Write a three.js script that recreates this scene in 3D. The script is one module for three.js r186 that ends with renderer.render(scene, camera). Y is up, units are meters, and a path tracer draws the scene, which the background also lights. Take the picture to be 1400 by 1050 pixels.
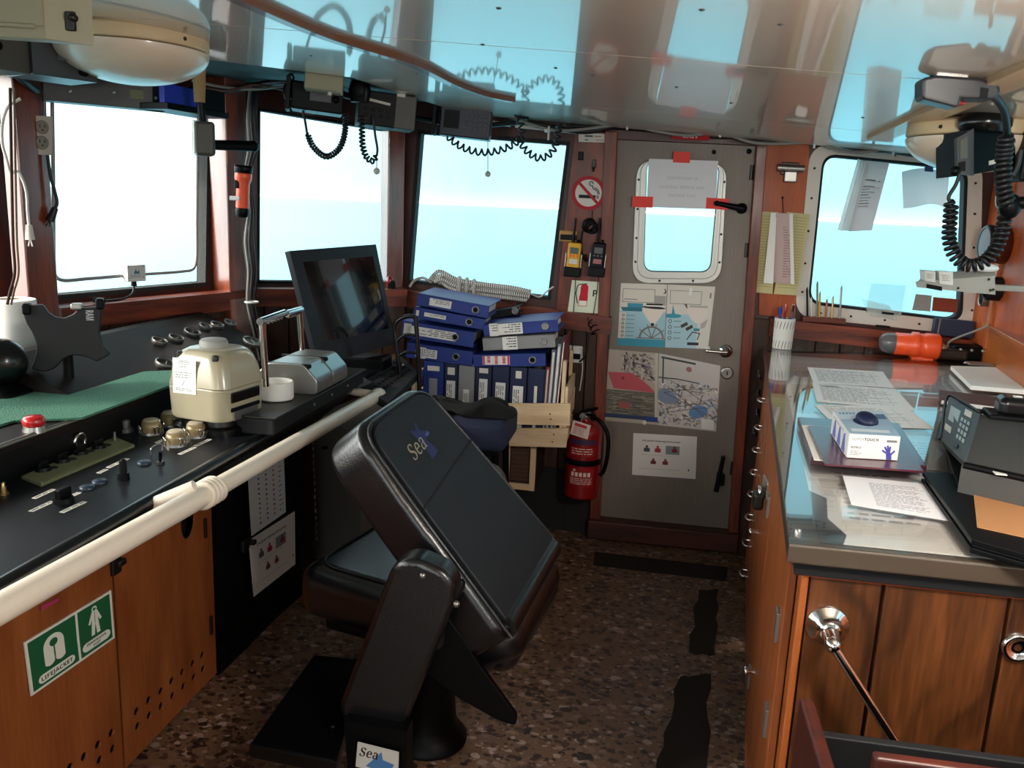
import * as THREE from 'three';
import { RoundedBoxGeometry } from 'three/addons/geometries/RoundedBoxGeometry.js';
import { mergeGeometries } from 'three/addons/utils/BufferGeometryUtils.js';
import { RectAreaLightUniformsLib } from 'three/addons/lights/RectAreaLightUniformsLib.js';

// ---------- camera, sky, lights, exposure ----------
const scene = new THREE.Scene();
const camera = new THREE.PerspectiveCamera(2 * Math.atan(525 / 1150) * 180 / Math.PI, 1400 / 1050, 0.05, 6000);
camera.position.set(0, 1.45, 0);
camera.rotation.set(-12 * Math.PI / 180, 9 * Math.PI / 180, 2.5 * Math.PI / 180, 'YXZ');
camera.updateMatrixWorld(true);
const renderer = new THREE.WebGLRenderer({ antialias: true });
renderer.toneMapping = THREE.LinearToneMapping;
renderer.toneMappingExposure = 1.15;
renderer.shadowMap.enabled = true;
RectAreaLightUniformsLib.init();
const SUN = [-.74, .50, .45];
{ // hazy sky: pale blue, with the broad white glow of a veiled sun off the port bow
  const W = 256, H = 128, d = new Float32Array(W * H * 4);
  for (let j = 0; j < H; j++) for (let i = 0; i < W; i++) {
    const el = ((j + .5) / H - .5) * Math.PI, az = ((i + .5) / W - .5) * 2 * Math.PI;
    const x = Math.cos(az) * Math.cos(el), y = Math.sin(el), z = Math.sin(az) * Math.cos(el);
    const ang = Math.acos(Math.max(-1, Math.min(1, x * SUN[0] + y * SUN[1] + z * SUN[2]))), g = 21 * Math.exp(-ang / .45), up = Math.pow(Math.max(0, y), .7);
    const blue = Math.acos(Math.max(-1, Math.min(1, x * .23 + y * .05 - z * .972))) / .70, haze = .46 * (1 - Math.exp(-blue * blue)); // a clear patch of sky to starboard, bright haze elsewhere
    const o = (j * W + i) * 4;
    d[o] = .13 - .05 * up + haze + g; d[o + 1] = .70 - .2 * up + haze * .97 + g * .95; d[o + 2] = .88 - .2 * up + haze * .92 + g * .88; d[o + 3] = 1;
  }
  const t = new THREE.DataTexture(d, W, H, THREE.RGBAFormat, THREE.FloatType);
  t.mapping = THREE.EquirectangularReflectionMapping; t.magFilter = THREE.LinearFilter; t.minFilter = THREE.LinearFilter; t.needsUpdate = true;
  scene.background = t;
  const sun = new THREE.DirectionalLight(0xfff2e2, 3); sun.name = 'sun'; sun.position.set(SUN[0] * 30, SUN[1] * 30, SUN[2] * 30); sun.target.position.set(0, 0, 0); sun.castShadow = true; sun.shadow.radius = 5; sun.shadow.mapSize.set(4096, 4096);
  Object.assign(sun.shadow.camera, { left: -5, right: 5, top: 5, bottom: -5, near: 1, far: 60 }); scene.add(sun, sun.target);
}

// ---------- helpers ----------
const V = (x, y, z) => new THREE.Vector3(x, y, z);
const rad = (d) => d * Math.PI / 180;
let seed = 7; const rnd = (a = 0, b = 1) => { seed = (seed * 1664525 + 1013904223) >>> 0; return a + (b - a) * seed / 4294967296; };
const EYE = camera.position.clone();
const ray = (px, py) => V((px - 700) / 1150, -(py - 525) / 1150, -1).applyQuaternion(camera.quaternion);
const onPlane = (px, py, p, n) => { const d = ray(px, py); return EYE.clone().addScaledVector(d, p.clone().sub(EYE).dot(n) / d.dot(n)); };
const onX = (px, py, x) => onPlane(px, py, V(x, 0, 0), V(1, 0, 0));
const onY = (px, py, y) => onPlane(px, py, V(0, y, 0), V(0, 1, 0));
const onZ = (px, py, z) => onPlane(px, py, V(0, 0, z), V(0, 0, 1));
const used = {};
const named = (n) => { const k = used[n] = (used[n] ?? -1) + 1; return k ? n + '_' + String(k).padStart(3, '0') : n; };
function fin(m) { m.castShadow = true; m.receiveShadow = true; return m; }
function tag(o, label, category, group) { o.userData.label = label; o.userData.category = category; if (group) o.userData.group = group; return o; }
function thing(name, label, category, pos = [0, 0, 0], group, rot) {
  const o = new THREE.Group(); o.name = named(name); const p = pos.isVector3 ? pos : V(...pos); o.position.copy(p); if (rot) o.rotation.set(rot[0], rot[1], rot[2], rot[3] || 'YXZ');
  tag(o, label, category, group); scene.add(o); o.updateMatrixWorld(true); return o;
}
function struct(name, pos = [0, 0, 0]) { const o = new THREE.Group(); o.name = named(name); o.position.set(...pos); o.userData.kind = 'structure'; scene.add(o); o.updateMatrixWorld(true); return o; }
function part(parent, name, geo, mat, pos, rot, label) {
  const m = fin(new THREE.Mesh(geo, mat)); 
  let i = 0, n = name; while (parent.children.some((c) => c.name === n)) n = name + '_' + String(++i).padStart(3, '0');
  m.name = n; if (pos) m.position.set(...(pos.isVector3 ? pos.toArray() : pos)); if (rot) m.rotation.set(rot[0], rot[1], rot[2], rot[3] || 'XYZ'); if (label) m.userData.label = label;
  parent.add(m); return m;
}
// geometry given in world coordinates, kept in the parent's own axes
function wpart(parent, name, geo, mat, label) { parent.updateWorldMatrix(true, false); geo.applyMatrix4(parent.matrixWorld.clone().invert()); return part(parent, name, geo, mat, null, null, label); }
function single(name, label, category, geo, mat, pos = [0, 0, 0], rot, group) {
  const m = fin(new THREE.Mesh(geo, mat)); m.name = named(name); m.position.set(...(pos.isVector3 ? pos.toArray() : pos)); if (rot) m.rotation.set(rot[0], rot[1], rot[2], rot[3] || 'YXZ'); tag(m, label, category, group); scene.add(m); return m;
}
// a world geometry recentred so that the mesh's origin is at its base
function wsingle(name, label, category, geo, mat, group) {
  geo.computeBoundingBox(); const b = geo.boundingBox, c = V((b.min.x + b.max.x) / 2, b.min.y, (b.min.z + b.max.z) / 2); geo.translate(-c.x, -c.y, -c.z); return single(name, label, category, geo, mat, c, null, group);
}
const T = (g, pos, rot, scl) => { if (scl) g.scale(...(Array.isArray(scl) ? scl : [scl, scl, scl])); if (rot) g.applyMatrix4(new THREE.Matrix4().makeRotationFromEuler(new THREE.Euler(rot[0], rot[1], rot[2], rot[3] || 'XYZ'))); if (pos) g.translate(...(pos.isVector3 ? pos.toArray() : pos)); return g; };
const flat = (g) => { let h = g.index ? g.toNonIndexed() : g; for (const k of Object.keys(h.attributes)) if (!['position', 'normal', 'uv'].includes(k)) h.deleteAttribute(k); if (!h.attributes.uv) h.setAttribute('uv', new THREE.BufferAttribute(new Float32Array(h.attributes.position.count * 2), 2)); return h; };
const merge = (a) => mergeGeometries(a.map(flat));
// texture coordinates in metres, chosen by the face's direction; grain = the axis along which the pattern runs
function muv(g, grain = 'x', s = 1) {
  g = flat(g); const p = g.attributes.position, n = g.attributes.normal, uv = g.attributes.uv, off = rnd(0, 3);
  for (let i = 0; i < p.count; i += 3) {
    const ax = Math.abs(n.getX(i)) + Math.abs(n.getX(i + 1)) + Math.abs(n.getX(i + 2)), ay = Math.abs(n.getY(i)) + Math.abs(n.getY(i + 1)) + Math.abs(n.getY(i + 2)), az = Math.abs(n.getZ(i)) + Math.abs(n.getZ(i + 1)) + Math.abs(n.getZ(i + 2));
    const drop = ax > ay && ax > az ? 'x' : ay > az ? 'y' : 'z'; const rest = ['x', 'y', 'z'].filter((k) => k !== drop);
    const a = rest.includes(grain) ? grain : rest[0], b = rest.find((k) => k !== a);
    for (let k = i; k < i + 3; k++) { const q = { x: p.getX(k), y: p.getY(k), z: p.getZ(k) }; uv.setXY(k, (q[a] + off) / s, (q[b] + off * .37) / s); }
  }
  return g;
}
const box = (w, h, d, r = .004, seg = 2) => flat(new RoundedBoxGeometry(w, h, d, seg, Math.min(r, w * .49, h * .49, d * .49)));
const cyl = (rt, rb, h, n = 24) => flat(new THREE.CylinderGeometry(rt, rb, h, n));
const lathe = (pr, n = 28) => flat(new THREE.LatheGeometry(pr.map(([r, y]) => new THREE.Vector2(Math.max(r, 1e-5), y)), n));
const tube = (pts, r, seg = 0, rs = 8, closed = false, tension = .5) => flat(new THREE.TubeGeometry(new THREE.CatmullRomCurve3(pts.map((p) => p.isVector3 ? p : V(...p)), closed, 'centripetal', tension), seg || Math.max(6, pts.length * 6), r, rs, closed));
function bar(a, b, r, r2 = r, n = 12) { const d = b.clone().sub(a), L = d.length(); const g = flat(new THREE.CylinderGeometry(r2, r, L, n)); g.applyQuaternion(new THREE.Quaternion().setFromUnitVectors(V(0, 1, 0), d.normalize())); const m = a.clone().add(b).multiplyScalar(.5); return g.translate(m.x, m.y, m.z); }
function ext(pts, depth, bevel = 0, holes = [], curve = 12) {
  const s = pts instanceof THREE.Shape ? pts : new THREE.Shape(pts.map((p) => new THREE.Vector2(...p)));
  for (const h of holes) s.holes.push(h instanceof THREE.Path ? h : new THREE.Path(h.map((p) => new THREE.Vector2(...p))));
  return flat(new THREE.ExtrudeGeometry(s, { depth, bevelEnabled: bevel > 0, bevelThickness: bevel, bevelSize: bevel, bevelSegments: 3, curveSegments: curve }));
}
function rrect(w, h, r, Cls = THREE.Shape, cx = 0, cy = 0) { const s = new Cls(), x = cx - w / 2, y = cy - h / 2; s.moveTo(x + r, y); s.lineTo(x + w - r, y); s.absarc(x + w - r, y + r, r, -Math.PI / 2, 0, false); s.lineTo(x + w, y + h - r); s.absarc(x + w - r, y + h - r, r, 0, Math.PI / 2, false); s.lineTo(x + r, y + h); s.absarc(x + r, y + h - r, r, Math.PI / 2, Math.PI, false); s.lineTo(x, y + r); s.absarc(x + r, y + r, r, Math.PI, Math.PI * 1.5, false); return s; }
// rounded polygon path from corner points [x, y]
function rpoly(pts, r, Cls = THREE.Shape) {
  const s = new Cls(), n = pts.length, P = pts.map((p) => new THREE.Vector2(...p));
  for (let i = 0; i < n; i++) { const a = P[(i + n - 1) % n], b = P[i], c = P[(i + 1) % n], rr = Array.isArray(r) ? r[i] : r; const u = a.clone().sub(b).normalize().multiplyScalar(rr).add(b), w = c.clone().sub(b).normalize().multiplyScalar(rr).add(b); if (i) s.lineTo(u.x, u.y); else s.moveTo(u.x, u.y); s.quadraticCurveTo(b.x, b.y, w.x, w.y); }
  s.closePath(); return s;
}
// slab with four world corners (top left, top right, bottom right, bottom left as seen from its face), face texture upright
function slab(p, t = .001) {
  const n = p[1].clone().sub(p[0]).cross(p[3].clone().sub(p[0])).normalize().negate(); // towards the reader
  const b = p.map((q) => q.clone().addScaledVector(n, -t)), pos = [], uv = [];
  const quad = (a, b2, c, d, uvs) => { for (const k of [0, 2, 1, 0, 3, 2]) { pos.push(...[a, b2, c, d][k].toArray()); uv.push(...uvs[k]); } };
  const F = [[0, 1], [1, 1], [1, 0], [0, 0]], E = [[.01, .01], [.01, .01], [.01, .01], [.01, .01]];
  quad(p[0], p[1], p[2], p[3], F); quad(b[1], b[0], b[3], b[2], F);
  for (let i = 0; i < 4; i++) { const j = (i + 1) % 4; quad(p[j], p[i], b[i], b[j], E); }
  const g = new THREE.BufferGeometry(); g.setAttribute('position', new THREE.Float32BufferAttribute(pos, 3)); g.setAttribute('uv', new THREE.Float32BufferAttribute(uv, 2)); g.computeVertexNormals(); return g;
}
// coiled cord: a helix wound round a curve
function coil(pts, R, r, pitch, rs = 6, ends = .0) {
  const c = new THREE.CatmullRomCurve3(pts.map((p) => p.isVector3 ? p : V(...p)), false, 'centripetal'), L = c.getLength(), turns = Math.round(L / pitch), N = turns * 10, fr = c.computeFrenetFrames(N, false), q = [];
  for (let i = 0; i <= N; i++) { const a = i / N * turns * 2 * Math.PI, p = c.getPointAt(i / N); const k = R * Math.min(1, Math.min(i, N - i) / 8); q.push(p.addScaledVector(fr.normals[i], Math.cos(a) * k).addScaledVector(fr.binormals[i], Math.sin(a) * k)); }
  return flat(new THREE.TubeGeometry(new THREE.CatmullRomCurve3(q), N * 1.3 | 0, r, rs, false));
}
// frame of a wall from A to B (left to right as seen from inside): local x along the wall, y up, z into the room
function wallFrame(A, B) { const a = V(A[0], 0, A[1]), b = V(B[0], 0, B[1]), d = b.clone().sub(a), L = d.length(); d.normalize(); const n = V(-d.z, 0, d.x); const M = new THREE.Matrix4().makeBasis(d, V(0, 1, 0), n).setPosition(a); return { M, d, n, a, L, uv: (px, py, off = 0) => { const p = onPlane(px, py, a.clone().addScaledVector(n, off), n); return [p.clone().sub(a).dot(d), p.y]; }, at: (u, y, w = 0) => V(u, y, w).applyMatrix4(M) }; }

// ---------- textures ----------
function canvasTex(w, h, draw, srgb = true) { const c = document.createElement('canvas'); c.width = w; c.height = h; const g = c.getContext('2d'); draw(g, w, h); const t = new THREE.CanvasTexture(c); if (srgb) t.colorSpace = THREE.SRGBColorSpace; t.wrapS = t.wrapT = THREE.RepeatWrapping; t.anisotropy = 8; return t; }
const noise2 = (() => { const P = []; for (let i = 0; i < 65536; i++) P.push(rnd()); const h = (x, y, m, k) => P[(((y % m) + m) % m * 251 + ((x % k) + k) % k * 17 + m * 31) & 65535]; return (x, y, m, k = m) => { const X = Math.floor(x), Y = Math.floor(y), u = x - X, v = y - Y, s = u * u * (3 - 2 * u), t = v * v * (3 - 2 * v); return (h(X, Y, m, k) * (1 - s) + h(X + 1, Y, m, k) * s) * (1 - t) + (h(X, Y + 1, m, k) * (1 - s) + h(X + 1, Y + 1, m, k) * s) * t; }; })();
function dataTex(n, f, srgb) { const d = new Uint8Array(n * n * 4); for (let y = 0; y < n; y++) for (let x = 0; x < n; x++) { const c = f(x / n, y / n), o = (y * n + x) * 4; for (let k = 0; k < 3; k++) d[o + k] = Math.max(0, Math.min(255, c[k])); d[o + 3] = 255; } const t = new THREE.DataTexture(d, n, n); if (srgb) t.colorSpace = THREE.SRGBColorSpace; t.wrapS = t.wrapT = THREE.RepeatWrapping; t.magFilter = THREE.LinearFilter; t.minFilter = THREE.LinearMipmapLinearFilter; t.generateMipmaps = true; t.needsUpdate = true; return t; }
const fbm = (x, y, m, o = 4) => { let s = 0, a = .5, k = m; for (let i = 0; i < o; i++) { s += a * noise2(x * k, y * k, k); a *= .5; k *= 2; } return s; };
const lerp = (a, b, t) => a.map((v, i) => v + (b[i] - v) * t);
// wood with the grain along u
const wood = (dark, light, bands, swirl) => dataTex(512, (u, v) => { const w = fbm(u, v, 3, 3) * swirl, s = noise2(u * 4, (v + w * .06) * bands, bands, 4) * .55 + noise2(u * 12, v * 160, 160, 12) * .3 + noise2(u * 30, v * 320, 320, 30) * .15; return lerp(dark, light, Math.min(1, Math.max(0, s * 1.25 - .12))); }, true);
const texMahogany = wood([74, 30, 14], [150, 76, 38], 26, 1);
const texOak = wood([62, 42, 24], [148, 102, 62], 40, 6);
const texTan = wood([150, 92, 50], [196, 136, 84], 20, 1.5);
const texPine = wood([212, 178, 136], [240, 216, 182], 16, 1.2);
const texNoise = dataTex(256, (u, v) => { const s = fbm(u, v, 8, 5) * 255; return [s, s, s]; });
const texFine = dataTex(256, (u, v) => { const s = (noise2(u * 64, v * 64, 64) * .6 + noise2(u * 128, v * 128, 128) * .4) * 255; return [s, s, s]; });
const texWave = dataTex(256, (u, v) => { const s = fbm(u, v, 3, 3) * 255; return [s, s, s]; });
const texBrush = dataTex(256, (u, v) => { const s = noise2(u * 4, v * 128, 128, 4) * .5 + fbm(u, v, 5, 4) * .5; return lerp([140, 134, 128], [158, 152, 145], s); }, true);
const texFloor = canvasTex(2048, 2048, (g, W, H) => {
  g.fillStyle = '#6e523c'; g.fillRect(0, 0, W, H);
  const cols = ['#3a2218', '#241611', '#4a2e22', '#8e7468', '#a28c84', '#745a48', '#7c6258', '#1a100c', '#5c4030', '#ac9890', '#301c16', '#200f0c'];
  for (let i = 0; i < 9000; i++) {
    const x = rnd(0, W), y = rnd(0, H), r = Math.pow(rnd(), 2.4) * 30 + 4, n = 5 + Math.floor(rnd(0, 3)), a0 = rnd(0, 6.28), pts = [], el = rnd(.5, 1);
    for (let k = 0; k < n; k++) { const a = a0 + k / n * 6.283, q = r * rnd(.55, 1.1); pts.push([Math.cos(a) * q, Math.sin(a) * q * el]); }
    g.fillStyle = cols[Math.floor(rnd(0, cols.length))]; g.globalAlpha = rnd(.55, .95);
    for (const ox of [-W, 0, W]) for (const oy of [-H, 0, H]) { if (x + ox < -30 || x + ox > W + 30 || y + oy < -30 || y + oy > H + 30) continue; g.beginPath(); pts.forEach(([a, b], k) => k ? g.lineTo(x + ox + a, y + oy + b) : g.moveTo(x + ox + a, y + oy + b)); g.closePath(); g.fill(); }
  }
  g.globalAlpha = 1;
});
function textLines(g, x, y, w, n, lh, col = '#555', fill = .8) { g.fillStyle = col; for (let i = 0; i < n; i++) { let cx = x; const end = x + w * (i % 5 === 4 ? rnd(.4, .7) : rnd(fill, 1)); while (cx < end) { const ww = Math.min(rnd(lh * .6, lh * 2.6), end - cx); g.fillRect(cx, y + i * lh, ww, lh * .38); cx += ww + lh * .4; } } }
function print(w, h, draw, o = {}) { return new THREE.MeshStandardMaterial({ map: canvasTex(w, h, draw), roughness: o.rough ?? .75, ...o.m }); }

const printT = (w, h, draw) => new THREE.MeshPhysicalMaterial({ map: canvasTex(w, h, draw), roughness: 1, transmission: .5, thickness: 0 });
// ---------- materials ----------
const std = (c, rough = .6, o = {}) => new THREE.MeshStandardMaterial({ color: c, roughness: rough, ...o });
const phy = (c, rough = .4, o = {}) => new THREE.MeshPhysicalMaterial({ color: c, roughness: rough, ...o });
const rep = (t, a, b = a) => { const k = t.clone(); k.repeat.set(a, b); k.needsUpdate = true; return k; };
const M = {
  mahogany: phy(0xffcc9c, .55, { map: rep(texMahogany, 1.6), clearcoat: .2, clearcoatRoughness: .2 }), varnish: phy(0xffdcb8, .3, { map: rep(texMahogany, 1.6), ior: 1.7, clearcoat: 1, clearcoatRoughness: .16 }),
  mahoganyDark: phy(0x94684a, .5, { map: rep(texMahogany, 1.6), clearcoat: .15, clearcoatRoughness: .3 }),
  orangeWood: phy(0xffc9a0, .45, { map: rep(texTan, 1.4), clearcoat: .2, clearcoatRoughness: .2 }),
  redWood: phy(0xffb274, .55, { map: rep(texTan, 1.4), clearcoat: .08, clearcoatRoughness: .2 }),
  oak: phy(0xc4a68c, .42, { map: rep(texOak, 1.2), clearcoat: .3, clearcoatRoughness: .25 }),
  tan: phy(0xd4b498, .45, { map: rep(texTan, 1.1), clearcoat: .25, clearcoatRoughness: .35 }),
  cabWood: phy(0xd8b08a, .45, { map: rep(texTan, 1.4), clearcoat: .2, clearcoatRoughness: .2 }), brownStrip: phy(0x6e4834, .4, { clearcoat: .3 }), amber: phy(0xffd08a, .4, { map: rep(texTan, 1.3), clearcoat: .4, clearcoatRoughness: .2 }),
  pine: std(0xffffff, .7, { map: rep(texPine, 2) }),
  wainscot: std(0x927a64, .55, { map: rep(texOak, 1.5) }),
  floor: phy(0xffffff, .5, { map: rep(texFloor, .85), bumpMap: rep(texNoise, 3), bumpScale: .0006, clearcoat: .15, clearcoatRoughness: .4 }),
  ceil: phy(0xcdbcaa, .32, { clearcoat: .75, clearcoatRoughness: .045, bumpMap: rep(texWave, .8), bumpScale: .006 }),
  dark: std(0x111112, .7), black: phy(0x060709, .42, { specularIntensity: .3 }), blackGloss: phy(0x060709, .3, { clearcoat: .45, clearcoatRoughness: .15, specularIntensity: .6 }),
  consoleTop: phy(0x07090f, .55, { specularIntensity: .35, clearcoat: .08, clearcoatRoughness: .2, bumpMap: rep(texFine, 4), bumpScale: .0002 }),
  consoleBlue: phy(0x0c1220, .4, { clearcoat: .2, clearcoatRoughness: .15 }),
  brownPanel: phy(0x150e0c, .6, { specularIntensity: .35, clearcoat: .04, clearcoatRoughness: .3 }),
  rubber: std(0x17181a, .8), dirtyRubber: std(0x2a2b2a, .85, { bumpMap: rep(texNoise, 6), bumpScale: .003 }),
  steel: std(0xd2cac4, .5, { map: rep(texBrush, 2.5), metalness: .25 }),
  alu: std(0xb9b6b0, .42, { metalness: .6 }), aluPaint: phy(0xe0d6ca, .45), chrome: std(0xd8d8d6, .14, { metalness: 1 }), brass: std(0xb59a6a, .3, { metalness: .9 }), satin: std(0x9a9894, .32, { metalness: .85 }), darkMetal: std(0x3a3734, .4, { metalness: .8 }),
  cream: phy(0xa39c84, .32, { clearcoat: .5, clearcoatRoughness: .15 }), creamBox: phy(0x9c977c, .45), rail: phy(0xe6dccb, .4, { clearcoat: .4, clearcoatRoughness: .25 }),
  lampShade: phy(0xe6d3bb, .4, { clearcoat: .5, clearcoatRoughness: .15 }), lampRim: phy(0xd8bf96, .5),
  white: std(0xe6e4de, .6), paper: std(0xf2efe9, .85), paperThin: phy(0xf6ece8, 1, { transmission: .8, thickness: 0 }), tanStrip: phy(0xd8b48c, .5, { clearcoat: .3 }), label: std(0xd9d6cc, .6), grey: std(0x6e6d6a, .55), greyBox: std(0x45453f, .5), darkGrey: phy(0x1d1e20, .55, { specularIntensity: .4 }), midGrey: std(0x55565a, .5),
  olive: phy(0x6e7152, .45), mat: std(0x3c6f5c, .9, { bumpMap: rep(texFine, 6), bumpScale: .002 }), red: phy(0xb01018, .3, { clearcoat: .7 }), redDark: phy(0x8e0e14, .35, { clearcoat: .6, clearcoatRoughness: .15 }), orange: phy(0xff5a26, .4, { clearcoat: .4 }), yellow: phy(0xd9a516, .45), tape: std(0xee3a2c, .55),
  blue: phy(0x183282, .5), navy: phy(0x141f44, .5), binderGrey: phy(0x8c8c8e, .55), navyCloth: std(0x232c47, .9), blueBox: phy(0x2438b8, .45),
  leather: phy(0x090a0e, .32, { clearcoat: .6, clearcoatRoughness: .24, bumpMap: rep(texFine, 5), bumpScale: .0004 }), vinyl: phy(0x23272c, .5, { specularIntensity: .6, bumpMap: rep(texFine, 8), bumpScale: .0003 }), seam: std(0x1b1c1f, .7),
  glass: phy(0xffffff, 0, { transmission: 1, thickness: 0, ior: 1.13 }), screen: phy(0x06070a, .12, { clearcoat: 1, clearcoatRoughness: .03 }),
  cableGrey: std(0x8a8680, .6), cableWhite: std(0xd6cfc4, .6), cable: std(0x0e0f12, .5), rope: std(0xcfc9c0, .9), acrylic: phy(0xf2f4f2, .2, { transmission: .85, thickness: 0, ior: 1.3 }), maroon: phy(0x4a1c2c, .35, { clearcoat: .6, clearcoatRoughness: .15 }), teal: std(0x2a2f33, .8), brownSticker: std(0xa0472e, .7), outlet: phy(0xa9a293, .45),
};
// ---------- outside: sea and a white band added for the bright horizon line ----------
{
  const sea = struct('sea', [0, -3.2, 0]);
  part(sea, 'water_surface', flat(new THREE.CircleGeometry(3800, 96).rotateX(-Math.PI / 2)), phy(new THREE.Color().setRGB(.08, .29, .37), .12, { ior: 1.33 }));
  const horizon = struct('horizon_band', [0, -3.2, 0]);
  part(horizon, 'horizon_ring', lathe([[2000, 0], [2000, 5.4], [2012, 5.6], [2030, 0]], 160), std(0xffffff, .9));  // white ring put in to draw the bright line along the horizon
}
// ---------- room shell ----------
const ceilY = (x) => 1.775 - .058 * (x + .17);
const onCeil = (px, py) => onPlane(px, py, V(-.17, 1.775, 0), V(.058, 1, 0).normalize());
{
  const f = struct('floor'); part(f, 'floor_covering', muv(T(box(4.1, .06, 6.6, .002, 1), [-.35, -.03, -.5])), M.floor);
  const up = struct('ceiling_deckhead', [-.4, 2.02, -.5]); part(up, 'deckhead_plate', box(4.3, .05, 6.7, .002, 1), M.dark);
}
{ // ceiling of glossy panels with open joints, falling a little towards the stern
  const c = struct('ceiling', [-.17, 1.775, 0]); c.rotation.z = -Math.atan(.058); c.updateMatrixWorld(true);
  const polys = [
    [[-.83, -3.56], [1.38, -3.56], [1.38, -2.922], [-.935, -2.922], [-.903, -3.08], [-.835, -3.43]],
    [[-.937, -2.916], [1.38, -2.916], [1.38, -1.903], [-1.93, -1.903], [-1.82, -2.6], [-1.396, -2.517], [-.977, -2.659]],
    ...[-1.897, -.877, .143, 1.163].map((z, i) => [[-1.93, z], [1.38, z], [1.38, i === 3 ? 2.6 : z + 1.014], [-1.93, i === 3 ? 2.6 : z + 1.014]]),
  ];
  for (const p of polys) { const z0 = Math.min(...p.map((q) => q[1])); part(c, 'ceiling_panel', muv(ext(p.map(([x, z]) => [x + .17, -z]), .012, .0015).rotateX(-Math.PI / 2)), M.ceil); }
  part(c, 'joint_backing', box(3.2, .006, 6.0, .001, 1), M.dark, [-.1, .02, -.4]);
  for (const [x, y] of [[682, 10], [1068, 32], [810, 102], [845, 127], [925, 118], [660, 60], [1000, 140], [570, 100], [760, 92], [1180, 160], [960, 12], [425, 75]]) { const p = onCeil(x, y); wpart(c, 'screw', T(lathe([[0, -.004], [.004, -.003], [.0065, 0], [.0065, .002]], 10), p), M.satin); }
  for (const pts of [[[300, -20], [345, 0], [450, 45], [560, 80], [620, 110], [665, 126], [700, 133]], [[1460, 70], [1400, 95], [1300, 140], [1200, 185]]]) {
    const b = struct('trim_' + (pts.length === 7 ? 1 : 2), [0, 0, 0]); const P = pts.map(([x, y]) => onCeil(x, y)); const L = [], R = [];
    const crv = new THREE.CatmullRomCurve3(P, false, 'centripetal'), q = crv.getPoints(24);
    q.forEach((p, i) => { const t = crv.getTangent(i / 24), n = V(-t.z, 0, t.x).normalize().multiplyScalar(pts.length === 7 ? .014 : .03); L.push([p.x + n.x, -(p.z + n.z)]); R.unshift([p.x - n.x, -(p.z - n.z)]); });
    const g = ext([...L, ...R], .012, .002).rotateX(-Math.PI / 2); const pp = g.attributes.position; for (let i = 0; i < pp.count; i++) pp.setY(i, pp.getY(i) - .014 + ceilY(pp.getX(i))); g.computeVertexNormals(); wpart(b, 'batten', muv(g, 'z'), pts.length === 7 ? M.brownStrip : M.tanStrip);
  }
}
const WA = wallFrame([-1.16, -3.65], [1.42, -3.65]), W2 = wallFrame([-1.68, -3.30], [-1.10, -3.612]), W1 = wallFrame([-2.02, -2.51], [-1.69, -3.322]), W0 = wallFrame([-2.14, -1.5], [-2.04, -2.49]);
const WP = wallFrame([-2.14, .0], [-2.14, -1.5]), WQ = wallFrame([-2.14, 2.7], [-2.14, 0]), WB = wallFrame([1.42, 2.7], [-2.14, 2.7]), WR = wallFrame([1.42, -3.65], [1.42, 2.7]);
function wall(name, F, y0, y1, mat, holes = []) { const w = struct(name); const g = ext([[0, y0], [F.L, y0], [F.L, y1], [0, y1]], .07, 0, holes, 8); g.translate(0, 0, -.07); muv(g, 'y'); g.applyMatrix4(F.M); wpart(w, 'wall_shell', muv(g, 'y'), mat); return w; }
const px2 = (F, pts, off) => pts.map(([x, y]) => F.uv(x, y, off));
const w1p = [[.07, 1.80], [W1.uv(290, 150)[0], 1.78], W1.uv(286, 391), W1.uv(68, 411)];
const w2p = px2(W2, [[352, 146], [546, 178], [531, 389], [351, 388]]), w3p = px2(WA, [[571, 177], [780, 193], [753, 411], [555, 387]]), w4p = px2(WA, [[1124, 210], [1322, 229], [1314, 440], [1103, 415]]);
const doorP = px2(WA, [[845, 190], [1033, 200], [994, 726], [821, 709]]), lightP = px2(WA, [[884, 220], [984, 223], [971, 372], [880, 371]]);
const sq = (a, b, c, d) => [[a, b], [c, b], [c, d], [a, d]];
{
  wall('wall_starboard', WA, 0, 2.0, M.mahoganyDark, [w3p, doorP, rpoly(w4p, .06, THREE.Path)]);
  wall('wall_bow_2', W2, 0, 2.0, M.mahoganyDark, [w2p]); wall('wall_bow_1', W1, 0, 2.0, M.mahoganyDark, [w1p]);
  wall('wall_bow_3', W0, 0, 2.0, M.mahoganyDark, [sq(.1, 1.06, .88, 1.78)]); wall('wall_bow_4', WP, 0, 2.0, M.mahoganyDark, [sq(.08, 1.06, .70, 1.78), sq(.80, 1.06, 1.42, 1.78)]); wall('wall_bow_5', WQ, 0, 2.0, M.mahoganyDark, [sq(.25, 1.06, 1.2, 1.78), sq(1.35, 1.06, 2.5, 1.78)]);
  wall('wall_port', WB, 0, 2.0, M.orangeWood, [sq(.3, 1.0, 1.2, 1.75), sq(1.5, .12, 2.2, 1.8), sq(2.4, 1.0, 3.3, 1.78)]);
  wall('wall_stern', WR, 0, 2.0, M.orangeWood, [sq(.92, 1.12, 1.92, 1.74), sq(2.0, 1.12, 2.98, 1.74), sq(3.1, 1.05, 3.9, 1.7), sq(4.4, 1.05, 5.6, 1.7)]);
}
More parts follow.
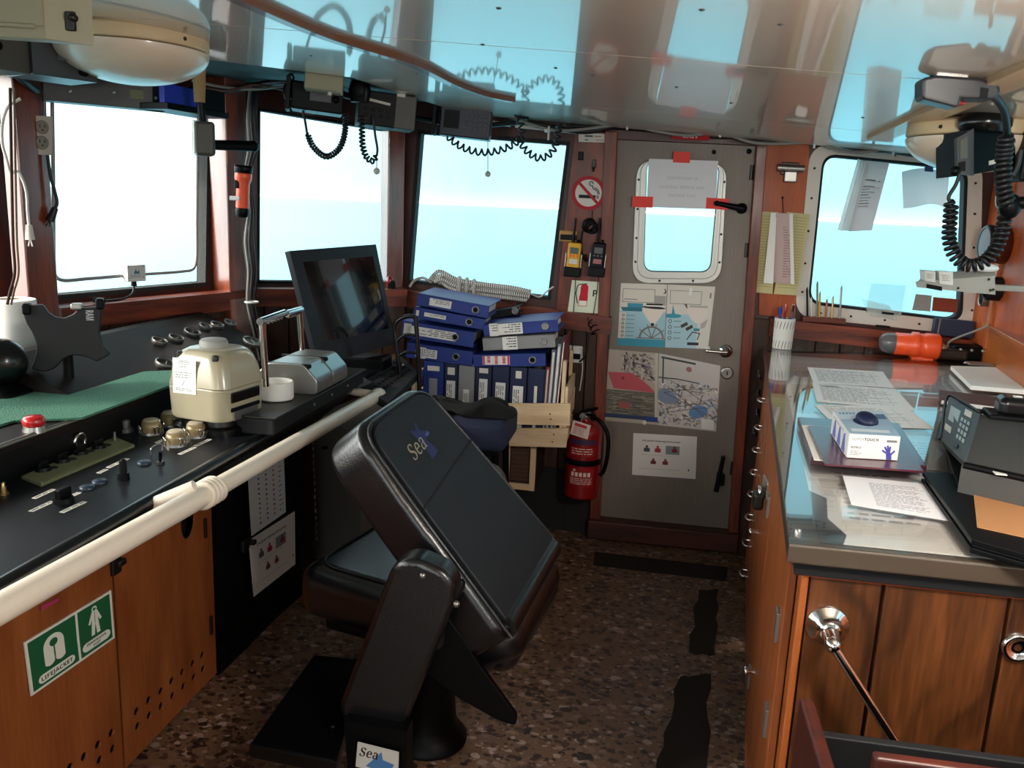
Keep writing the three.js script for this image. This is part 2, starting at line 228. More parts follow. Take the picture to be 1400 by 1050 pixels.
// windows: dark rubber gasket, glass, timber sill
function windowSet(name, F, poly, o = {}) {
  const w = struct(name); const P = poly.map(([u, v]) => new THREE.Vector2(u, v)), c = P.reduce((a, b) => a.clone().add(b), new THREE.Vector2()).multiplyScalar(1 / 4);
  const grow = (k) => P.map((p, i) => { const a = P[(i + 3) % 4], b = P[(i + 1) % 4]; const d = p.clone().sub(a).normalize().add(p.clone().sub(b).normalize()); return [p.x + d.x * k, p.y + d.y * k]; });
  const r = o.r || .004;
  const fr = ext(rpoly(grow(o.out ?? .004), r + .01), .05, .002, [rpoly(grow(-(o.gasket ?? .018)), r, THREE.Path)]); fr.translate(0, 0, -.055); fr.applyMatrix4(F.M); wpart(w, 'gasket', fr, o.dirty ? M.dirtyRubber : M.rubber);
  const gl = ext(rpoly(grow(-.004), r), .001); gl.translate(0, 0, -.04); gl.applyMatrix4(F.M); wpart(w, 'glass_pane', gl, M.glass);
  return { w, grow };
}
windowSet('window_1', W1, w1p, { gasket: .016, dirty: 1 }); windowSet('window_2', W2, w2p, { gasket: .012 }); const win3 = windowSet('window_3', WA, w3p, { gasket: .016, dirty: 1 }); for (const q of [[[674, 165], [697, 168], [697, 173], [674, 170]], [[704, 169], [788, 177], [788, 183], [704, 174]]]) wpart(win3.w, 'head_strip', slab(q.map(([x, y]) => onZ(x, y, -3.60)), .02), M.aluPaint);
{ // the aft starboard window: bolted aluminium ring
  const w = struct('window_4'), outer = px2(WA, [[1108, 197], [1341, 217], [1336, 458], [1086, 432]]);
  const fr = ext(rpoly(outer, .085), .014, .003, [rpoly(w4p, .06, THREE.Path)]); fr.applyMatrix4(WA.M); wpart(w, 'ring_frame', fr, M.aluPaint);
  const gs = ext(rpoly(w4p.map(([u, v], i) => [u + [-.002, .002, .002, -.002][i], v + [.002, .002, -.002, -.002][i]]), .06), .05, 0, [rpoly(w4p.map(([u, v], i) => [u + [.01, -.01, -.01, .01][i], v + [-.01, -.01, .01, .01][i]]), .055, THREE.Path)]); gs.translate(0, 0, -.04); gs.applyMatrix4(WA.M); wpart(w, 'gasket', gs, M.rubber);
  const gl = ext(rpoly(w4p, .06), .001); gl.translate(0, 0, -.03); gl.applyMatrix4(WA.M); wpart(w, 'glass_pane', gl, M.glass);
  const mid = outer.map(([u, v], i) => [(u * .55 + w4p[i][0] * .45), (v * .55 + w4p[i][1] * .45)]);
  for (let i = 0; i < 4; i++) for (const t of [.12, .3, .5, .7, .88]) { const a = mid[i], b = mid[(i + 1) % 4]; const p = WA.at(a[0] + (b[0] - a[0]) * t, a[1] + (b[1] - a[1]) * t, .017); wpart(w, 'bolt', T(lathe([[.005, 0], [.0045, .003], [0, .004]], 8), p, null).translate(-p.x, -p.y, -p.z).rotateX(Math.PI / 2).translate(p.x, p.y, p.z), M.darkMetal); }
}
// unseen bow and port windows: panes only
for (const [n, F, hs] of [[5, W0, [[.1, .88]]], [6, WP, [[.08, .70], [.80, 1.42]]], [7, WQ, [[.25, 1.2], [1.35, 2.5]]], [8, WB, [[2.4, 3.3]]]]) { const w = struct('window_' + n); for (const [a, b] of hs) { const fr = ext(sq(a - .02, 1.04, b + .02, 1.80), .03, 0, [sq(a, 1.06, b, 1.78)]); fr.translate(0, 0, -.02); fr.applyMatrix4(F.M); wpart(w, 'frame', fr, M.mahoganyDark); } }
// timber posts between the bow windows, set on edge
{
  const q = onZ(28, 250, -2.36);
  for (const [n, x, z, w, d, a] of [[1, -1.135, -3.612, .078, .078, 43], [2, -1.683, -3.207, .104, .104, -22], [3, q.x - .03 + .006, q.z - .06 - .003, .06, .12, -6]]) { const p = struct('post_' + n, [x, 0, z]); p.rotation.y = rad(a); p.updateMatrixWorld(true); part(p, 'timber', muv(box(w, 1.98, d, .006), 'y'), M.varnish, [0, .99, 0]); }
}
// sills with apron and a wainscot of dark boards under them
function sill(n, F, u0, u1, v0, v1, depth = .1, low = .78) {
  const s = struct('sill_' + n); const mk = (a, b, c, d, w0, w1) => { const g = new THREE.BoxGeometry(1, 1, 1).toNonIndexed(); const q = g.attributes.position; for (let i = 0; i < q.count; i++) { const t = q.getX(i) + .5, k = q.getY(i) + .5, w = q.getZ(i) + .5; q.setXYZ(i, u0 + (u1 - u0) * t, (a + (b - a) * t) * (1 - k) + (c + (d - c) * t) * k, w0 + (w1 - w0) * w); } g.computeVertexNormals(); muv(g, 'x'); g.applyMatrix4(F.M); return g; };
  wpart(s, 'sill_board', mk(v0 - .03, v1 - .03, v0, v1, -.03, depth), M.mahogany);
  wpart(s, 'apron', mk(v0 - .075, v1 - .075, v0 - .03, v1 - .03, -.0, depth - .012), M.mahogany);
  if (n === 1) wpart(s, 'moulding', mk(v0 - .135, v1 - .125, v0 - .115, v1 - .105, .02, depth - .01), M.mahogany);
  const N = Math.round((u1 - u0) / .095), w = (u1 - u0) / N;
  for (let i = 0; i < N; i++) { const t = (i + .5) / N, vt = v0 + (v1 - v0) * t - .075; const g = muv(box(w - .004, vt - low, .014, .003, 1), 'y'); g.translate(u0 + w * (i + .5), (vt + low) / 2, depth - .045); g.applyMatrix4(F.M); wpart(s, 'plank', g, M.wainscot); }
}
sill(1, W1, .02, W1.L + .02, W1.uv(68, 414)[1] - .005, W1.uv(286, 394)[1] - .005, .11); sill(2, W2, -.02, W2.L + .02, w2p[3][1] - .012, w2p[2][1] - .012, .09); sill(3, WA, .02, WA.uv(836, 440)[0], w3p[3][1] - .02, w3p[2][1] - .05, .07, .3);
sill(4, WA, WA.uv(1052, 430)[0], 2.54, WA.uv(1090, 432)[1] - .01, WA.uv(1340, 462)[1] - .01, .06, .7);
{ // timber cheek beside window 3 and above the door, orange panel aft of it
  const s = struct('panel_starboard'); const pan = (pts, w, m, n) => { const g = ext(px2(WA, pts, w), .012, .002); g.applyMatrix4(new THREE.Matrix4().makeTranslation(0, 0, w - .012)); g.applyMatrix4(WA.M); wpart(s, n, muv(g, 'y'), m); };
  pan([[787, 178], [829, 182], [829, 440], [760, 432]], .03, M.mahogany, 'panel');
  pan([[1042, 197], [1107, 197], [1086, 434], [1038, 430]], .014, M.redWood, 'panel');
  pan([[1030, 436], [1056, 438], [1052, 760], [1003, 752]], .014, M.wainscot, 'panel');
  pan([[780, 440], [831, 448], [818, 740], [770, 735]], .014, M.dark, 'panel');
  pan([[560, 440], [780, 440], [770, 735], [600, 735]], .012, M.dark, 'panel');
}
{ // ledge, gauge board and amber locker against the stern wall
  const b = struct('gauge_board', [0, 0, 0]); wpart(b, 'board', muv(T(box(.12, .74, .75, .004), [1.35, 1.36, -3.265]), 'y'), M.redWood); wpart(b, 'edge_strip', muv(T(box(.02, .74, .03, .004), [1.286, 1.36, -3.44]), 'y'), M.orangeWood);
}
// ---------- the door ----------
{
  const d = struct('door_1'); const out = doorP;
  const leaf = ext(out.map(([u, v]) => [u, v]), .03, .002, [rpoly(lightP, .045, THREE.Path)]); leaf.translate(0, 0, -.02); muv(leaf, 'y'); leaf.applyMatrix4(WA.M); wpart(d, 'leaf', muv(leaf, 'y'), M.steel);
  const ringO = px2(WA, [[872, 219], [993, 223], [984, 386], [865, 386]]), ringM = lightP;
  const mixp = (k) => ringM.map(([u, v], i) => [u + (ringO[i][0] - u) * k, v + (ringO[i][1] - v) * k]);
  const top = (pts, dy) => pts.map(([u, v], i) => [u, i < 2 ? v + dy : v]);
  const r1 = ext(rpoly(top(mixp(1), .0), .075), .012, .004, [rpoly(lightP, .045, THREE.Path)]); r1.translate(0, 0, .012); r1.applyMatrix4(WA.M); wpart(d, 'ring_frame', r1, M.alu);
  const r2 = ext(rpoly(mixp(.55), .06), .01, .003, [rpoly(mixp(.3), .05, THREE.Path)]); r2.translate(0, 0, .024); r2.applyMatrix4(WA.M); wpart(d, 'clamp_ring', r2, M.alu);
  const gk = ext(rpoly(mixp(.1), .05), .03, 0, [rpoly(mixp(-.06), .042, THREE.Path)]); gk.translate(0, 0, -.01); gk.applyMatrix4(WA.M); wpart(d, 'gasket', gk, M.rubber);
  const gl = ext(rpoly(lightP, .045), .001); gl.translate(0, 0, -.005); gl.applyMatrix4(WA.M); wpart(d, 'glass_pane', gl, M.glass);
  const m = mixp(.8); for (let i = 0; i < 4; i++) for (const t of i % 2 ? [.16, .36, .6, .84] : [.3, .7]) { const a = m[i], b = m[(i + 1) % 4], p = WA.at(a[0] + (b[0] - a[0]) * t, a[1] + (b[1] - a[1]) * t, .03); wpart(d, 'bolt', lathe([[.005, 0], [.0045, .003], [0, .004]], 8).rotateX(Math.PI / 2).translate(p.x, p.y, p.z), M.darkMetal); }
  const Q = (x, y, w) => onZ(x, y, -3.65 + w);
  // lever handle with rose, keyhole rose
  let p = Q(992, 480, .012); const rose = lathe([[.03, 0], [.029, .006], [.02, .012], [.012, .014], [.012, .045], [0, .047]], 24).rotateX(Math.PI / 2); wpart(d, 'handle', merge([T(rose, p), bar(V(p.x, p.y, p.z + .04), V(p.x - .085, p.y + .002, p.z + .045), .0085, .008)]), M.chrome);
  p = Q(994, 510, .012); wpart(d, 'lock_rose', T(lathe([[.028, 0], [.027, .005], [.02, .008], [.018, .006], [0, .007]], 24).rotateX(Math.PI / 2), p), M.satin); wpart(d, 'keyhole', T(box(.005, .016, .004, .001), [p.x, p.y, p.z + .008]), M.black);
  // dog levers: upper swings left over the ring, lower stands upright
  p = Q(1014, 285, .03); const tip = Q(980, 278, .05); wpart(d, 'dog_lever', merge([T(lathe([[.022, 0], [.022, .02], [.014, .03], [0, .032]], 16).rotateX(Math.PI / 2), [p.x, p.y, p.z - .015]), bar(V(p.x, p.y, p.z + .012), V(tip.x, tip.y, tip.z), .014, .009), T(lathe([[0, -.012], [.012, -.006], [.012, .006], [0, .012]], 12), tip)]), M.black);
  p = Q(985, 655, .03); const a = Q(989, 624, .045), b = Q(979, 672, .045); wpart(d, 'dog_lever', merge([T(box(.035, .05, .04, .006), p), bar(a, b, .009, .011)]), M.black);
  for (const [x, y, r] of [[976, 208, .009], [1024, 207, .011]]) { p = Q(x, y, .012); wpart(d, 'bolt', lathe([[r, 0], [r * .9, .006], [0, .008]], 14).rotateX(Math.PI / 2).translate(p.x, p.y, p.z), M.black); }
  for (const y of [236, 342, 640]) { p = Q(1030 - (y - 200) * .066, y, .012); wpart(d, 'hinge', T(cyl(.008, .008, .06, 12), p), M.darkMetal); }
  const fr = struct('trim_3'); const strip = (pts, dep, m, n) => { const g = ext(px2(WA, pts), dep, .003); g.applyMatrix4(WA.M); wpart(fr, n, muv(g, 'y'), m); };
  strip([[829, 182], [844, 183], [820, 712], [808, 712]], .05, M.mahogany, 'jamb'); strip([[1034, 196], [1046, 197], [1006, 735], [995, 733]], .05, M.mahogany, 'jamb'); strip([[829, 178], [1046, 192], [1046, 200], [829, 190]], .03, M.mahoganyDark, 'head');
  const th = struct('trim_4'); wpart(th, 'threshold', muv(T(box(.66, .085, .10, .006), [.135, .045, -3.615]), 'x'), M.mahoganyDark);
}
// ring-shaped loft through rounded rectangles: sections [y, width, depth, corner radius, dx, dz]
function loft(secs, n = 6) {
  const ring = ([y, w, d, r, dx = 0, dz = 0]) => { const p = []; for (const [sx, sz, a0] of [[1, 1, 0], [-1, 1, 90], [-1, -1, 180], [1, -1, 270]]) for (let i = 0; i <= n; i++) { const a = rad(a0 + 90 * i / n); p.push([dx + sx * (w / 2 - r) + Math.cos(a) * r, y, dz + sz * (d / 2 - r) + Math.sin(a) * r]); } return p; };
  const R = secs.map(ring), m = R[0].length, pos = [], uv = [];
  const tri = (a, b, c) => pos.push(...a, ...b, ...c);
  for (let k = 0; k + 1 < R.length; k++) for (let i = 0; i < m; i++) { const j = (i + 1) % m; tri(R[k][i], R[k + 1][i], R[k + 1][j]); tri(R[k][i], R[k + 1][j], R[k][j]); }
  const cap = (r, up) => { const c = r.reduce((a, b) => [a[0] + b[0] / m, a[1] + b[1] / m, a[2] + b[2] / m], [0, 0, 0]); for (let i = 0; i < m; i++) up ? tri(c, r[(i + 1) % m], r[i]) : tri(c, r[i], r[(i + 1) % m]); };
  cap(R[R.length - 1], true); cap(R[0], false);
  const g = new THREE.BufferGeometry(); g.setAttribute('position', new THREE.Float32BufferAttribute(pos, 3)); g.setAttribute('uv', new THREE.Float32BufferAttribute(new Float32Array(pos.length / 3 * 2), 2)); g.computeVertexNormals();
  return smooth(g, 38);
}
// smooth shading across edges flatter than the given angle
function smooth(g, deg) {
  const p = g.attributes.position, N = p.count, key = (i) => [p.getX(i), p.getY(i), p.getZ(i)].map((v) => Math.round(v * 1e5)).join(), fn = [], map = {};
  const a = V(), b = V(), c = V();
  for (let i = 0; i < N; i += 3) { a.fromBufferAttribute(p, i); b.fromBufferAttribute(p, i + 1); c.fromBufferAttribute(p, i + 2); const n = b.clone().sub(a).cross(c.clone().sub(a)); for (let k = 0; k < 3; k++) { fn[i + k] = n; (map[key(i + k)] ??= []).push(i + k); } }
  const out = new Float32Array(N * 3), lim = Math.cos(rad(deg));
  for (let i = 0; i < N; i++) { const n = fn[i].clone().normalize(), s = V(); for (const k of map[key(i)]) if (fn[k].clone().normalize().dot(n) > lim) s.add(fn[k]); s.normalize(); out.set([s.x, s.y, s.z], i * 3); }
  g.setAttribute('normal', new THREE.BufferAttribute(out, 3)); return g;
}
const CT = .822;
// ---------- helm console ----------
const console_ = thing('helm_console', 'long black helm console with stepped top running below the bow windows', 'console', [-1.3, 0, -1.5]);
{
  const prof = (pts, z0, z1, b = .003) => { const g = ext(pts, z1 - z0, b); g.translate(0, 0, z0); return g; };
  wpart(console_, 'desktop', muv(prof([[-1.0, .797], [-1.0, CT - .003], [-1.345, CT - .003], [-1.345, .79]], -2.83, -.25), 'z'), M.consoleTop);
  wpart(console_, 'edge_roll', bar(V(-1.0, .808, -2.83), V(-1.0, .808, -.25), .018, .018, 16), M.blackGloss);
  wpart(console_, 'riser', muv(prof([[-1.335, CT], [-1.345, .893], [-1.375, .893], [-1.375, CT]], -2.6, -.25), 'z'), M.black);
  wpart(console_, 'upper_shelf', muv(prof([[-1.34, .885], [-1.34, .899], [-1.75, .905], [-1.75, .88]], -2.6, -.25), 'z'), M.brownPanel);
  wpart(console_, 'shelf_lip', bar(V(-1.342, .899, -2.55), V(-1.342, .899, -.25), .006, .006, 10), M.satin);
  wpart(console_, 'gauge_panel', muv(prof([[-1.46, .897], [-1.70, .99], [-1.74, .99], [-1.70, .88]], -3.0, -1.95), 'z'), M.brownPanel);
  wpart(console_, 'fascia', muv(prof([[-1.0, .80], [-1.0, .79], [-1.19, .63], [-1.26, .63], [-1.26, .80]], -2.83, -.25), 'z'), M.black);
  wpart(console_, 'end_wing', muv(prof([[-1.0, .815], [-1.34, .815], [-1.34, .79], [-1.0, .79]], -3.0, -2.8), 'z'), M.consoleTop);
  wpart(console_, 'end_plate', slab([onY(395 + 75, 508, CT + .004), onY(490, 512, CT + .004), onY(508, 522, CT + .004), onY(490, 530, CT + .004)], .004), M.satin);
}
// cabinets below
const tanCab = thing('locker_cabinet', 'tan veneer locker under the console with vent holes along its foot', 'cabinet', [-1.24, 0, -1.5]);
{
  wpart(tanCab, 'carcass', T(box(.3, .56, 1.9, .003), [-1.41, .28, -1.22]), M.dark);
  const doors = [[-2.165, -1.705, 'd1'], [-1.70, -1.20, 'd2'], [-1.195, -.6, 'd3']];
  const holesFor = (z0, z1, list) => list.map(([x, y]) => { const p = onX(x, y, -1.22); const s = new THREE.Path(); s.absellipse(-(p.z), p.y, .011, .011, 0, Math.PI * 2, true); return s; });
  const H1 = [[424, 873], [462, 838], [500, 810], [534, 778], [567, 750], [600, 723], [630, 697], [428, 919], [464, 886], [501, 856], [537, 824], [571, 795], [603, 767], [632, 740]].map(([x, y]) => [x * .438, 590 + y * .438]);
  const H2 = [[260, 1014], [304, 977], [346, 940], [216, 1048], [309, 1025], [350, 990]].map(([x, y]) => [x * .438, 590 + y * .438]);
  for (const [z0, z1, k] of doors) {
    const holes = k === 'd1' ? holesFor(z0, z1, H1) : k === 'd2' ? holesFor(z0, z1, H2) : [];
    if (k === 'd1') { const p = onX(256, 713, -1.22), s = new THREE.Path(); s.absellipse(-p.z, p.y, .036, .05, 0, Math.PI * 2, true); holes.push(s); }
    const g = ext([[-z0 - .002, .012], [-z1 + .002, .012], [-z1 + .002, .62], [-z0 - .002, .62]].reverse(), .004, .0005, holes, 10); g.translate(0, 0, -1.2225); g.rotateY(Math.PI / 2); // local x = -z
    const d = wpart(tanCab, 'door', muv(g, 'y'), M.tan);
    if (k !== 'd3') { const p = onX(k === 'd1' ? 158 : 330, k === 'd1' ? 773 : 742, -1.215); if (k === 'd1') wpart(d, 'latch', merge([T(box(.012, .045, .035, .004), [p.x, p.y, p.z]), T(box(.016, .018, .03, .006), [p.x + .008, p.y + .004, p.z - .01])]), M.darkMetal); }
    if (k === 'd1') for (const y of [722, 855]) { const p = onX(y < 800 ? 281 : 289, y, -1.214); wpart(d, 'hinge', T(box(.006, .06, .012, .002), p), M.darkMetal); }
  }
}
const blackCab = thing('equipment_cabinet', 'black steel cabinet under the console carrying two printed sheets', 'cabinet', [-1.2, 0, -2.5]);
{
  const g = ext([[-1.215, -2.172], [-1.205, -2.55], [-1.19, -2.74], [-1.60, -2.90], [-1.60, -2.172]].map(([x, z]) => [x, -z]), .62, .002); g.rotateX(-Math.PI / 2); wpart(blackCab, 'body', g, M.black);
  for (let i = 0; i < 16; i++) { const p = onX(427 + i * .4, 595 + i * 9.4, -1.19); wpart(blackCab, 'rivet', T(box(.004, .014, .004, .001), p), M.grey); }
  const p = onX(335, 745, -1.2); wpart(blackCab, 'latch', merge([T(box(.016, .04, .045, .005), [p.x, p.y, p.z]), T(box(.03, .016, .02, .005), [p.x + .012, p.y + .003, p.z - .02])]), M.darkMetal);
}
{ // white grab rail in front of the console
  const r = thing('grab_rail', 'thick white grab rail along the console front, wrapped at its joint', 'rail', [-.92, .8, -1.8]);
  const P = (x, y) => onX(x, y, -.93 + (x / 525) * .045); const b = P(285, 673), c = P(518, 540), a = P(0, 832); a.sub(b).multiplyScalar((-.25 - b.z) / a.z).add(b);
  wpart(r, 'pipe', merge([bar(a, b, .024, .024, 24), bar(b, c, .0215, .0215, 24)]), M.rail);
  const d = c.clone().sub(b).normalize(); wpart(r, 'end_cap', merge([T(lathe([[0, .026], [.014, .022], [.023, .01], [.0255, -.004], [.0255, -.03], [.022, -.034]], 24).applyQuaternion(new THREE.Quaternion().setFromUnitVectors(V(0, 1, 0), d)), c), bar(c.clone().addScaledVector(d, -.015), V(-1.0, c.y + .0, c.z - .03), .016, .014)]), M.rail);
  const sc = P(527, 541); wpart(r, 'screw', T(box(.006, .008, .006, .002), [sc.x + .022, sc.y - .002, sc.z]), M.black);
  const e = b.clone(); const wr = []; for (let i = -3; i <= 3; i++) wr.push(T(flat(new THREE.TorusGeometry(.0245 + (i % 2 ? .0015 : 0), .006, 8, 24)).applyQuaternion(new THREE.Quaternion().setFromUnitVectors(V(0, 0, 1), d.clone().add(V(0, i * .06, 0)).normalize())), e.clone().addScaledVector(d, i * .008))); wpart(r, 'joint_wrap', merge(wr), M.rail);
  const br = P(266, 664); wpart(r, 'bracket', bar(V(br.x, br.y, br.z), V(-1.0, .80, br.z + .02), .012, .016), M.rail);
}
// ---------- things on the console ----------
const top = (x, y, h = CT) => onY(x, y, h);
{ // gyro repeater
  const p = top(302, 600), g = thing('gyro_repeater', 'cream enamelled gyrocompass repeater with round cap and viewing slots', 'instrument', [p.x - .062, CT, p.z - .10], null, [0, rad(-10), 0]); g.scale.set(.80, .86, .80);
  part(g, 'base', loft([[0, .235, .235, .07], [.02, .235, .235, .07], [.028, .205, .205, .06], [.05, .2, .2, .06]]), M.blackGloss);
  part(g, 'housing', loft([[.048, .226, .226, .05], [.055, .236, .236, .055], [.145, .24, .24, .05], [.148, .236, .236, .05]]), M.cream);
  part(g, 'hood', loft([[.149, .236, .236, .05], [.152, .24, .24, .05], [.205, .222, .222, .05], [.236, .20, .20, .05], [.252, .176, .176, .05], [.260, .15, .15, .05]]), M.cream);
  part(g, 'cap', lathe([[0, .028], [.04, .026], [.046, .018], [.047, .004], [.05, 0], [0, 0]], 32), M.greyCap = phy(0x9b9a96, .5), [-.015, .256, -.01]);
  for (const [x, z] of [[-.075, .085], [.07, .09], [-.08, -.07]]) part(g, 'bolt', lathe([[.011, -.01], [.011, .004], [.008, .007], [0, .007]], 14), M.darkMetal, [x, .244, z]);
  const slot = (y, h, m, n) => { const q = []; for (let i = 0; i <= 10; i++) { const t = i / 10; q.push([.119 + .0025, .085 - t * .17]); } const gg = box(.012, h, .15, .005); part(g, n, gg, m, [.117, y, .005]); };
  const slotC = (y, h, m, n) => { const s = []; for (let i = 0; i <= 10; i++) { const a = rad(-58 + i * 13); s.push(V(.062 + Math.cos(a) * .062, 0, -Math.sin(a) * .085 + .0)); } const gg = flat(new THREE.TubeGeometry(new THREE.CatmullRomCurve3(s), 24, .01, 8)); gg.scale(1, h / .02, 1); part(g, n, gg, m, [.0, y, .0]); };
  slot(.122, .034, M.blackGloss, 'glass_slot'); slot(.084, .014, M.black, 'air_slot'); part(g, 'name_plate', box(.004, .03, .13, .002), M.satin, [.1195, .058 + .006, .005]);
  part(g, 'sticker', slab([V(-.08, .235, .1135), V(.012, .238, .1135), V(.015, .13, .1225), V(-.075, .128, .1225)], .0008), print(256, 300, (c, w, h) => { c.fillStyle = '#dfe9e6'; c.fillRect(0, 0, w, h); c.strokeStyle = '#444'; c.lineWidth = 4; c.beginPath(); c.ellipse(130, 36, 62, 15, 0, 0, 7); c.stroke(); textLines(c, 90, 30, 80, 1, 14, '#333'); textLines(c, 70, 70, 120, 1, 16, '#555'); textLines(c, 30, 118, 190, 3, 20, '#777'); c.lineWidth = 6; c.beginPath(); c.moveTo(105, 232); c.lineTo(130, 190); c.stroke(); textLines(c, 30, 255, 200, 2, 14, '#444'); }), null, null, 'white instruction sticker');
}
{ // engine control: box with two quadrants and two levers
  const g = thing('engine_telegraph', 'metal engine control box with two chromed levers on domed quadrants', 'control', [-1.0, CT, -2.4]);
  const X0 = -1.095, X1 = -.955;
  const z1 = top(398, 590).z + .06, z0 = -2.74;
  wpart(g, 'case', T(box(X1 - X0, .046, z1 - z0, .006), [(X0 + X1) / 2, CT + .023, (z0 + z1) / 2]), M.darkGrey);
  wpart(g, 'tray', T(box(X1 - X0 + .016, .006, z1 - z0 + .01, .002), [(X0 + X1) / 2, CT + .049, (z0 + z1) / 2]), M.darkMetal);
  for (const z of [-2.365, -2.495]) { const w = .116; const s = rpoly([[-.095, 0], [.095, 0], [.095, .04], [.055, .082], [-.055, .082], [-.095, .04]], .012); const q = ext(s, w, .004); q.translate(0, 0, -w / 2); wpart(g, 'quadrant', smooth(T(q, [-1.045, CT + .056, z]), 30), M.satin); wpart(g, 'slot', T(box(.15, .012, .012, .003), [-1.045, CT + .136, z + .05]), M.black); }
  const lev = (ax, ay, bx, by, hx, hy) => { const A = onX(ax, ay, -1.03), B = onX(bx, by, -1.03), H = onX(hx, hy, -1.03); wpart(g, 'lever', bar(A, B, .0085, .0105), M.chrome); const e = B.clone().add(B.clone().sub(H).setLength(.012)); const parts = [bar(e, H, .0105, .0105, 16)]; for (let i = 1; i < 7; i++) parts.push(T(flat(new THREE.SphereGeometry(.006, 8, 6)), B.clone().lerp(H, i / 7).add(V(.0, -.0095, 0)))); wpart(g, 'grip', merge(parts), M.chrome); };
  lev(364, 528, 358, 439, 389, 428); lev(413, 478, 409, 424, 392, 429);
  for (let i = 0; i < 3; i++) wpart(g, 'screw', T(box(.004, .008, .008, .002), [X1 + .001, CT + .025, -2.3 - i * .14]), M.satin);
}
{ const p = onY(378, 541, CT + .053); single('ashtray', 'small round white ashtray on the engine control box', 'ashtray', lathe([[0, 0], [.045, 0], [.049, .006], [.049, .05], [.046, .054], [.042, .05], [.041, .012], [0, .01]], 32), M.white, [p.x + .016, CT + .0525, p.z + .035]); }
{ // the block that the ashtray overhangs
  const p = top(372, 575); single('junction_block', 'low black block at the near end of the engine control box', 'block', box(.12, .05, .13, .006), M.black, [p.x - .035, CT + .025, p.z - .005]);
}
{ // green switch strip
  const c = [[29, 651], [157, 597], [184, 608], [56, 662]].map(([x, y]) => top(x, y, CT + .006)); const g = thing('switch_unit', 'olive green switch strip with black rotary knobs on the console top', 'panel', top(107, 630));
  wpart(g, 'plate', slab(c, .006), M.olive);
  for (const [x, y] of [[59, 643], [85, 631], [111, 620], [135, 612]]) { const p = top(x, y, CT + .006); wpart(g, 'knob', T(merge([cyl(.015, .017, .008, 18), T(box(.008, .014, .03, .003), [0, .01, 0])]), [p.x, p.y + .004, p.z]), M.black); }
  for (const [x, y] of [[73, 640], [99, 628], [124, 617], [146, 609]]) { const p = top(x, y, CT + .006); wpart(g, 'lamp', T(cyl(.009, .01, .004, 14), p), M.darkGrey); }
  for (const [x, y] of [[35, 652], [57, 659], [158, 600], [180, 608]]) { const p = top(x, y, CT + .006); wpart(g, 'screw', T(cyl(.004, .004, .003, 8), p), M.satin); }
  const p = top(157, 602, CT + .006); wpart(g, 'toggle', bar(p, V(p.x, p.y + .022, p.z), .004, .003), M.satin);
}
const where4 = ['nearest the green switch strip', 'behind, beside the gyrocompass repeater', 'in front, closest to the grab rail', 'under the corner of the gyrocompass repeater'];
[[207, 592], [233, 581], [241, 608], [268, 596]].forEach(([x, y], i) => { // brass capped dimmer knobs
  const p = top(x, y); const g = thing('dimmer_knob', 'brass rimmed round dimmer knob with pale cap, ' + where4[i], 'knob', p, 'four dimmer knobs beside the gyrocompass repeater');
  part(g, 'flange', cyl(.03, .031, .006, 24), M.satin, [0, .003, 0]); part(g, 'body', lathe([[.024, .006], [.025, .02], [.022, .034], [0, .034]], 28), M.knobBody ??= phy(0x8f7e5c, .35, { metalness: .3 })); part(g, 'cap', lathe([[.0185, .034], [.018, .038], [0, .038]], 24), phy(0xa39a86, .5));
  for (let k = 0; k < 4; k++) { const a = k * Math.PI / 2 + .4; part(g, 'guard', tube([[Math.cos(a) * .03, .004, Math.sin(a) * .03], [Math.cos(a) * .032, .02, Math.sin(a) * .032], [Math.cos(a + .3) * .032, .024, Math.sin(a + .3) * .032], [Math.cos(a + .3) * .03, .004, Math.sin(a + .3) * .03]], .002, 12, 6), M.chrome); }
});
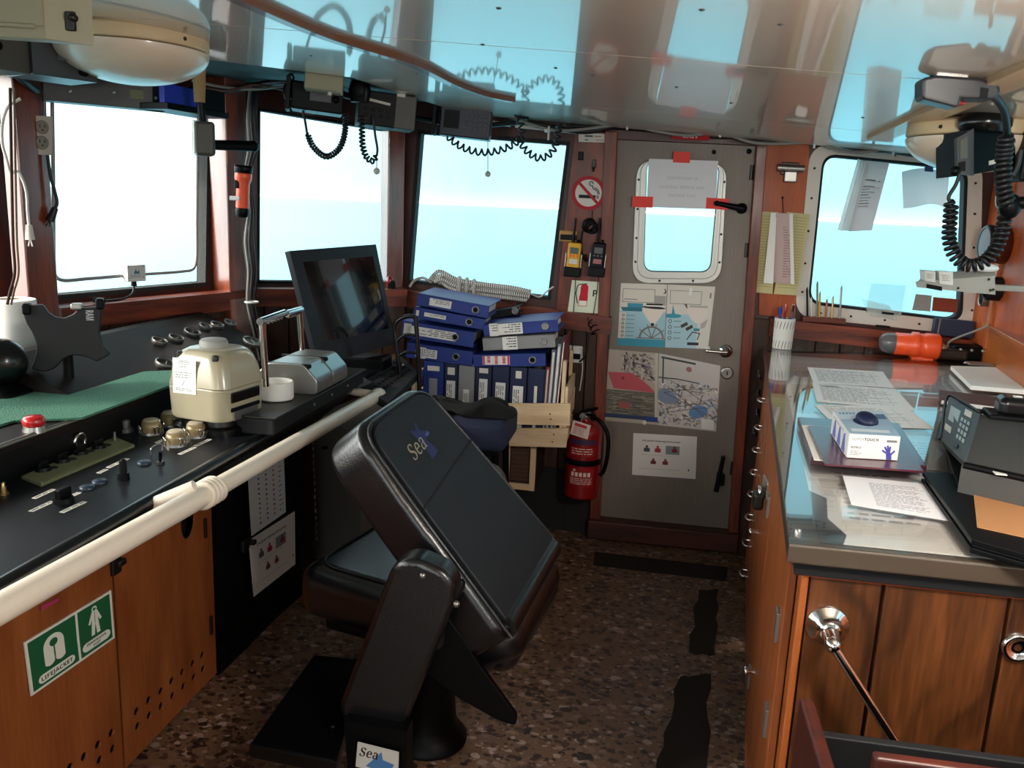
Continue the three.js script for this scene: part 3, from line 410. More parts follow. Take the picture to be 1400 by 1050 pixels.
{
  const kn = (x, y, r, h, label, m = M.black, kind = 0) => { const p = top(x, y); const g = thing('control_knob', label, 'knob', p); part(g, 'skirt', cyl(r, r * 1.08, h * .35, 20), m, [0, h * .175, 0]); part(g, 'pointer', kind ? lathe([[r * .7, 0], [r * .62, h], [r * .3, h * 1.1], [0, h * 1.1]], 18) : T(box(r * .75, h * .7, r * 1.9, .003), [0, h * .65, 0]), m); return g; };
  kn(87, 686, .019, .03, 'black pointer knob standing among four white labels'); kn(169, 655, .012, .042, 'tall black knob by the green switch strip', M.black, 1); kn(172, 590, .018, .03, 'grey round knob at the foot of the console step', phy(0x3a3a3a, .4), 1);
  const b = (x, y, label) => { const p = top(x, y); single('push_button', label, 'button', lathe([[.016, 0], [.016, .004], [.013, .007], [0, .008]], 20), phy(0x1e2c3c, .35), p); };
  b(136, 660, 'flat blue-black push button in front of the green switch strip'); b(197, 634, 'flat blue-black push button close to the tall bracket switch'); b(119, 668, 'flat blue-black push button next to the pointer knob labels');
  let p = top(219, 634); const t = thing('toggle_switch', 'small chrome toggle switch by the dimmer knobs', 'switch', p); part(t, 'collar', cyl(.009, .01, .006, 14), M.darkMetal, [0, .003, 0]); part(t, 'lever', bar(V(0, .004, 0), V(.004, .03, .004), .003, .0045), M.black);
  p = top(207, 622); const q = top(222, 616); wsingle('wire_guard', 'thin bent metal guard wire beside the toggle switch', 'guard', tube([V(p.x, CT, p.z), V(p.x, CT + .016, p.z), V(q.x, CT + .016, q.z), V(q.x, CT, q.z)], .002, 24, 6), M.satin);
  p = top(5, 676); const k = thing('brass_plug', 'little brass plug standing at the left end of the console', 'plug', p); part(k, 'pin', lathe([[.006, 0], [.006, .016], [.004, .018], [.004, .026], [0, .027]], 14), M.brass); part(k, 'nut', cyl(.01, .01, .006, 6), M.brass, [0, .003, 0]);
  p = top(362, 572); single('chrome_button', 'chromed push button between gyrocompass repeater and junction block', 'button', lathe([[.018, 0], [.018, .005], [.013, .01], [.006, .012], [0, .012]], 22), M.satin, [p.x, CT, p.z]);
}
// printed labels on the console, each a small raised strip
[[161, 633, 27, 'above the tall black knob'], [140, 644, 11, 'shortest one, beside the tall black knob'], [60, 675, 27, 'behind the pointer knob'], [57, 692, 30, 'left of the pointer knob'], [102, 676, 13, 'half hidden behind the pointer knob'], [100, 693, 32, 'in front of the pointer knob'], [256, 616, 21, 'in front of the dimmer knobs'], [277, 605, 20, 'just below the gyrocompass repeater'], [219, 603, 10, 'tucked between two dimmer knobs'], [373, 573, 22, 'near the chrome push button']].forEach(([x, y, L, w]) => {
  const a = top(x - L / 2, y + L * .23, CT + .0012), b = top(x + L / 2, y - L * .23, CT + .0012); const u = b.clone().sub(a), n = V(u.z, 0, -u.x).setLength(-.0055); const q = [a.clone().sub(n), b.clone().sub(n), b.clone().add(n), a.clone().add(n)];
  wsingle('console_label', 'white printed label strip on the console, ' + w, 'label', slab(q, .001), M.labelTxt ??= print(256, 48, (c, w2, h) => { c.fillStyle = '#d6d3ca'; c.fillRect(0, 0, w2, h); textLines(c, 16, 14, 225, 1, 44, '#55524c', 1); }), 'label strips on the console');
});
{ // on the riser
  const rp = (x, y, o = 0) => onPlane(x, y, V(-1.336 + o, .83, 0), V(1, .14, 0).normalize());
  const a = rp(109, 603, .004); const g = thing('key_switch', 'round key switch with bright ring on the console step', 'switch', a); part(g, 'ring', T(flat(new THREE.TorusGeometry(.018, .005, 10, 28)), [0, 0, 0], [0, Math.PI / 2, 0]), M.chrome); part(g, 'face', T(cyl(.016, .016, .006, 24), null, [0, 0, Math.PI / 2]), M.darkMetal); part(g, 'key_slot', box(.004, .012, .003, .001), M.black, [.004, 0, 0]);
  const c = [rp(69, 611, .002), rp(95, 601, .002), rp(95, 607, .002), rp(69, 618, .002)]; wsingle('engraved_plate', 'black engraved plate with brass border on the console step', 'plate', slab(c, .002), print(256, 64, (x, w, h) => { x.fillStyle = '#0d0d0d'; x.fillRect(0, 0, w, h); x.strokeStyle = '#b3a98a'; x.lineWidth = 6; x.strokeRect(5, 5, w - 10, h - 10); textLines(x, 30, 24, 200, 1, 40, '#bbb39b', 1); }, { rough: .4 }));
  [[0, 628], [0, 640]].forEach(([x, y], i) => { const q = [rp(-14, y + 1, .002), rp(12, y - 5, .002), rp(12, y + 4, .002), rp(-14, y + 10, .002)]; wsingle('step_label', 'white label on the console step, ' + (i ? 'lower' : 'upper') + ' of the two at the left end', 'label', slab(q, .001), M.labelTxt); });
  const r = onY(47, 590, .9); const k = thing('alarm_button', 'red domed alarm button on the shelf in front of the green mat', 'button', r); part(k, 'collar', cyl(.022, .025, .014, 24), M.satin, [0, .007, 0]); part(k, 'dome', lathe([[.02, .014], [.024, .02], [.024, .03], [.018, .036], [0, .038]], 28), M.red);
}
{ // upper shelf
  const c = [[-60, 600], [-30, 556], [30, 540], [165, 511], [238, 508], [236, 527], [112, 573], [20, 577]]; const pts = c.map(([x, y]) => onY(x, y, .906)).map((p) => [p.x, -p.z]); wsingle('non_slip_mat', 'green ribbed non-slip mat lying on the console shelf', 'mat', muv(ext(pts, .004, .001).rotateX(-Math.PI / 2).translate(0, .9055, 0), 'x'), M.mat);
  let p = onY(6, 540, .904); const b = thing('steering_compass', 'black globe compass on a square base at the left edge', 'compass', p); part(b, 'base', loft([[0, .12, .12, .02], [.012, .12, .12, .02], [.016, .1, .1, .03], [.03, .06, .06, .028]]), M.black); part(b, 'globe', flat(new THREE.SphereGeometry(.062, 40, 28)), M.blackGloss, [0, .088, 0]);
  p = onY(25, 508, .904); const r = thing('paper_roll', 'white roll of kitchen paper standing on the console shelf', 'paper roll', [p.x - .05, .905, p.z - .06]); part(r, 'roll', lathe([[.018, 0], [.062, 0], [.064, .01], [.063, .2], [.061, .206], [.018, .206], [.018, 0]], 40), M.paper); part(r, 'core', lathe([[.0175, .002], [.0185, .002], [.0185, .207], [.017, .207], [.0175, .002]], 24), std(0x9a7a58, .9));
  p = onY(140, 512, .906); single('red_cloth', 'crumpled red cloth behind the tablet mount', 'cloth', T(flat(new THREE.SphereGeometry(.05, 20, 12)), [0, .012, 0], null, [1.2, .3, .6]), std(0x9c1018, .9), [p.x - .06, .905, p.z - .1]);
  p = onY(36, 560, .905); single('note_paper', 'loose tan paper under the globe compass', 'paper', T(box(.2, .002, .12, .001, 1), null, [0, .5, 0]), std(0x8d8063, .8), [p.x - .1, .9065, p.z - .1]);
  p = onY(70, 536, .905); const cn = thing('white_connector', 'small white cable connector lying beside the tablet mount foot', 'connector', [p.x, .912, p.z - .02]); part(cn, 'shell', box(.025, .014, .012, .003), M.white); part(cn, 'lead', tube([[-.012, 0, 0], [-.05, -.003, -.01], [-.1, -.005, .01]], .002, 16, 6), M.cableWhite);
}
{ // tablet mount
  const foot = onY(95, 530, .905); const n = V(EYE.x - foot.x, .0, EYE.z - foot.z).normalize().applyAxisAngle(V(0, 1, 0), -.2); const o = foot.clone().addScaledVector(n, .02);
  const g = thing('tablet_mount', 'black X-shaped tablet cradle on a pedestal by the kitchen paper', 'mount', foot);
  const u = V(n.z, 0, -n.x); const Q = (x, y) => { const p = onPlane(x * .2287, 400 + y * .2287, o, n); return [p.clone().sub(o).dot(u), p.y - o.y]; };
  const out = [[155, 112], [165, 82], [258, 76], [285, 120], [330, 152], [390, 158], [445, 135], [480, 102], [600, 86], [600, 140], [588, 230], [612, 310], [655, 360], [585, 398], [520, 368], [440, 358], [380, 385], [330, 440], [275, 460], [205, 446], [225, 400], [237, 340], [232, 290], [210, 230], [175, 175]].map(([x, y]) => Q(x, y));
  const pl = ext(rpoly(out, .006), .014, .004); const B = new THREE.Matrix4().makeBasis(u, V(0, 1, 0), n).setPosition(o); pl.applyMatrix4(B); wpart(g, 'cradle', pl, M.midDark = phy(0x0d0e10, .55));
  for (const [x, y] of [[170, 92], [605, 62]]) { const q = Q(x, y); wpart(g, 'claw', T(box(.02, .03, .03, .006), [q[0], q[1], .016]).applyMatrix4(B), M.black); }
  const q = Q(465, 78); wpart(g, 'top_claw', T(box(.028, .016, .03, .005), [q[0], q[1], .012]).applyMatrix4(B), M.alu);
  const t0 = Q(553, 95), t1 = Q(578, 170); wpart(g, 'lettering', slab([V(t1[0] - .03, t0[1], .0185), V(t1[0] + .004, t0[1], .0185), V(t1[0] + .004, t1[1], .0185), V(t1[0] - .03, t1[1], .0185)].map((p) => p.applyMatrix4(B)), .0005), print(64, 128, (c, w, h) => { c.fillStyle = '#1d1e20'; c.fillRect(0, 0, w, h); c.fillStyle = '#b9b9b9'; c.font = 'bold 50px sans-serif'; c.translate(14, 6); c.rotate(Math.PI / 2); c.fillText('RAM', 0, 0); }));
  wpart(g, 'pedestal', merge([T(lathe([[.05, 0], [.05, .006], [.02, .012], [.014, .02], [.014, .09], [.02, .1], [0, .1]], 28), foot), T(flat(new THREE.SphereGeometry(.024, 20, 14)), [foot.x, foot.y + .11, foot.z])]), M.black);
}
{ // gauges let into the sloping panel
  const gp = (x, y) => onPlane(x, y, V(-1.46, .897, 0), V(.093, .24, 0).normalize());
  const G = (x, y, r, label, face) => { const p = gp(x, y); const g = thing('panel_gauge', label, 'gauge', p, 'gauges on the console back panel', [0, 0, -Math.atan(.093 / .24)]); part(g, 'bezel', lathe([[r * .84, .012], [r * .9, .016], [r, .012], [r, 0], [r * .84, 0], [r * .84, .012]], 32), M.satin); part(g, 'dial', lathe([[r * .85, .006], [0, .006]], 28), face); part(g, 'needle', T(box(r * 1.2, .002, .003, .001), [0, .009, 0], [0, r * 60, 0]), M.label); };
  const fd = std(0x4a463f, .5), fb = std(0x241a16, .4);
  G(217, 469, .026, 'small gauge with pale dial, nearest the green mat end of the panel', fd); G(240, 465, .026, 'small brown faced gauge, second from the mat end', fb); G(262, 457, .03, 'brown faced gauge behind the gyrocompass cap', fb); G(280, 449, .024, 'small dim gauge above the gyrocompass cap', fb); G(296, 447, .026, 'dark gauge right of the gyrocompass cap', fd); G(314, 444, .026, 'small gauge at the far end of the panel', fb); G(226, 500, .034, 'large pale gauge beside the gyrocompass housing', fd); G(345, 470, .04, 'large green rimmed gauge behind the lever', std(0x4d5a4a, .5));
}
// signs and sheets on the cabinets
{
  const f = (pts, x) => pts.map(([a, b]) => onX(a, b, x));
  wsingle('life_jacket_sign', 'green and white sign for lifejackets and immersion suits on the tan locker', 'sign', slab(f([[33, 879], [152, 807], [157, 872], [43, 952]], -1.213), .003), print(512, 320, (c, w, h) => {
    c.fillStyle = '#e4e6da'; c.fillRect(0, 0, w, h); c.fillStyle = '#0d5a33'; c.fillRect(14, 14, 264, 292); c.fillRect(292, 14, 206, 292);
    c.fillStyle = '#e4e6da'; c.beginPath(); c.moveTo(90, 110); c.bezierCurveTo(92, 25, 202, 25, 206, 110); c.lineTo(206, 205); c.quadraticCurveTo(180, 232, 152, 205); c.lineTo(150, 130); c.lineTo(144, 205); c.quadraticCurveTo(118, 235, 90, 205); c.closePath(); c.fill(); c.fillStyle = '#0d5a33'; c.beginPath(); c.arc(148, 95, 23, 0, 7); c.fill(); c.fillRect(144, 100, 8, 80);
    const pill = (x, y, ww, hh) => { c.fillStyle = '#e4e6da'; c.beginPath(); c.arc(x + hh / 2, y + hh / 2, hh / 2, Math.PI / 2, Math.PI * 1.5); c.arc(x + ww - hh / 2, y + hh / 2, hh / 2, -Math.PI / 2, Math.PI / 2); c.closePath(); c.fill(); }; pill(46, 242, 210, 50); pill(304, 232, 182, 56); c.fillStyle = '#1b2b22'; c.font = 'bold 34px sans-serif'; c.textAlign = 'center'; c.fillText('LIFEJACKET', 151, 280); c.font = 'bold 22px sans-serif'; c.fillText('IMMERSION', 395, 257); c.fillText('SUIT', 395, 280);
    c.fillStyle = '#e4e6da'; c.beginPath(); c.arc(395, 50, 17, 0, 7); c.fill(); c.fillStyle = '#0d5a33'; c.beginPath(); c.arc(395, 52, 9, 0, 7); c.fill(); c.fillStyle = '#e4e6da'; c.beginPath(); c.moveTo(378, 62); c.lineTo(412, 62); c.lineTo(438, 130); c.lineTo(426, 138); c.lineTo(414, 110); c.lineTo(424, 212); c.lineTo(402, 212); c.lineTo(395, 140); c.lineTo(388, 212); c.lineTo(366, 212); c.lineTo(376, 110); c.lineTo(364, 138); c.lineTo(352, 130); c.closePath(); c.fill(); c.strokeStyle = '#0d5a33'; c.lineWidth = 3; c.beginPath(); c.moveTo(395, 66); c.lineTo(395, 140); c.stroke();
  }));
  wsingle('pink_tape', 'short strip of pink marking tape on the tan locker', 'tape', slab(f([[56, 829], [80, 817], [80, 822], [56, 835]], -1.2145), .001), std(0xb0305e, .7));
  const fig = (c, x, y, s, col) => { c.fillStyle = col; c.beginPath(); c.arc(x, y - s * .42, s * .14, 0, 7); c.fill(); c.fillRect(x - s * .22, y - s * .28, s * .44, s * .5); c.fillRect(x - s * .34, y - s * .2, s * .12, s * .4); c.fillRect(x + s * .22, y - s * .2, s * .12, s * .4); };
  M.donning = print(640, 448, (c, w, h) => { c.fillStyle = '#e3dfdb'; c.fillRect(0, 0, w, h); c.fillStyle = '#222'; c.font = 'bold 25px sans-serif'; c.fillText('Life Jacket Donning Instructions', 90, 80); fig(c, 140, 170, 90, '#4e4a52'); fig(c, 250, 170, 90, '#b02a46'); c.fillStyle = '#7f8a8c'; c.fillRect(330, 115, 140, 90); fig(c, 420, 165, 80, '#7e2233'); fig(c, 210, 300, 80, '#6d2735'); fig(c, 330, 300, 80, '#7e2a36'); c.fillStyle = '#999'; c.fillRect(60, 368, 420, 3); textLines(c, 90, 220, 370, 1, 10, '#aaa'); c.fillStyle = '#555'; c.fillRect(560, 350, 14, 20); });
  wsingle('symbols_sheet', 'white sheet with rows of small coloured symbols on the black cabinet', 'sheet', slab(f([[339, 650], [388, 622], [391, 700], [344, 733]], -1.196), .0012), print(384, 512, (c, w, h) => { c.fillStyle = '#ded9d6'; c.fillRect(0, 0, w, h); for (let r = 0; r < 11; r++) for (let k = 0; k < 4; k++) { c.fillStyle = ['#444', '#4a4a5a', '#8a4a44', '#a8762e', '#556'][Math.floor(rnd(0, 5))]; const x = 100 + k * 78, y = 30 + r * 42; if (k === 3) c.fillRect(x - 20, y, rnd(20, 46), 9); else if (rnd() < .5) c.fillRect(x - 9, y - 4, 18, 16); else { c.beginPath(); c.arc(x, y + 4, 9, 0, 7); c.fill(); } } }));
  wsingle('donning_sheet', 'life jacket instruction sheet on the black cabinet under the symbols sheet', 'sheet', slab(f([[340, 739], [406, 697], [408, 768], [347, 816]], -1.192), .0012), M.donning);
}
// ---------- overhead, left ----------
{ // ceiling lamps: two unlit ones in place, two lit ones added as fill
  const lamp = (px, py, r, h, label, at, lit) => { const p = at || onCeil(px, py); const g = thing('ceiling_lamp', label, 'lamp', [p.x, p.y, p.z]); part(g, 'rim', lathe([[0, 0], [r * 1.0, 0], [r * 1.02, -.012], [r * 1.02, -.036], [r * .98, -.042], [0, -.042]], 48), M.lampRim); const pr = []; for (let i = 0; i <= 14; i++) { const a = i / 14 * Math.PI / 2; pr.push([Math.cos(a) * r * 1.02, -.044 - Math.sin(a) * h]); } part(g, 'shade', lathe(pr, 48), lit ? M.fillLampLit : M.lampShade); if (lit) { const l = new THREE.PointLight(0xfff8ee, lit); l.name = 'fill_lamp_light'; l.position.set(0, -.05 - h - .03, 0); l.castShadow = true; l.shadow.radius = 6; g.add(l); } for (let k = 0; k < 3; k++) part(g, 'screw', T(flat(new THREE.SphereGeometry(.005, 8, 6)), [Math.cos(k * 2.1 + .3) * r * 1.02, -.024, Math.sin(k * 2.1 + .3) * r * 1.02]), M.darkMetal); };
  lamp(180, 44, .185, .085, 'round opal ceiling lamp above the foremost bow window'); lamp(1338, 168, .17, .085, 'round opal ceiling lamp in the stern corner behind the black radio'); M.fillLampLit = phy(0xe6d3bb, .4, { emissive: 0xffe8cc, emissiveIntensity: 1.2 });
  lamp(0, 0, .17, .07, 'added lit fill lamp, round opal dome over the near end of the chart table', V(.62, ceilY(.62), -.75), 4); lamp(0, 0, .17, .07, 'added lit fill lamp, round opal dome amidships behind the helm', V(-.6, ceilY(-.6), .9), 1.2);  // both lit lamps are unseen additions that brighten chart table and floor
}
{ // beige switch box close to the camera
  const a = onY(63, 52, 1.72), b = onY(125, 60, 1.72), l = onY(-60, 44, 1.72); const g = thing('switch_box', 'large beige steel switch box hung under the ceiling, latch on its dark side', 'box', [a.x, 1.72, a.z]);
  const h = .125, q = l.clone().add(b).sub(a); const g0 = ext([a, b, q, l].map((p) => [p.x, -p.z]), h, .003); g0.rotateX(-Math.PI / 2).translate(0, 1.72, 0); wpart(g, 'case', g0, M.creamBox);
  const nb = V(-(b.z - a.z), 0, b.x - a.x).normalize(), nl = V(-(a.z - l.z), 0, a.x - l.x).normalize();
  wpart(g, 'door', slab([l.clone().add(V(0, h, 0)), a.clone().add(V(0, h, 0)), a.clone().add(V(0, .02, 0)), l.clone().add(V(0, .02, 0))].map((p) => p.addScaledVector(nl, .008)), .006), M.creamBox);
  wpart(g, 'door_lip', bar(l.clone().addScaledVector(nl, .008).add(V(0, .018, 0)), a.clone().lerp(l, .1).addScaledVector(nl, .008).add(V(0, .018, 0)), .0045), M.creamBox);
  const c = a.clone().lerp(b, .55).addScaledVector(nb, .006); wpart(g, 'latch', merge([T(box(.02, .035, .01, .003), [c.x, 1.755, c.z]), T(lathe([[.007, 0], [.007, .012], [0, .014]], 12).rotateX(Math.PI / 2), [c.x + .01, 1.76, c.z])]), M.darkMetal);
}
{
  const boxq = (name, label, cat, pts, y0, y1, m, dep) => { const P = pts.map(([x, y]) => onY(x, y, y0)); const d = P[1].clone().sub(P[0]); const n = V(-d.z, 0, d.x).normalize(); const Q = [P[0], P[1], P[1].clone().addScaledVector(n, -dep), P[0].clone().addScaledVector(n, -dep)]; const g = ext(Q.map((p) => [p.x, -p.z]), y1 - y0, .002); g.rotateX(-Math.PI / 2).translate(0, y0, 0); const o = thing(name, label, cat, [(P[0].x + P[1].x) / 2, y0, (P[0].z + P[1].z) / 2]); wpart(o, 'case', g, m); return { o, P, n }; };
  let r = boxq('relay_box', 'small dark grey metal box under the beige switch box', 'box', [[-30, 88], [44, 101]], 1.715, 1.80, M.greyBox, .12);
  const hole = r.P[0].clone().lerp(r.P[1], .35).addScaledVector(r.n, .004); wpart(r.o, 'knockout', T(flat(new THREE.SphereGeometry(.012, 14, 8)), [hole.x, 1.765, hole.z], null, [1, 1, 1]), M.black);
  r = boxq('marine_radio', 'slim black radio set hanging beside the ceiling lamp', 'radio', [[46, 100], [132, 112]], 1.715, 1.79, phy(0x1f2224, .4), .14); { const m = r.P[0].clone().lerp(r.P[1], .8).addScaledVector(r.n, .004); wpart(r.o, 'knob', T(lathe([[.012, 0], [.01, .012], [0, .013]], 16).rotateX(Math.PI / 2), [m.x, 1.735, m.z]), M.black); const k = r.P[0].clone().lerp(r.P[1], .4).addScaledVector(r.n, .003); wpart(r.o, 'display', T(box(.05, .014, .004, .001), [k.x, 1.76, k.z]), M.midGrey); }
  r = boxq('indicator_panel', 'long black indicator panel across the top of the foremost window', 'panel', [[62, 136], [226, 151]], 1.70, 1.83, phy(0x17181c, .45), .07);
  for (const [t, y] of [[.2, .03], [.56, .04], [.92, .035]]) { const p = r.P[0].clone().lerp(r.P[1], t).addScaledVector(r.n, .004); wpart(r.o, 'screw', T(lathe([[.006, 0], [.005, .003], [0, .004]], 12).rotateX(Math.PI / 2), [p.x, 1.70 + y, p.z]), M.satin); }
  for (const [t, y] of [[.74, .04], [.8, .1]]) { const p = r.P[0].clone().lerp(r.P[1], t).addScaledVector(r.n, .004); wpart(r.o, 'tally_plate', T(box(.045, .028, .003, .001), [p.x, 1.70 + y, p.z], [0, .5, 0]), M.olive); }
  r = boxq('echo_sounder', 'blue fronted instrument with a black base in the window corner', 'instrument', [[229, 148], [312, 162]], 1.70, 1.716, M.black, .12);
  const P = r.P, up = (p, h, o = .0) => p.clone().addScaledVector(r.n, o).add(V(0, h, 0)); wpart(r.o, 'blue_face', slab([up(P[0], .075, -.01), up(P[1].clone().lerp(P[0], .5), .075, -.01), up(P[1].clone().lerp(P[0], .5), .016, -.01), up(P[0], .016, -.01)], .02), M.blueBox);
  wpart(r.o, 'black_side', slab([up(P[0].clone().lerp(P[1], .5), .085, -.012), up(P[1], .085, -.012), up(P[1], .016, -.012), up(P[0].clone().lerp(P[1], .5), .016, -.012)], .03), M.black);
}
{ // wiper motor hanging in front of the window edge
  const Q = (x, y) => onPlane(x, y, W1.a.clone().addScaledVector(W1.n, .52), W1.n); const g = thing('window_wiper_motor', 'grey wiper motor hanging on a taped arm beside the foremost window', 'motor', Q(276, 190));
  wpart(g, 'arm', merge([bar(Q(272, 92), Q(273, 140), .021, .017)]), std(0xa8875c, .8)); wpart(g, 'clevis', bar(Q(274, 138), Q(277, 168), .012), M.black);
  const c = Q(279, 190); wpart(g, 'housing', T(box(.062, .105, .07, .012), c, [0, .6, 0]), M.greyBox); const s0 = Q(269, 165), s1 = Q(269, 211); wpart(g, 'green_glass', bar(s0, s1, .014, .014, 16), phy(0xb9c7ba, .2, { clearcoat: 1 }));
  wpart(g, 'shaft', bar(Q(290, 198), Q(346, 200), .016, .018), M.black); const e = Q(346, 200); wpart(g, 'nut', T(flat(new THREE.SphereGeometry(.019, 14, 10)), e), M.black);
}
{ // heated loop on the foremost window with its junction box
  const Q = (x, y, o = .02) => onPlane(x, y, W1.a.clone().addScaledVector(W1.n, o), W1.n); const g = thing('loop_antenna', 'grey tube loop across the foremost window joined by a small white box', 'antenna', Q(182, 374));
  wpart(g, 'tube', merge([tube([Q(71, 120), Q(73, 250), Q(74, 360), Q(76, 378), Q(84, 383), Q(120, 381), Q(168, 377)], .006, 60, 10), tube([Q(197, 375), Q(250, 371), Q(264, 368), Q(268, 358), Q(269, 300), Q(271, 150)], .0055, 60, 10)]), std(0x9c9a98, .5));
  const c = Q(182, 373, .03); wpart(g, 'junction_box', T(box(.075, .06, .045, .004), c, [0, Math.atan2(W1.n.x, W1.n.z), 0]), M.white); const k = [Q(174, 364, .054), Q(197, 362, .054), Q(198, 380, .054), Q(175, 382, .054)]; wpart(g, 'box_lid', slab(k, .002), print(128, 96, (x, w, h) => { x.fillStyle = '#d8d8d4'; x.fillRect(0, 0, w, h); x.fillStyle = '#3c7a80'; x.beginPath(); x.moveTo(45, 60); x.lineTo(62, 26); x.lineTo(74, 50); x.lineTo(84, 30); x.lineTo(92, 60); x.closePath(); x.fill(); textLines(x, 20, 68, 90, 2, 11, '#888'); for (const [a, b] of [[8, 8], [120, 8], [8, 88], [120, 88]]) { x.fillStyle = '#666'; x.beginPath(); x.arc(a, b, 4, 0, 7); x.fill(); } }));
  wpart(g, 'gland', bar(Q(183, 384), Q(183, 391), .009, .011), M.black); wpart(g, 'lead', tube([Q(183, 390), Q(182, 400, .04), Q(170, 408, .06), Q(145, 411, .07), Q(136, 411, .08)], .004, 30, 8), M.cable); wpart(g, 'plug', bar(Q(142, 411, .075), Q(128, 410, .08), .0095), M.black);
}
{ // outlet on a bracket
  const Q = (x, y, o = .12) => onPlane(x, y, V(-1.93, 0, -2.42), V(.75, 0, .66)); const g = thing('power_outlet', 'grey duplex power outlet box fixed by the foremost window', 'outlet', Q(58, 185)); const pl = [Q(43, 158), Q(72, 159), Q(71, 212), Q(45, 211)]; const n = V(.75, 0, .66);
  wpart(g, 'box_body', slab(pl.map((p) => p.clone().addScaledVector(n, -.004)), .045), M.alu); wpart(g, 'cover_plate', slab(pl, .004), M.outlet);
  for (const y of [174, 195]) { const c = Q(57.5, y).addScaledVector(n, .001); const f = wpart(g, 'receptacle', lathe([[.021, -.002], [.021, .002], [.019, .003], [0, .003]], 24).rotateX(Math.PI / 2).scale(.85, 1, 1).rotateY(.85).translate(c.x, c.y, c.z), std(0x6f6a5e, .5)); for (const dx of [-.007, .007]) { const s = V(.66, 0, -.75).multiplyScalar(dx); wpart(f, 'slot', T(box(.0025, .009, .002, .0005), [c.x + s.x + n.x * .004, c.y + .004, c.z + s.z + n.z * .004], [0, .85, 0]), M.black); } wpart(f, 'ground_hole', T(box(.005, .005, .002, .001), [c.x + n.x * .004, c.y - .009, c.z + n.z * .004], [0, .85, 0]), M.black); }
  const c = (a, r, m, name, label, plug) => { const o = thing(name, label, 'cord', a[0]); wpart(o, 'lead', tube(a, r, 60, 8), m); const e = a[a.length - 1], d = e.clone().sub(a[a.length - 2]).normalize(); wpart(o, 'plug', merge([bar(e.clone().addScaledVector(d, -.01), e.clone().addScaledVector(d, .035), .009, .014), bar(e.clone().addScaledVector(d, .03), e.clone().addScaledVector(d, .055).add(V(.006, 0, 0)), .0022), bar(e.clone().addScaledVector(d, .03), e.clone().addScaledVector(d, .055).add(V(-.008, 0, 0)), .0022)]), m); };
  c([Q(65, 212), Q(69, 240), Q(75, 262), Q(78, 278), Q(74, 288)], .005, M.cable, 'power_lead', 'black cord with loose plug hanging below the outlet');
  const R = (x, y) => onPlane(x, y, V(-1.90, 0, -2.36), V(.63, 0, .77)); c([R(28, 135), R(12, 145), R(4, 165), R(3, 195), R(9, 218), R(15, 236), R(24, 234), R(31, 246), R(36, 262), R(38, 290), R(40, 312)], .0045, M.cableWhite, 'power_lead', 'white cord with loose plug looped on the leftmost post');
}
{ // flashlight on the post between the two bow windows
  const Q = (x, y) => onZ(x, y, -3.00); const g = thing('flashlight', 'orange flashlight with black ends clipped to the post between bow windows', 'flashlight', Q(331, 262)); const a = Q(333, 230), b = Q(331, 296); const d = b.clone().sub(a), L = d.length(), q = new THREE.Quaternion().setFromUnitVectors(V(0, -1, 0), d.clone().normalize());
  const pr = (l) => lathe(l.map(([r, t]) => [r, -t * L]), 24).applyQuaternion(q).translate(a.x, a.y, a.z);
  wpart(g, 'body', pr([[.027, .08], [.031, .12], [.031, .22], [.024, .32], [.024, .8], [.021, .84]]), M.orange); wpart(g, 'head', pr([[0, -.06], [.032, -.06], [.034, .0], [.032, .1], [.026, .1]]), M.black); wpart(g, 'tail', pr([[.022, .82], [.025, .86], [.023, .98], [.014, 1.02], [0, 1.02]]), M.black);
  const s = Q(328, 252), k = Q(325, 271); wpart(g, 'switch', T(box(.018, .03, .014, .004), [s.x, s.y, s.z + .02]), M.black); wpart(g, 'clip', T(box(.04, .016, .03, .003), [k.x, k.y, k.z + .012]), M.white);
}
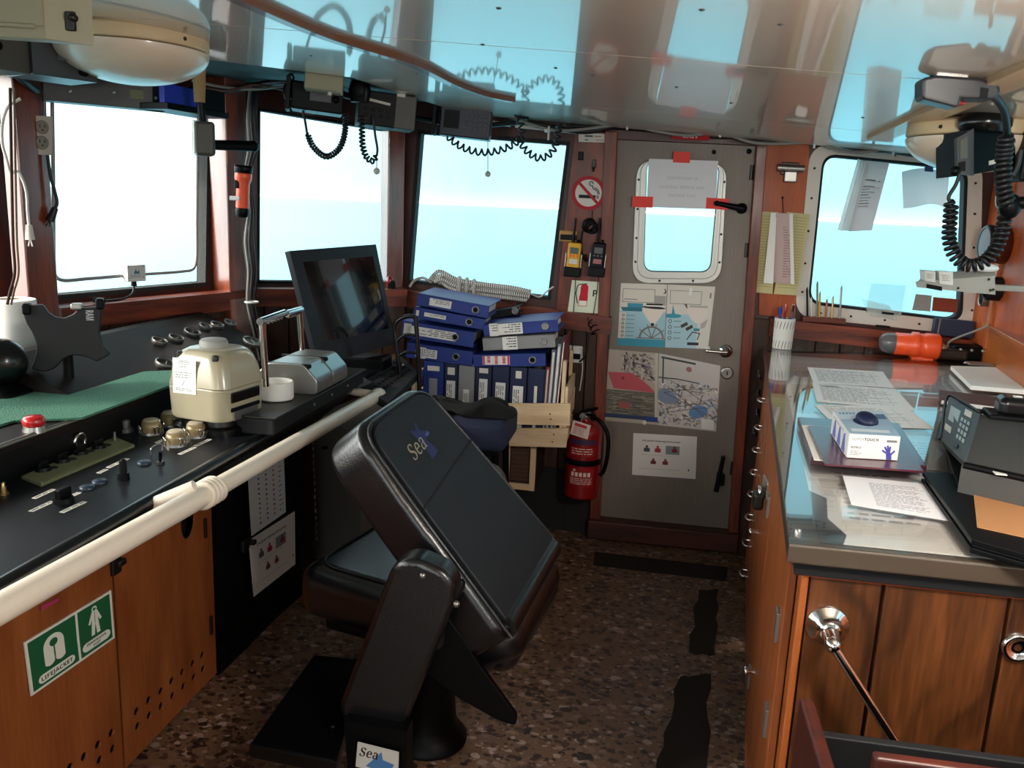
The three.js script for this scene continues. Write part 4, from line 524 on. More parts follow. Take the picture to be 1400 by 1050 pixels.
{ // cable runs
  const Q = (x, y, z) => onZ(x, y, z); let k = 0;
  const run = (label, pts, r, m) => wsingle('cable', label, 'cable', tube(pts, r, pts.length * 10, 8), m, 'cable runs');
  const P = (pts, z) => pts.map(([x, y]) => Q(x, y, z));
  const post = (x) => P([[346 + x, 118], [343 + x, 160], [345 + x * 1.2, 200], [339 + x * .6, 235], [343 + x * .8, 290], [340 + x * 1.4, 330], [344 + x * 1.3, 370], [342 + x, 412], [345 + x, 430], [352 + x, 462], [358 + x, 492]], -3.12);
  run('black cable on the outer side of the post bundle beside window two', post(-4), .0065, M.cable); run('black cable in the middle of the post bundle beside window two', post(1), .007, M.cable); run('thin black cable next to the window glass in the post bundle', post(6), .005, M.cable); run('grey cable running down among the black ones on the post', post(-1).map((p) => p.add(V(0, 0, .018))), .005, M.cableGrey);
  { const p = Q(344, 413, -3.09); wsingle('cable_tie', 'white tie holding the post cable bundle together', 'cable tie', T(flat(new THREE.TorusGeometry(.024, .004, 8, 20)), [p.x, p.y, p.z], [Math.PI / 2, 0, 0]), M.white); }
  const lf = (o) => [onZ(34, 100, -2.42), onZ(46, 135, -2.46), onZ(51, 210, -2.48), onZ(56, 290, -2.49), onZ(60, 350, -2.50), onZ(62, 408, -2.50)].map((p) => p.add(V(o, 0, o)));
  run('thick black cable strapped to the dark post under the outlet', lf(0), .008, M.cable); run('second black cable behind the thick one under the outlet', lf(-.02), .007, M.cable);
  const lw = (o) => [onZ(14, 120, -2.14), onZ(16, 240, -2.15), onZ(18, 330, -2.15), onZ(20, 375, -2.15), onZ(14, 398, -2.15), onZ(10, 416, -2.15)].map((p) => p.add(V(o, 0, 0))); run('brown cable down the leftmost sunlit post', lw(0), .004, std(0x3a2418, .8)); run('grey twisted cable beside the brown one on the leftmost post', lw(.012), .003, std(0x6a5a4e, .8));
  const jump = (label, pts, r, m) => run(label, pts.map(([x, y, z]) => Q(x, y, z)), r, m);
  jump('bundle cable sagging along the header from the post to the radios', [[20, 100, -2.3], [60, 128, -2.5], [150, 128, -2.8], [250, 130, -3.05], [320, 122, -3.15], [400, 112, -3.1], [480, 132, -3.2]], .012, M.cable);
  jump('thin grey cable crossing above the wiper motor', [[262, 110, -2.9], [300, 118, -2.95], [340, 122, -3.0], [390, 118, -3.0]], .005, M.cableGrey); jump('thin brown cable crossing above the wiper motor', [[270, 118, -2.88], [310, 124, -2.95], [350, 116, -3.0], [400, 126, -3.0]], .005, std(0x5a3e30, .6));
  jump('black cable clipped along the top of the starboard wall', [[560, 160, -3.55], [640, 172, -3.55], [720, 168, -3.55], [800, 180, -3.56], [858, 170, -3.56], [930, 180, -3.56], [985, 178, -3.56], [1030, 193, -3.56], [1100, 190, -3.56], [1180, 204, -3.56], [1260, 206, -3.56]], .010, M.cable);
  jump('grey cable sagging between clips above the door', [[690, 158, -3.53], [760, 178, -3.53], [858, 171, -3.53], [900, 180, -3.53], [940, 185, -3.53], [984, 182, -3.53], [1030, 195, -3.53], [1080, 196, -3.53], [1115, 193, -3.53]], .006, M.cableGrey);
  jump('grey cable sagging above the aft starboard window', [[1113, 193, -3.54], [1150, 206, -3.54], [1190, 207, -3.54], [1222, 200, -3.54], [1262, 206, -3.54]], .006, M.cableGrey);
  jump('second black cable under the ceiling edge above the door', [[780, 172, -3.6], [858, 175, -3.6], [985, 187, -3.6], [1040, 185, -3.6], [1120, 193, -3.6], [1250, 212, -3.6]], .009, M.cable);
  [[858, 168, 'left of the red exit sign'], [985, 178, 'right of the red exit sign'], [1114, 193, 'at the corner of the aft window'], [1222, 204, 'above the middle of the aft window'], [750, 182, 'at the corner of window three']].forEach(([x, y, w]) => { const p = Q(x, y, -3.525); wsingle('cable_clip', 'pale cable clip ' + w, 'clip', merge([T(box(.008, .055, .006, .002), p), T(box(.022, .012, .03, .003), [p.x - .008, p.y + .01, p.z - .012])]), M.white, 'cable clips'); });
}
// ---------- radios at the ceiling edge ----------
{
  // each: front face given by left/right pixels and heights, turned to face the camera
  const unit = (name, label, cat, z, x0, y0, x1, y1, dep, yaw, m) => { const c = onZ((x0 + x1) / 2, (y0 + y1) / 2, z), s = c.distanceTo(EYE) / 1150; const w = (x1 - x0) * s, h = (y1 - y0) * s; const g = thing(name, label, cat, [c.x, c.y, c.z], null, [0, rad(yaw), rad(-4)]); part(g, 'case', box(w, h, dep, .006), m, [0, 0, -dep / 2]); return { g, w, h, s }; };
  let r = unit('junction_box', 'small beige junction box under the ceiling edge between two radios', 'box', -2.70, 389 + 30, 94, 479 - 12, 122, .09, 20, M.creamBox); part(r.g, 'lid', box(r.w * .96, r.h * .92, .004, .002), M.creamBox, [0, 0, .002]); part(r.g, 'gland', cyl(.006, .007, .012, 12), M.cableWhite, [.02, -r.h / 2 - .004, -.02]);
  r = unit('radio_set', 'black radio with handset clipped below the beige junction box', 'radio', -2.80, 402, 116, 466, 150, .12, 22, M.black); part(r.g, 'front_plate', box(r.w * .42, r.h * .42, .006, .002), M.midGrey, [.01, .005, .003]); part(r.g, 'knob', lathe([[.012, 0], [.01, .016], [0, .017]], 16).rotateX(Math.PI / 2), M.black, [r.w * .36, 0, .0]); part(r.g, 'bracket', box(.014, r.h * 1.2, .10, .003), M.darkGrey, [-r.w / 2 - .012, .004, -.05]);
  r = unit('radio_set', 'grey radio with two rows of keys right of the round black microphone', 'radio', -2.98, 492, 127, 541, 170, .14, 24, M.darkGrey); part(r.g, 'name_strip', box(r.w * .64, .009, .003, .001), M.label, [.0, r.h * .2, .001], [0, 0, -.1]); for (let i = 0; i < 4; i++) for (let j = 0; j < 2; j++) part(r.g, 'key', box(.012, .01, .006, .002), M.black, [-r.w * .3 + i * .026, -.005 - j * .02, .002]); part(r.g, 'side_box', box(.075, r.h * .98, .13, .004), phy(0x4b4a45, .5), [r.w / 2 + .03, 0, -.06]); part(r.g, 'side_label', box(.03, .01, .003, .001), M.label, [r.w / 2 + .01, r.h / 2 - .004, .006]);
  r = unit('radio_telephone', 'navy radio telephone with number keypad hung over window three', 'radio', -3.36, 603, 140, 670, 186, .10, 8, phy(0x161c2b, .4)); for (let i = 0; i < 5; i++) for (let j = 0; j < 4; j++) part(r.g, 'key', box(.013, .011, .005, .002), M.midGrey, [.005 + i * .0185, .018 - j * .017, .001]); part(r.g, 'speaker_grille', box(r.w * .3, r.h * .5, .003, .001), M.black, [-r.w * .27, -.005, .001]); part(r.g, 'label', box(.03, .012, .002, .0005), M.label, [-.02, r.h * .36, .001]); part(r.g, 'label', box(.045, .009, .002, .0005), M.label, [.06, r.h * .34, .001]); part(r.g, 'bracket', box(.012, r.h * .9, .07, .003), M.darkGrey, [-r.w / 2 - .022, -.01, -.03]); part(r.g, 'side_knob', lathe([[.028, 0], [.028, .016], [0, .016]], 20).rotateZ(Math.PI / 2), M.darkGrey, [-r.w / 2, 0, -.03]);
  const mic = (x, y, z, s, label) => { const p = onZ(x, y, z); const g = thing('hand_microphone', label, 'microphone', p); part(g, 'body', loft([[-.03 * s, .05 * s, .03, .012], [0, .062 * s, .04, .016], [.022 * s, .05 * s, .034, .014], [.03 * s, .03 * s, .02, .008]]), M.black); part(g, 'grille', T(flat(new THREE.SphereGeometry(.02 * s, 16, 10)), [0, 0, .014], null, [1, 1, .5]), M.darkGrey); part(g, 'hook', tube([[0, .03 * s, 0], [.01, .045 * s, 0], [0, .06 * s, 0], [-.012, .05 * s, 0]], .004, 16, 8), M.black); };
  mic(492, 124, -2.9, 1.25, 'round black microphone hooked between the beige box and grey radio'); mic(715, 154, -3.45, .9, 'round black microphone hooked above the coiled cords at window three'); mic(398, 124, -2.86, .9, 'black microphone hooked at the forward end of the radio row');
  const cc = (label, z, pts, R, rr, pitch, lead) => { const g = thing('coiled_cord', label, 'cord', onZ(...pts[0], z)); const P = pts.map(([x, y, dz]) => onZ(x, y, z + (dz || 0))); wpart(g, 'coil', coil(P, R, rr, pitch), M.cable); if (lead) wpart(g, 'lead', tube(lead.map(([x, y]) => onZ(x, y, z)), .0045, 30, 8), M.cable); };
  cc('black coiled cord hanging in a wide loop under the beige box', -2.85, [[420, 182], [428, 200], [446, 214], [463, 204], [471, 184], [473, 154]], .0075, .0042, .0095, [[414, 150], [417, 165], [420, 184]]);
  cc('black coiled cord hanging in a narrow hook under the grey radio', -2.95, [[494, 158], [495, 180], [496, 200], [502, 216], [510, 220], [515, 211]], .0085, .004, .013, [[510, 160], [513, 185], [516, 205], [515, 213]]);
  cc('stretched coiled cord sagging below the navy radio telephone', -3.4, [[609, 184], [630, 200], [655, 208], [680, 206], [700, 198], [714, 186], [706, 150]], .012, .0042, .026); cc('stretched coiled cord sagging at the aft end of window three', -3.46, [[708, 186], [718, 204], [736, 216], [750, 212], [760, 198], [764, 176], [768, 168]], .012, .0042, .026);
  for (const [x, y0, y1, z, l] of [[515, 212, 234, -3.0, 'small pull ball on a thread in front of window two'], [667, 183, 238, -3.5, 'white pull ball hanging on a cord in front of window three']]) { const g = thing('pull_cord', l, 'pull cord', onZ(x, y1, z)); wpart(g, 'thread', bar(onZ(x, y0, z), onZ(x, y1, z), .0016, .0016, 6), M.cableGrey); wpart(g, 'ball', T(flat(new THREE.SphereGeometry(.012, 16, 12)), onZ(x, y1, z)), M.rope); }
}
// ---------- starboard wall, forward of the door ----------
const S = (x, y, w = .045) => onZ(x, y, -3.65 + w), sl = (pts, w, t) => slab(pts.map(([x, y]) => S(x, y, w)), t);
{
  wsingle('no_smoking_sign', 'round red and white no smoking sign on the timber beside window three', 'sign', (() => { const c = S(804.5, 264, .0445), g = flat(new THREE.CylinderGeometry(.069, .069, .002, 48)).rotateX(Math.PI / 2); const p = g.attributes.position, u = g.attributes.uv; for (let i = 0; i < p.count; i++) u.setXY(i, p.getX(i) / .138 + .5, p.getY(i) / .138 + .5); return g.translate(c.x, c.y, c.z); })(), print(512, 512, (c, w, h) => { c.fillStyle = '#b3202e'; c.fillRect(0, 0, w, h); c.fillStyle = '#d9d4cc'; c.beginPath(); c.arc(256, 256, 205, 0, 7); c.fill(); c.fillStyle = '#14161c'; c.fillRect(110, 285, 260, 50); c.fillRect(385, 285, 12, 50); c.fillRect(405, 285, 12, 50); c.strokeStyle = '#14161c'; c.lineWidth = 13; c.beginPath(); c.moveTo(400, 270); c.bezierCurveTo(410, 190, 310, 210, 320, 165); c.bezierCurveTo(330, 130, 260, 160, 265, 110); c.bezierCurveTo(275, 60, 330, 80, 320, 120); c.stroke(); c.beginPath(); c.moveTo(422, 270); c.bezierCurveTo(425, 200, 370, 180, 345, 170); c.stroke(); c.strokeStyle = '#b3202e'; c.lineWidth = 44; c.beginPath(); c.moveTo(112, 112); c.lineTo(400, 400); c.stroke(); }));
  wsingle('notice_strip', 'white notice strip at the top of the timber beside window three', 'label', sl([[791, 182], [831, 183], [831, 195], [791, 194]], .0435, .002), print(256, 80, (c, w, h) => { c.fillStyle = '#dfdcd6'; c.fillRect(0, 0, w, h); c.fillStyle = '#444'; c.fillRect(55, 18, 70, 14); c.fillStyle = '#b86'; c.fillRect(140, 20, 60, 12); c.fillStyle = '#555'; c.fillRect(55, 54, 30, 10); c.fillStyle = '#c98'; c.fillRect(150, 54, 70, 10); }));
  { const p = S(794, 213, .04); single('wall_clip', 'little black clip on the timber under the notice strip', 'clip', box(.022, .034, .014, .003), M.black, [p.x, p.y, p.z]); const q = S(812, 224, .04); wsingle('coat_hook', 'small dark metal hook above the no smoking sign', 'hook', merge([T(box(.016, .036, .008, .003), q), tube([[q.x, q.y - .01, q.z], [q.x, q.y - .03, q.z + .012], [q.x, q.y - .022, q.z + .022]], .0035, 14, 8)]), M.darkMetal); }
  wsingle('fire_extinguisher_sign', 'pale sign with a red extinguisher picture and a letter P', 'sign', sl([[782, 383], [827, 386], [823, 429], [776, 426]], .0445, .002), print(320, 320, (c, w, h) => { c.fillStyle = '#e0e6cf'; c.fillRect(0, 0, w, h); c.fillStyle = '#c5142a'; c.fillRect(92, 60, 74, 160); c.beginPath(); c.arc(129, 66, 37, Math.PI, 0); c.fill(); c.fillStyle = '#f2efe6'; c.fillRect(92, 200, 74, 52); c.strokeStyle = '#c5142a'; c.lineWidth = 5; c.strokeRect(92, 150, 74, 104); c.strokeStyle = '#222'; c.lineWidth = 9; c.beginPath(); c.moveTo(150, 26); c.lineTo(112, 34); c.bezierCurveTo(40, 30, 60, 90, 52, 130); c.lineTo(80, 230); c.stroke(); c.fillStyle = '#222'; c.font = 'bold 92px sans-serif'; c.fillText('P', 205, 150); }));
  { const m = M.tape; wsingle('exit_sign', 'red exit sign half hidden by cables above the door', 'sign', sl([[918, 179], [970, 181], [970, 192], [918, 190]], .06, .003), print(256, 64, (c, w, h) => { c.fillStyle = '#b5121f'; c.fillRect(0, 0, w, h); c.fillStyle = '#e8d8d4'; c.font = 'bold 50px sans-serif'; c.textAlign = 'center'; c.fillText('EXIT', 128, 50); })); }
  const handheld = (x0, y0, x1, y1, m, label, yellow) => { const c = S((x0 + x1) / 2, (y0 + y1) / 2, .07), w = Math.abs(S(x1, y0).x - S(x0, y0).x), h = S(x0, y0).y - S(x0, y1).y; const g = thing('handheld_radio', label, 'radio', [c.x, c.y, c.z], null, [0, 0, rad(-3)]);
    part(g, 'body', box(w * .78, h, .036, .007), m); part(g, 'screen', box(w * .5, h * .2, .004, .001), std(0x3a3f34, .3), [0, h * .25, .018]); for (let i = 0; i < 3; i++) part(g, 'key', box(w * .14, h * .06, .005, .002), yellow ? M.orange : M.midGrey, [(i - 1) * w * .2, h * .08, .018]); part(g, 'front_label', box(w * .5, h * .16, .003, .001), yellow ? M.label : M.redDark, [0, -h * .1, .0185]); part(g, 'antenna', lathe([[.007, 0], [.006, .03], [.0045, .1], [0, .102]], 12), M.black, [-w * .15, h * .5, 0]); part(g, 'knob', lathe([[.007, 0], [.007, .012], [0, .013]], 12), M.black, [w * .15, h * .5, 0]); part(g, 'charger_cup', merge([T(box(w * 1.0, h * .32, .05, .005), [0, -h * .44, -.004]), T(box(w * .95, h * .1, .012, .003), [0, 0, -.024])]), M.black); for (const s of [-1, 1]) part(g, 'cradle_arm', T(box(.005, h * .7, .03, .002), [s * w * .46, -h * .2, 0]), M.satin); };
  handheld(773, 332, 796, 374, M.yellow, 'yellow handheld radio standing in a black wall charger', true); handheld(806, 332, 829, 374, M.black, 'black handheld radio in a wall charger right of the yellow one', false);
  { const p = S(777, 323, .05), g = thing('charger_bracket', 'tan and black bracket behind the aerial of the yellow handheld radio', 'bracket', p); part(g, 'tan_plate', box(.075, .045, .016, .004), std(0xb98d4e, .6)); part(g, 'black_strip', box(.07, .022, .012, .003), M.black, [.002, -.004, .011]); }
  { const g = thing('headset', 'coiled black headset lead hung between the two handheld radios', 'headset', S(805, 308, .06)); for (let i = 0; i < 3; i++) { const p = S(805 + i * 2, 308 + i * 2, .055 + i * .012); wpart(g, 'loop', T(flat(new THREE.TorusGeometry(.026 - i * .003, .006, 8, 28)), p, [.3, .5 - i * .3, 0]), M.black); } wpart(g, 'lead', tube([S(796, 316, .06), S(794, 335, .06), S(797, 352, .06), S(802, 358, .06), S(800, 348, .065)], .004, 24, 8), M.black); wpart(g, 'hanger', bar(S(810, 288, .05), S(809, 304, .05), .002), M.black); }
  const wire = (label, pts) => wsingle('wall_wire', label, 'wire', tube(pts.map(([x, y]) => S(x, y, .055)), .0022, 40, 6), M.cable, 'thin wires on the timber'); wire('thin black wire over the left half of the extinguisher sign', [[787, 376], [786, 400], [784, 430], [783, 470], [781, 520]]); wire('thin black wire over the right half of the extinguisher sign', [[818, 376], [816, 400], [812, 425], [810, 438]]);
  { const g = thing('wire_bunch', 'bunch of black wire below the extinguisher sign', 'wire', S(810, 440, .06)); for (let i = 0; i < 4; i++) { const p = S(811 + i * 2 - 3, 436 + i * 6, .06); wpart(g, 'loop', T(flat(new THREE.TorusGeometry(.016 + .003 * (i % 2), .0028, 6, 20)), p, [.4 * i, .6, .3 * i]), M.black); } }
  { const p = S(787, 484, .03), g = thing('wall_socket', 'white wall socket with bent cables beside the crate', 'socket', p); part(g, 'plate', box(.06, .075, .03, .006), M.white); part(g, 'dark_inset', box(.045, .025, .006, .003), M.black, [0, -.008, .016]); part(g, 'lead', tube([[.02, -.03, .018], [.045, 0, .03], [.05, .08, .02], [.03, .14, .0]], .004, 30, 8), M.cable); part(g, 'lead', tube([[.025, .03, .015], [.035, -.06, .02], [.028, -.16, .01]], .003, 24, 8), M.cableWhite); }
}
{ // mooring line coiled on the sill of window three
  const g = thing('rope_hank', 'hank of white flecked rope lying on the sill of window three', 'rope', S(650, 395, .02)); const ropeM = std(0xffffff, .9, { map: canvasTex(128, 64, (c, w, h) => { c.fillStyle = '#ddd8d0'; c.fillRect(0, 0, w, h); c.strokeStyle = '#3a3438'; c.lineWidth = 9; for (let i = -2; i < 6; i++) { c.beginPath(); c.moveTo(i * 32, 0); c.lineTo(i * 32 + 40, h); c.stroke(); } }) }); ropeM.map.repeat.set(12, 1);
  const Z = (x, y, w) => S(x, y, w); const strand = (dy, w, j) => tube([Z(588 + j * 3, 383 + dy * .4, w), Z(600 + j * 2, 374 + dy + j, w + .01), Z(625, 385 + dy, w + .015), Z(660, 391 + dy, w + .012), Z(700, 396 + dy, w + .008), Z(726 - j, 401 + dy * .8, w)], .0085, 60, 8);
  let i = 0; for (const [dy, w] of [[-3, .015], [2, .03], [6, .045], [-1, .045], [9, .02], [4, .008], [12, .035]]) wpart(g, 'strand', strand(dy, w, i++), ropeM);
  for (const x of [628, 638, 648]) { const p = Z(x, 391 + (x - 628) * .2, .035); wpart(g, 'wrap', T(flat(new THREE.TorusGeometry(.032, .009, 8, 24)), p, [0, Math.PI / 2 + .2, 0], [1, 1.1, 1.1]), ropeM); }
  wpart(g, 'loose_end', tube([Z(590, 386, .02), Z(578, 380, .02), Z(566, 384, .02), Z(560, 392, .02)], .006, 24, 8), ropeM); wpart(g, 'loose_end', tube([Z(726, 402, .02), Z(738, 406, .02), Z(748, 398, .02), Z(757, 392, .015)], .0035, 24, 8), M.rope);
  const p = S(533, 388, .1), s = thing('sill_clamp', 'dark knob clamp with pale foot on the post by the monitor', 'clamp', [p.x, p.y, p.z]); part(s, 'knob', T(flat(new THREE.SphereGeometry(.02, 16, 12)), [0, .01, 0], null, [.8, 1.3, .8]), M.redDark); part(s, 'body', box(.03, .05, .03, .006), M.black, [.008, -.01, 0]); part(s, 'foot', box(.04, .03, .03, .004), M.white, [0, -.045, 0]);
}
// ---------- on the door ----------
const D = (x, y, w = .0145) => onZ(x, y, -3.65 + w), dl = (pts, w, t) => slab(pts.map(([x, y]) => D(x, y, w)), t);
wsingle('door_notice', 'white printed notice taped over the top of the door window', 'sheet', dl([[887, 217], [982, 220], [978, 286], [884, 283]], .0405, .001), print(640, 448, (c, w, h) => { c.fillStyle = '#e7e6ea'; c.fillRect(0, 0, w, h); c.fillStyle = '#c3c1c8'; c.font = '38px serif'; c.textAlign = 'center'; c.fillText('CHECKPOINT IS', 320, 185); c.fillText('GENERAL BRIDGE LIST', 320, 268); c.fillText('ANCHOR 1510', 320, 345); }));
[[[921, 207], [944, 208], [943, 223], [920, 222], 'at the top edge of the door notice'], [[865, 268], [893, 269], [892, 284], [864, 283], 'at the lower left corner of the door notice'], [[966, 270], [997, 272], [995, 287], [965, 285], 'at the lower right corner of the door notice']].forEach((q) => wsingle('red_tape', 'piece of bright red tape ' + q[4], 'tape', dl(q.slice(0, 4), .0425, .001), M.tape, 'red tape on the door notice'));
wsingle('safety_poster', 'seamanship poster with a ship wheel, left of the upper pair on the door', 'poster', dl([[849, 387], [912, 389], [908, 475], [844, 472]], .0145, .001), print(420, 580, (c, w, h) => {
  c.fillStyle = '#dcd5c9'; c.fillRect(0, 0, w, h); c.fillStyle = '#9fc3cf'; c.fillRect(0, 255, w, h); c.fillStyle = '#d8d2c8'; c.fillRect(0, 270, 60, 240); c.strokeStyle = '#5a5a5a'; c.lineWidth = 4; c.strokeRect(24, 50, 290, 120); c.fillStyle = '#a9a29c'; c.fillRect(315, 105, 100, 90); c.fillStyle = '#3f8fa8'; c.fillRect(70, 180, 140, 70); c.fillStyle = '#2d6f80'; c.beginPath(); c.moveTo(10, 220); c.lineTo(210, 220); c.lineTo(200, 255); c.lineTo(30, 255); c.closePath(); c.fill();
  c.fillStyle = '#e6d8cb'; c.beginPath(); c.moveTo(200, 225); c.lineTo(412, 235); c.quadraticCurveTo(370, 310, 325, 365); c.lineTo(290, 365); c.quadraticCurveTo(220, 290, 200, 225); c.fill(); c.fillStyle = '#1d1d1f'; c.beginPath(); c.ellipse(310, 215, 105, 12, .05, 0, 7); c.fill(); c.fillRect(240, 178, 150, 16); c.fillStyle = '#e9e9e4'; c.fillRect(240, 194, 160, 12); c.beginPath(); c.moveTo(411, 40); c.arc(395, 65, 22, -1, 1.6); c.fillStyle = '#4a4a4a'; c.arc(385, 62, 20, 1.4, -1.2, true); c.fill();
  c.strokeStyle = '#7a6f6a'; c.lineWidth = 16; c.beginPath(); c.arc(300, 500, 105, Math.PI, 0); c.stroke(); c.lineWidth = 9; for (let i = 0; i < 6; i++) { const a = Math.PI + i * Math.PI / 5; c.beginPath(); c.moveTo(300, 500); c.lineTo(300 + Math.cos(a) * 135, 500 + Math.sin(a) * 135); c.stroke(); } c.fillStyle = '#2a2a2e'; c.beginPath(); c.arc(303, 372, 16, 0, 7); c.fill(); c.fillStyle = '#3d95ab'; c.fillRect(0, 510, w, 70); for (let i = 0; i < 6; i++) { c.fillStyle = '#555'; c.beginPath(); c.arc(38, 295 + i * 38, 13, 0, 7); c.fill(); c.fillStyle = '#dcd5c9'; c.beginPath(); c.arc(38, 295 + i * 38, 7, 0, 7); c.fill(); c.fillStyle = '#7f98a0'; c.fillRect(66, 290 + i * 38, 75, 9); } c.fillStyle = '#777'; c.fillRect(36, 142, 120, 7); }));
wsingle('safety_poster', 'seamanship poster with a worn edge, right of the upper pair on the door', 'poster', dl([[913, 389], [978, 392], [968, 477], [909, 475]], .0145, .001), print(420, 580, (c, w, h) => {
  c.fillStyle = '#d9d3c8'; c.fillRect(0, 0, w, h); c.fillStyle = '#a9cad4'; c.fillRect(0, 270, w * .72, h); c.strokeStyle = '#5a5a5a'; c.lineWidth = 4; c.strokeRect(30, 52, 280, 120); c.fillStyle = '#6a6460'; c.beginPath(); c.moveTo(160, 170); c.lineTo(200, 225); c.lineTo(190, 172); c.fill(); c.fillStyle = '#e8e6e2'; c.fillRect(195, 20, 26, 70); c.fillStyle = '#3a97ad'; c.beginPath(); c.moveTo(60, 180); c.lineTo(82, 265); c.lineTo(52, 265); c.fill(); c.beginPath(); c.ellipse(60, 285, 85, 20, 0, 0, 7); c.fill();
  c.fillStyle = '#e3d6cc'; c.beginPath(); c.moveTo(190, 215); c.quadraticCurveTo(290, 170, 385, 225); c.quadraticCurveTo(360, 330, 290, 350); c.quadraticCurveTo(220, 310, 190, 215); c.fill(); c.fillStyle = '#b3a9a6'; c.fillRect(215, 182, 160, 18); c.beginPath(); c.moveTo(330, 350); c.lineTo(390, 300); c.lineTo(370, 380); c.lineTo(330, 400); c.fill(); c.fillStyle = '#4a3c38'; for (const [x, y] of [[140, 370], [190, 395]]) { c.save(); c.translate(x, y); c.rotate(-.5); c.fillRect(0, 0, 70, 30); c.restore(); } c.fillStyle = '#2f8a98'; c.fillRect(270, 395, 55, 24); c.fillStyle = '#2c2c2e'; c.fillRect(215, 525, 110, 26); c.strokeStyle = '#4a4a4c'; c.lineWidth = 10; c.beginPath(); c.moveTo(210, 500); c.lineTo(260, 430); c.lineTo(330, 440); c.lineTo(310, 500); c.stroke(); for (let i = 0; i < 4; i++) { c.strokeStyle = '#555'; c.lineWidth = 6; c.beginPath(); c.arc(40, 335 + i * 52, 15, 0, 7); c.stroke(); c.fillStyle = '#86a0a8'; c.fillRect(75, 328 + i * 52, 70, 12); } c.fillStyle = '#8a8078'; c.fillRect(380, 60, 16, 50); }));
wsingle('machinery_poster', 'faded poster with a red hull, left of the lower pair', 'poster', dl([[828, 477], [900, 483], [899, 581], [826, 575]], .0145, .001), print(420, 560, (c, w, h) => {
  c.fillStyle = '#b5a99b'; c.fillRect(0, 0, w, h); for (let i = 0; i < 170; i++) { c.fillStyle = ['#6a5f5c', '#8a7a7c', '#c9beb4', '#3e3c3e', '#9c8f96'][i % 5]; c.beginPath(); c.ellipse(rnd(130, 395), rnd(20, 220), rnd(3, 22), rnd(3, 12), rnd(0, 3), 0, 7); c.fill(); } c.fillStyle = '#6f6a60'; c.fillRect(0, 310, w, 190); for (let i = 0; i < 90; i++) { c.fillStyle = ['#57564c', '#8f8a7c', '#9a9684', '#4a4c4a'][i % 4]; c.fillRect(rnd(0, w - 60), rnd(315, 490), rnd(20, 90), rnd(3, 9)); } c.fillStyle = '#c25660'; c.beginPath(); c.moveTo(20, 175); c.lineTo(210, 170); c.quadraticCurveTo(330, 230, 400, 310); c.lineTo(70, 300); c.closePath(); c.fill(); c.fillStyle = '#8f2e3a'; c.beginPath(); c.arc(140, 215, 12, 0, 7); c.fill(); c.fillStyle = '#c7c0b0'; c.fillRect(395, 0, 25, 520); c.fillStyle = '#2d3f66'; c.fillRect(0, 500, w, 30); c.fillStyle = '#22458a'; c.fillRect(330, 500, 90, 40); c.fillStyle = '#a55a52'; c.fillRect(110, 400, 90, 50); }));
wsingle('ship_poster', 'faded grey ship poster, right of the lower pair on the door', 'poster', dl([[901, 483], [985, 500], [979, 590], [899, 581]], .0145, .001), print(480, 560, (c, w, h) => {
  c.fillStyle = '#c6bfbb'; c.fillRect(0, 0, w, h); c.fillStyle = '#3d443f'; c.fillRect(20, 20, 270, 16); c.fillRect(30, 20, 12, 210); c.fillRect(0, 180, 330, 9); for (let i = 0; i < 320; i++) { c.globalAlpha = .7; c.fillStyle = ['#5d5f66', '#8f8c90', '#e2dedb', '#57483a', '#4c5d7c', '#7d93b2', '#a89888'][i % 7]; c.beginPath(); c.ellipse(rnd(0, w), rnd(190, 540), rnd(3, 24), rnd(2, 10), rnd(0, 3), 0, 7); c.fill(); } c.globalAlpha = 1; c.fillStyle = '#7b8da6'; c.beginPath(); c.ellipse(70, 330, 85, 55, .2, 0, 7); c.fill(); c.fillStyle = '#5f88b5'; c.beginPath(); c.ellipse(330, 420, 80, 50, -.4, 0, 7); c.fill(); c.strokeStyle = '#55524f'; c.lineWidth = 5; for (let i = 0; i < 7; i++) { c.beginPath(); c.moveTo(rnd(0, 100), rnd(190, 500)); c.lineTo(rnd(300, 480), rnd(190, 500)); c.stroke(); } c.fillStyle = '#9c6a66'; c.beginPath(); c.arc(240, 85, 22, 0, 7); c.fill(); c.fillStyle = '#e8e4e0'; c.fillRect(360, 470, 100, 80); }));
wsingle('donning_sheet', 'life jacket instruction sheet low on the steel door', 'sheet', dl([[866, 592], [953, 597], [951, 655], [864, 649]], .0145, .001), M.donning);
// magnets holding the posters
[[968, 476, 'at the upper poster corner under the lever handle'], [881, 578, 'at the foot of the red hull poster']].forEach(([x, y, w]) => { const p = D(x, y, .014); single('magnet', 'small white round magnet ' + w, 'magnet', lathe([[.009, 0], [.009, .006], [.006, .009], [0, .01]], 16).rotateX(Math.PI / 2), M.white, p, null, 'poster magnets'); });
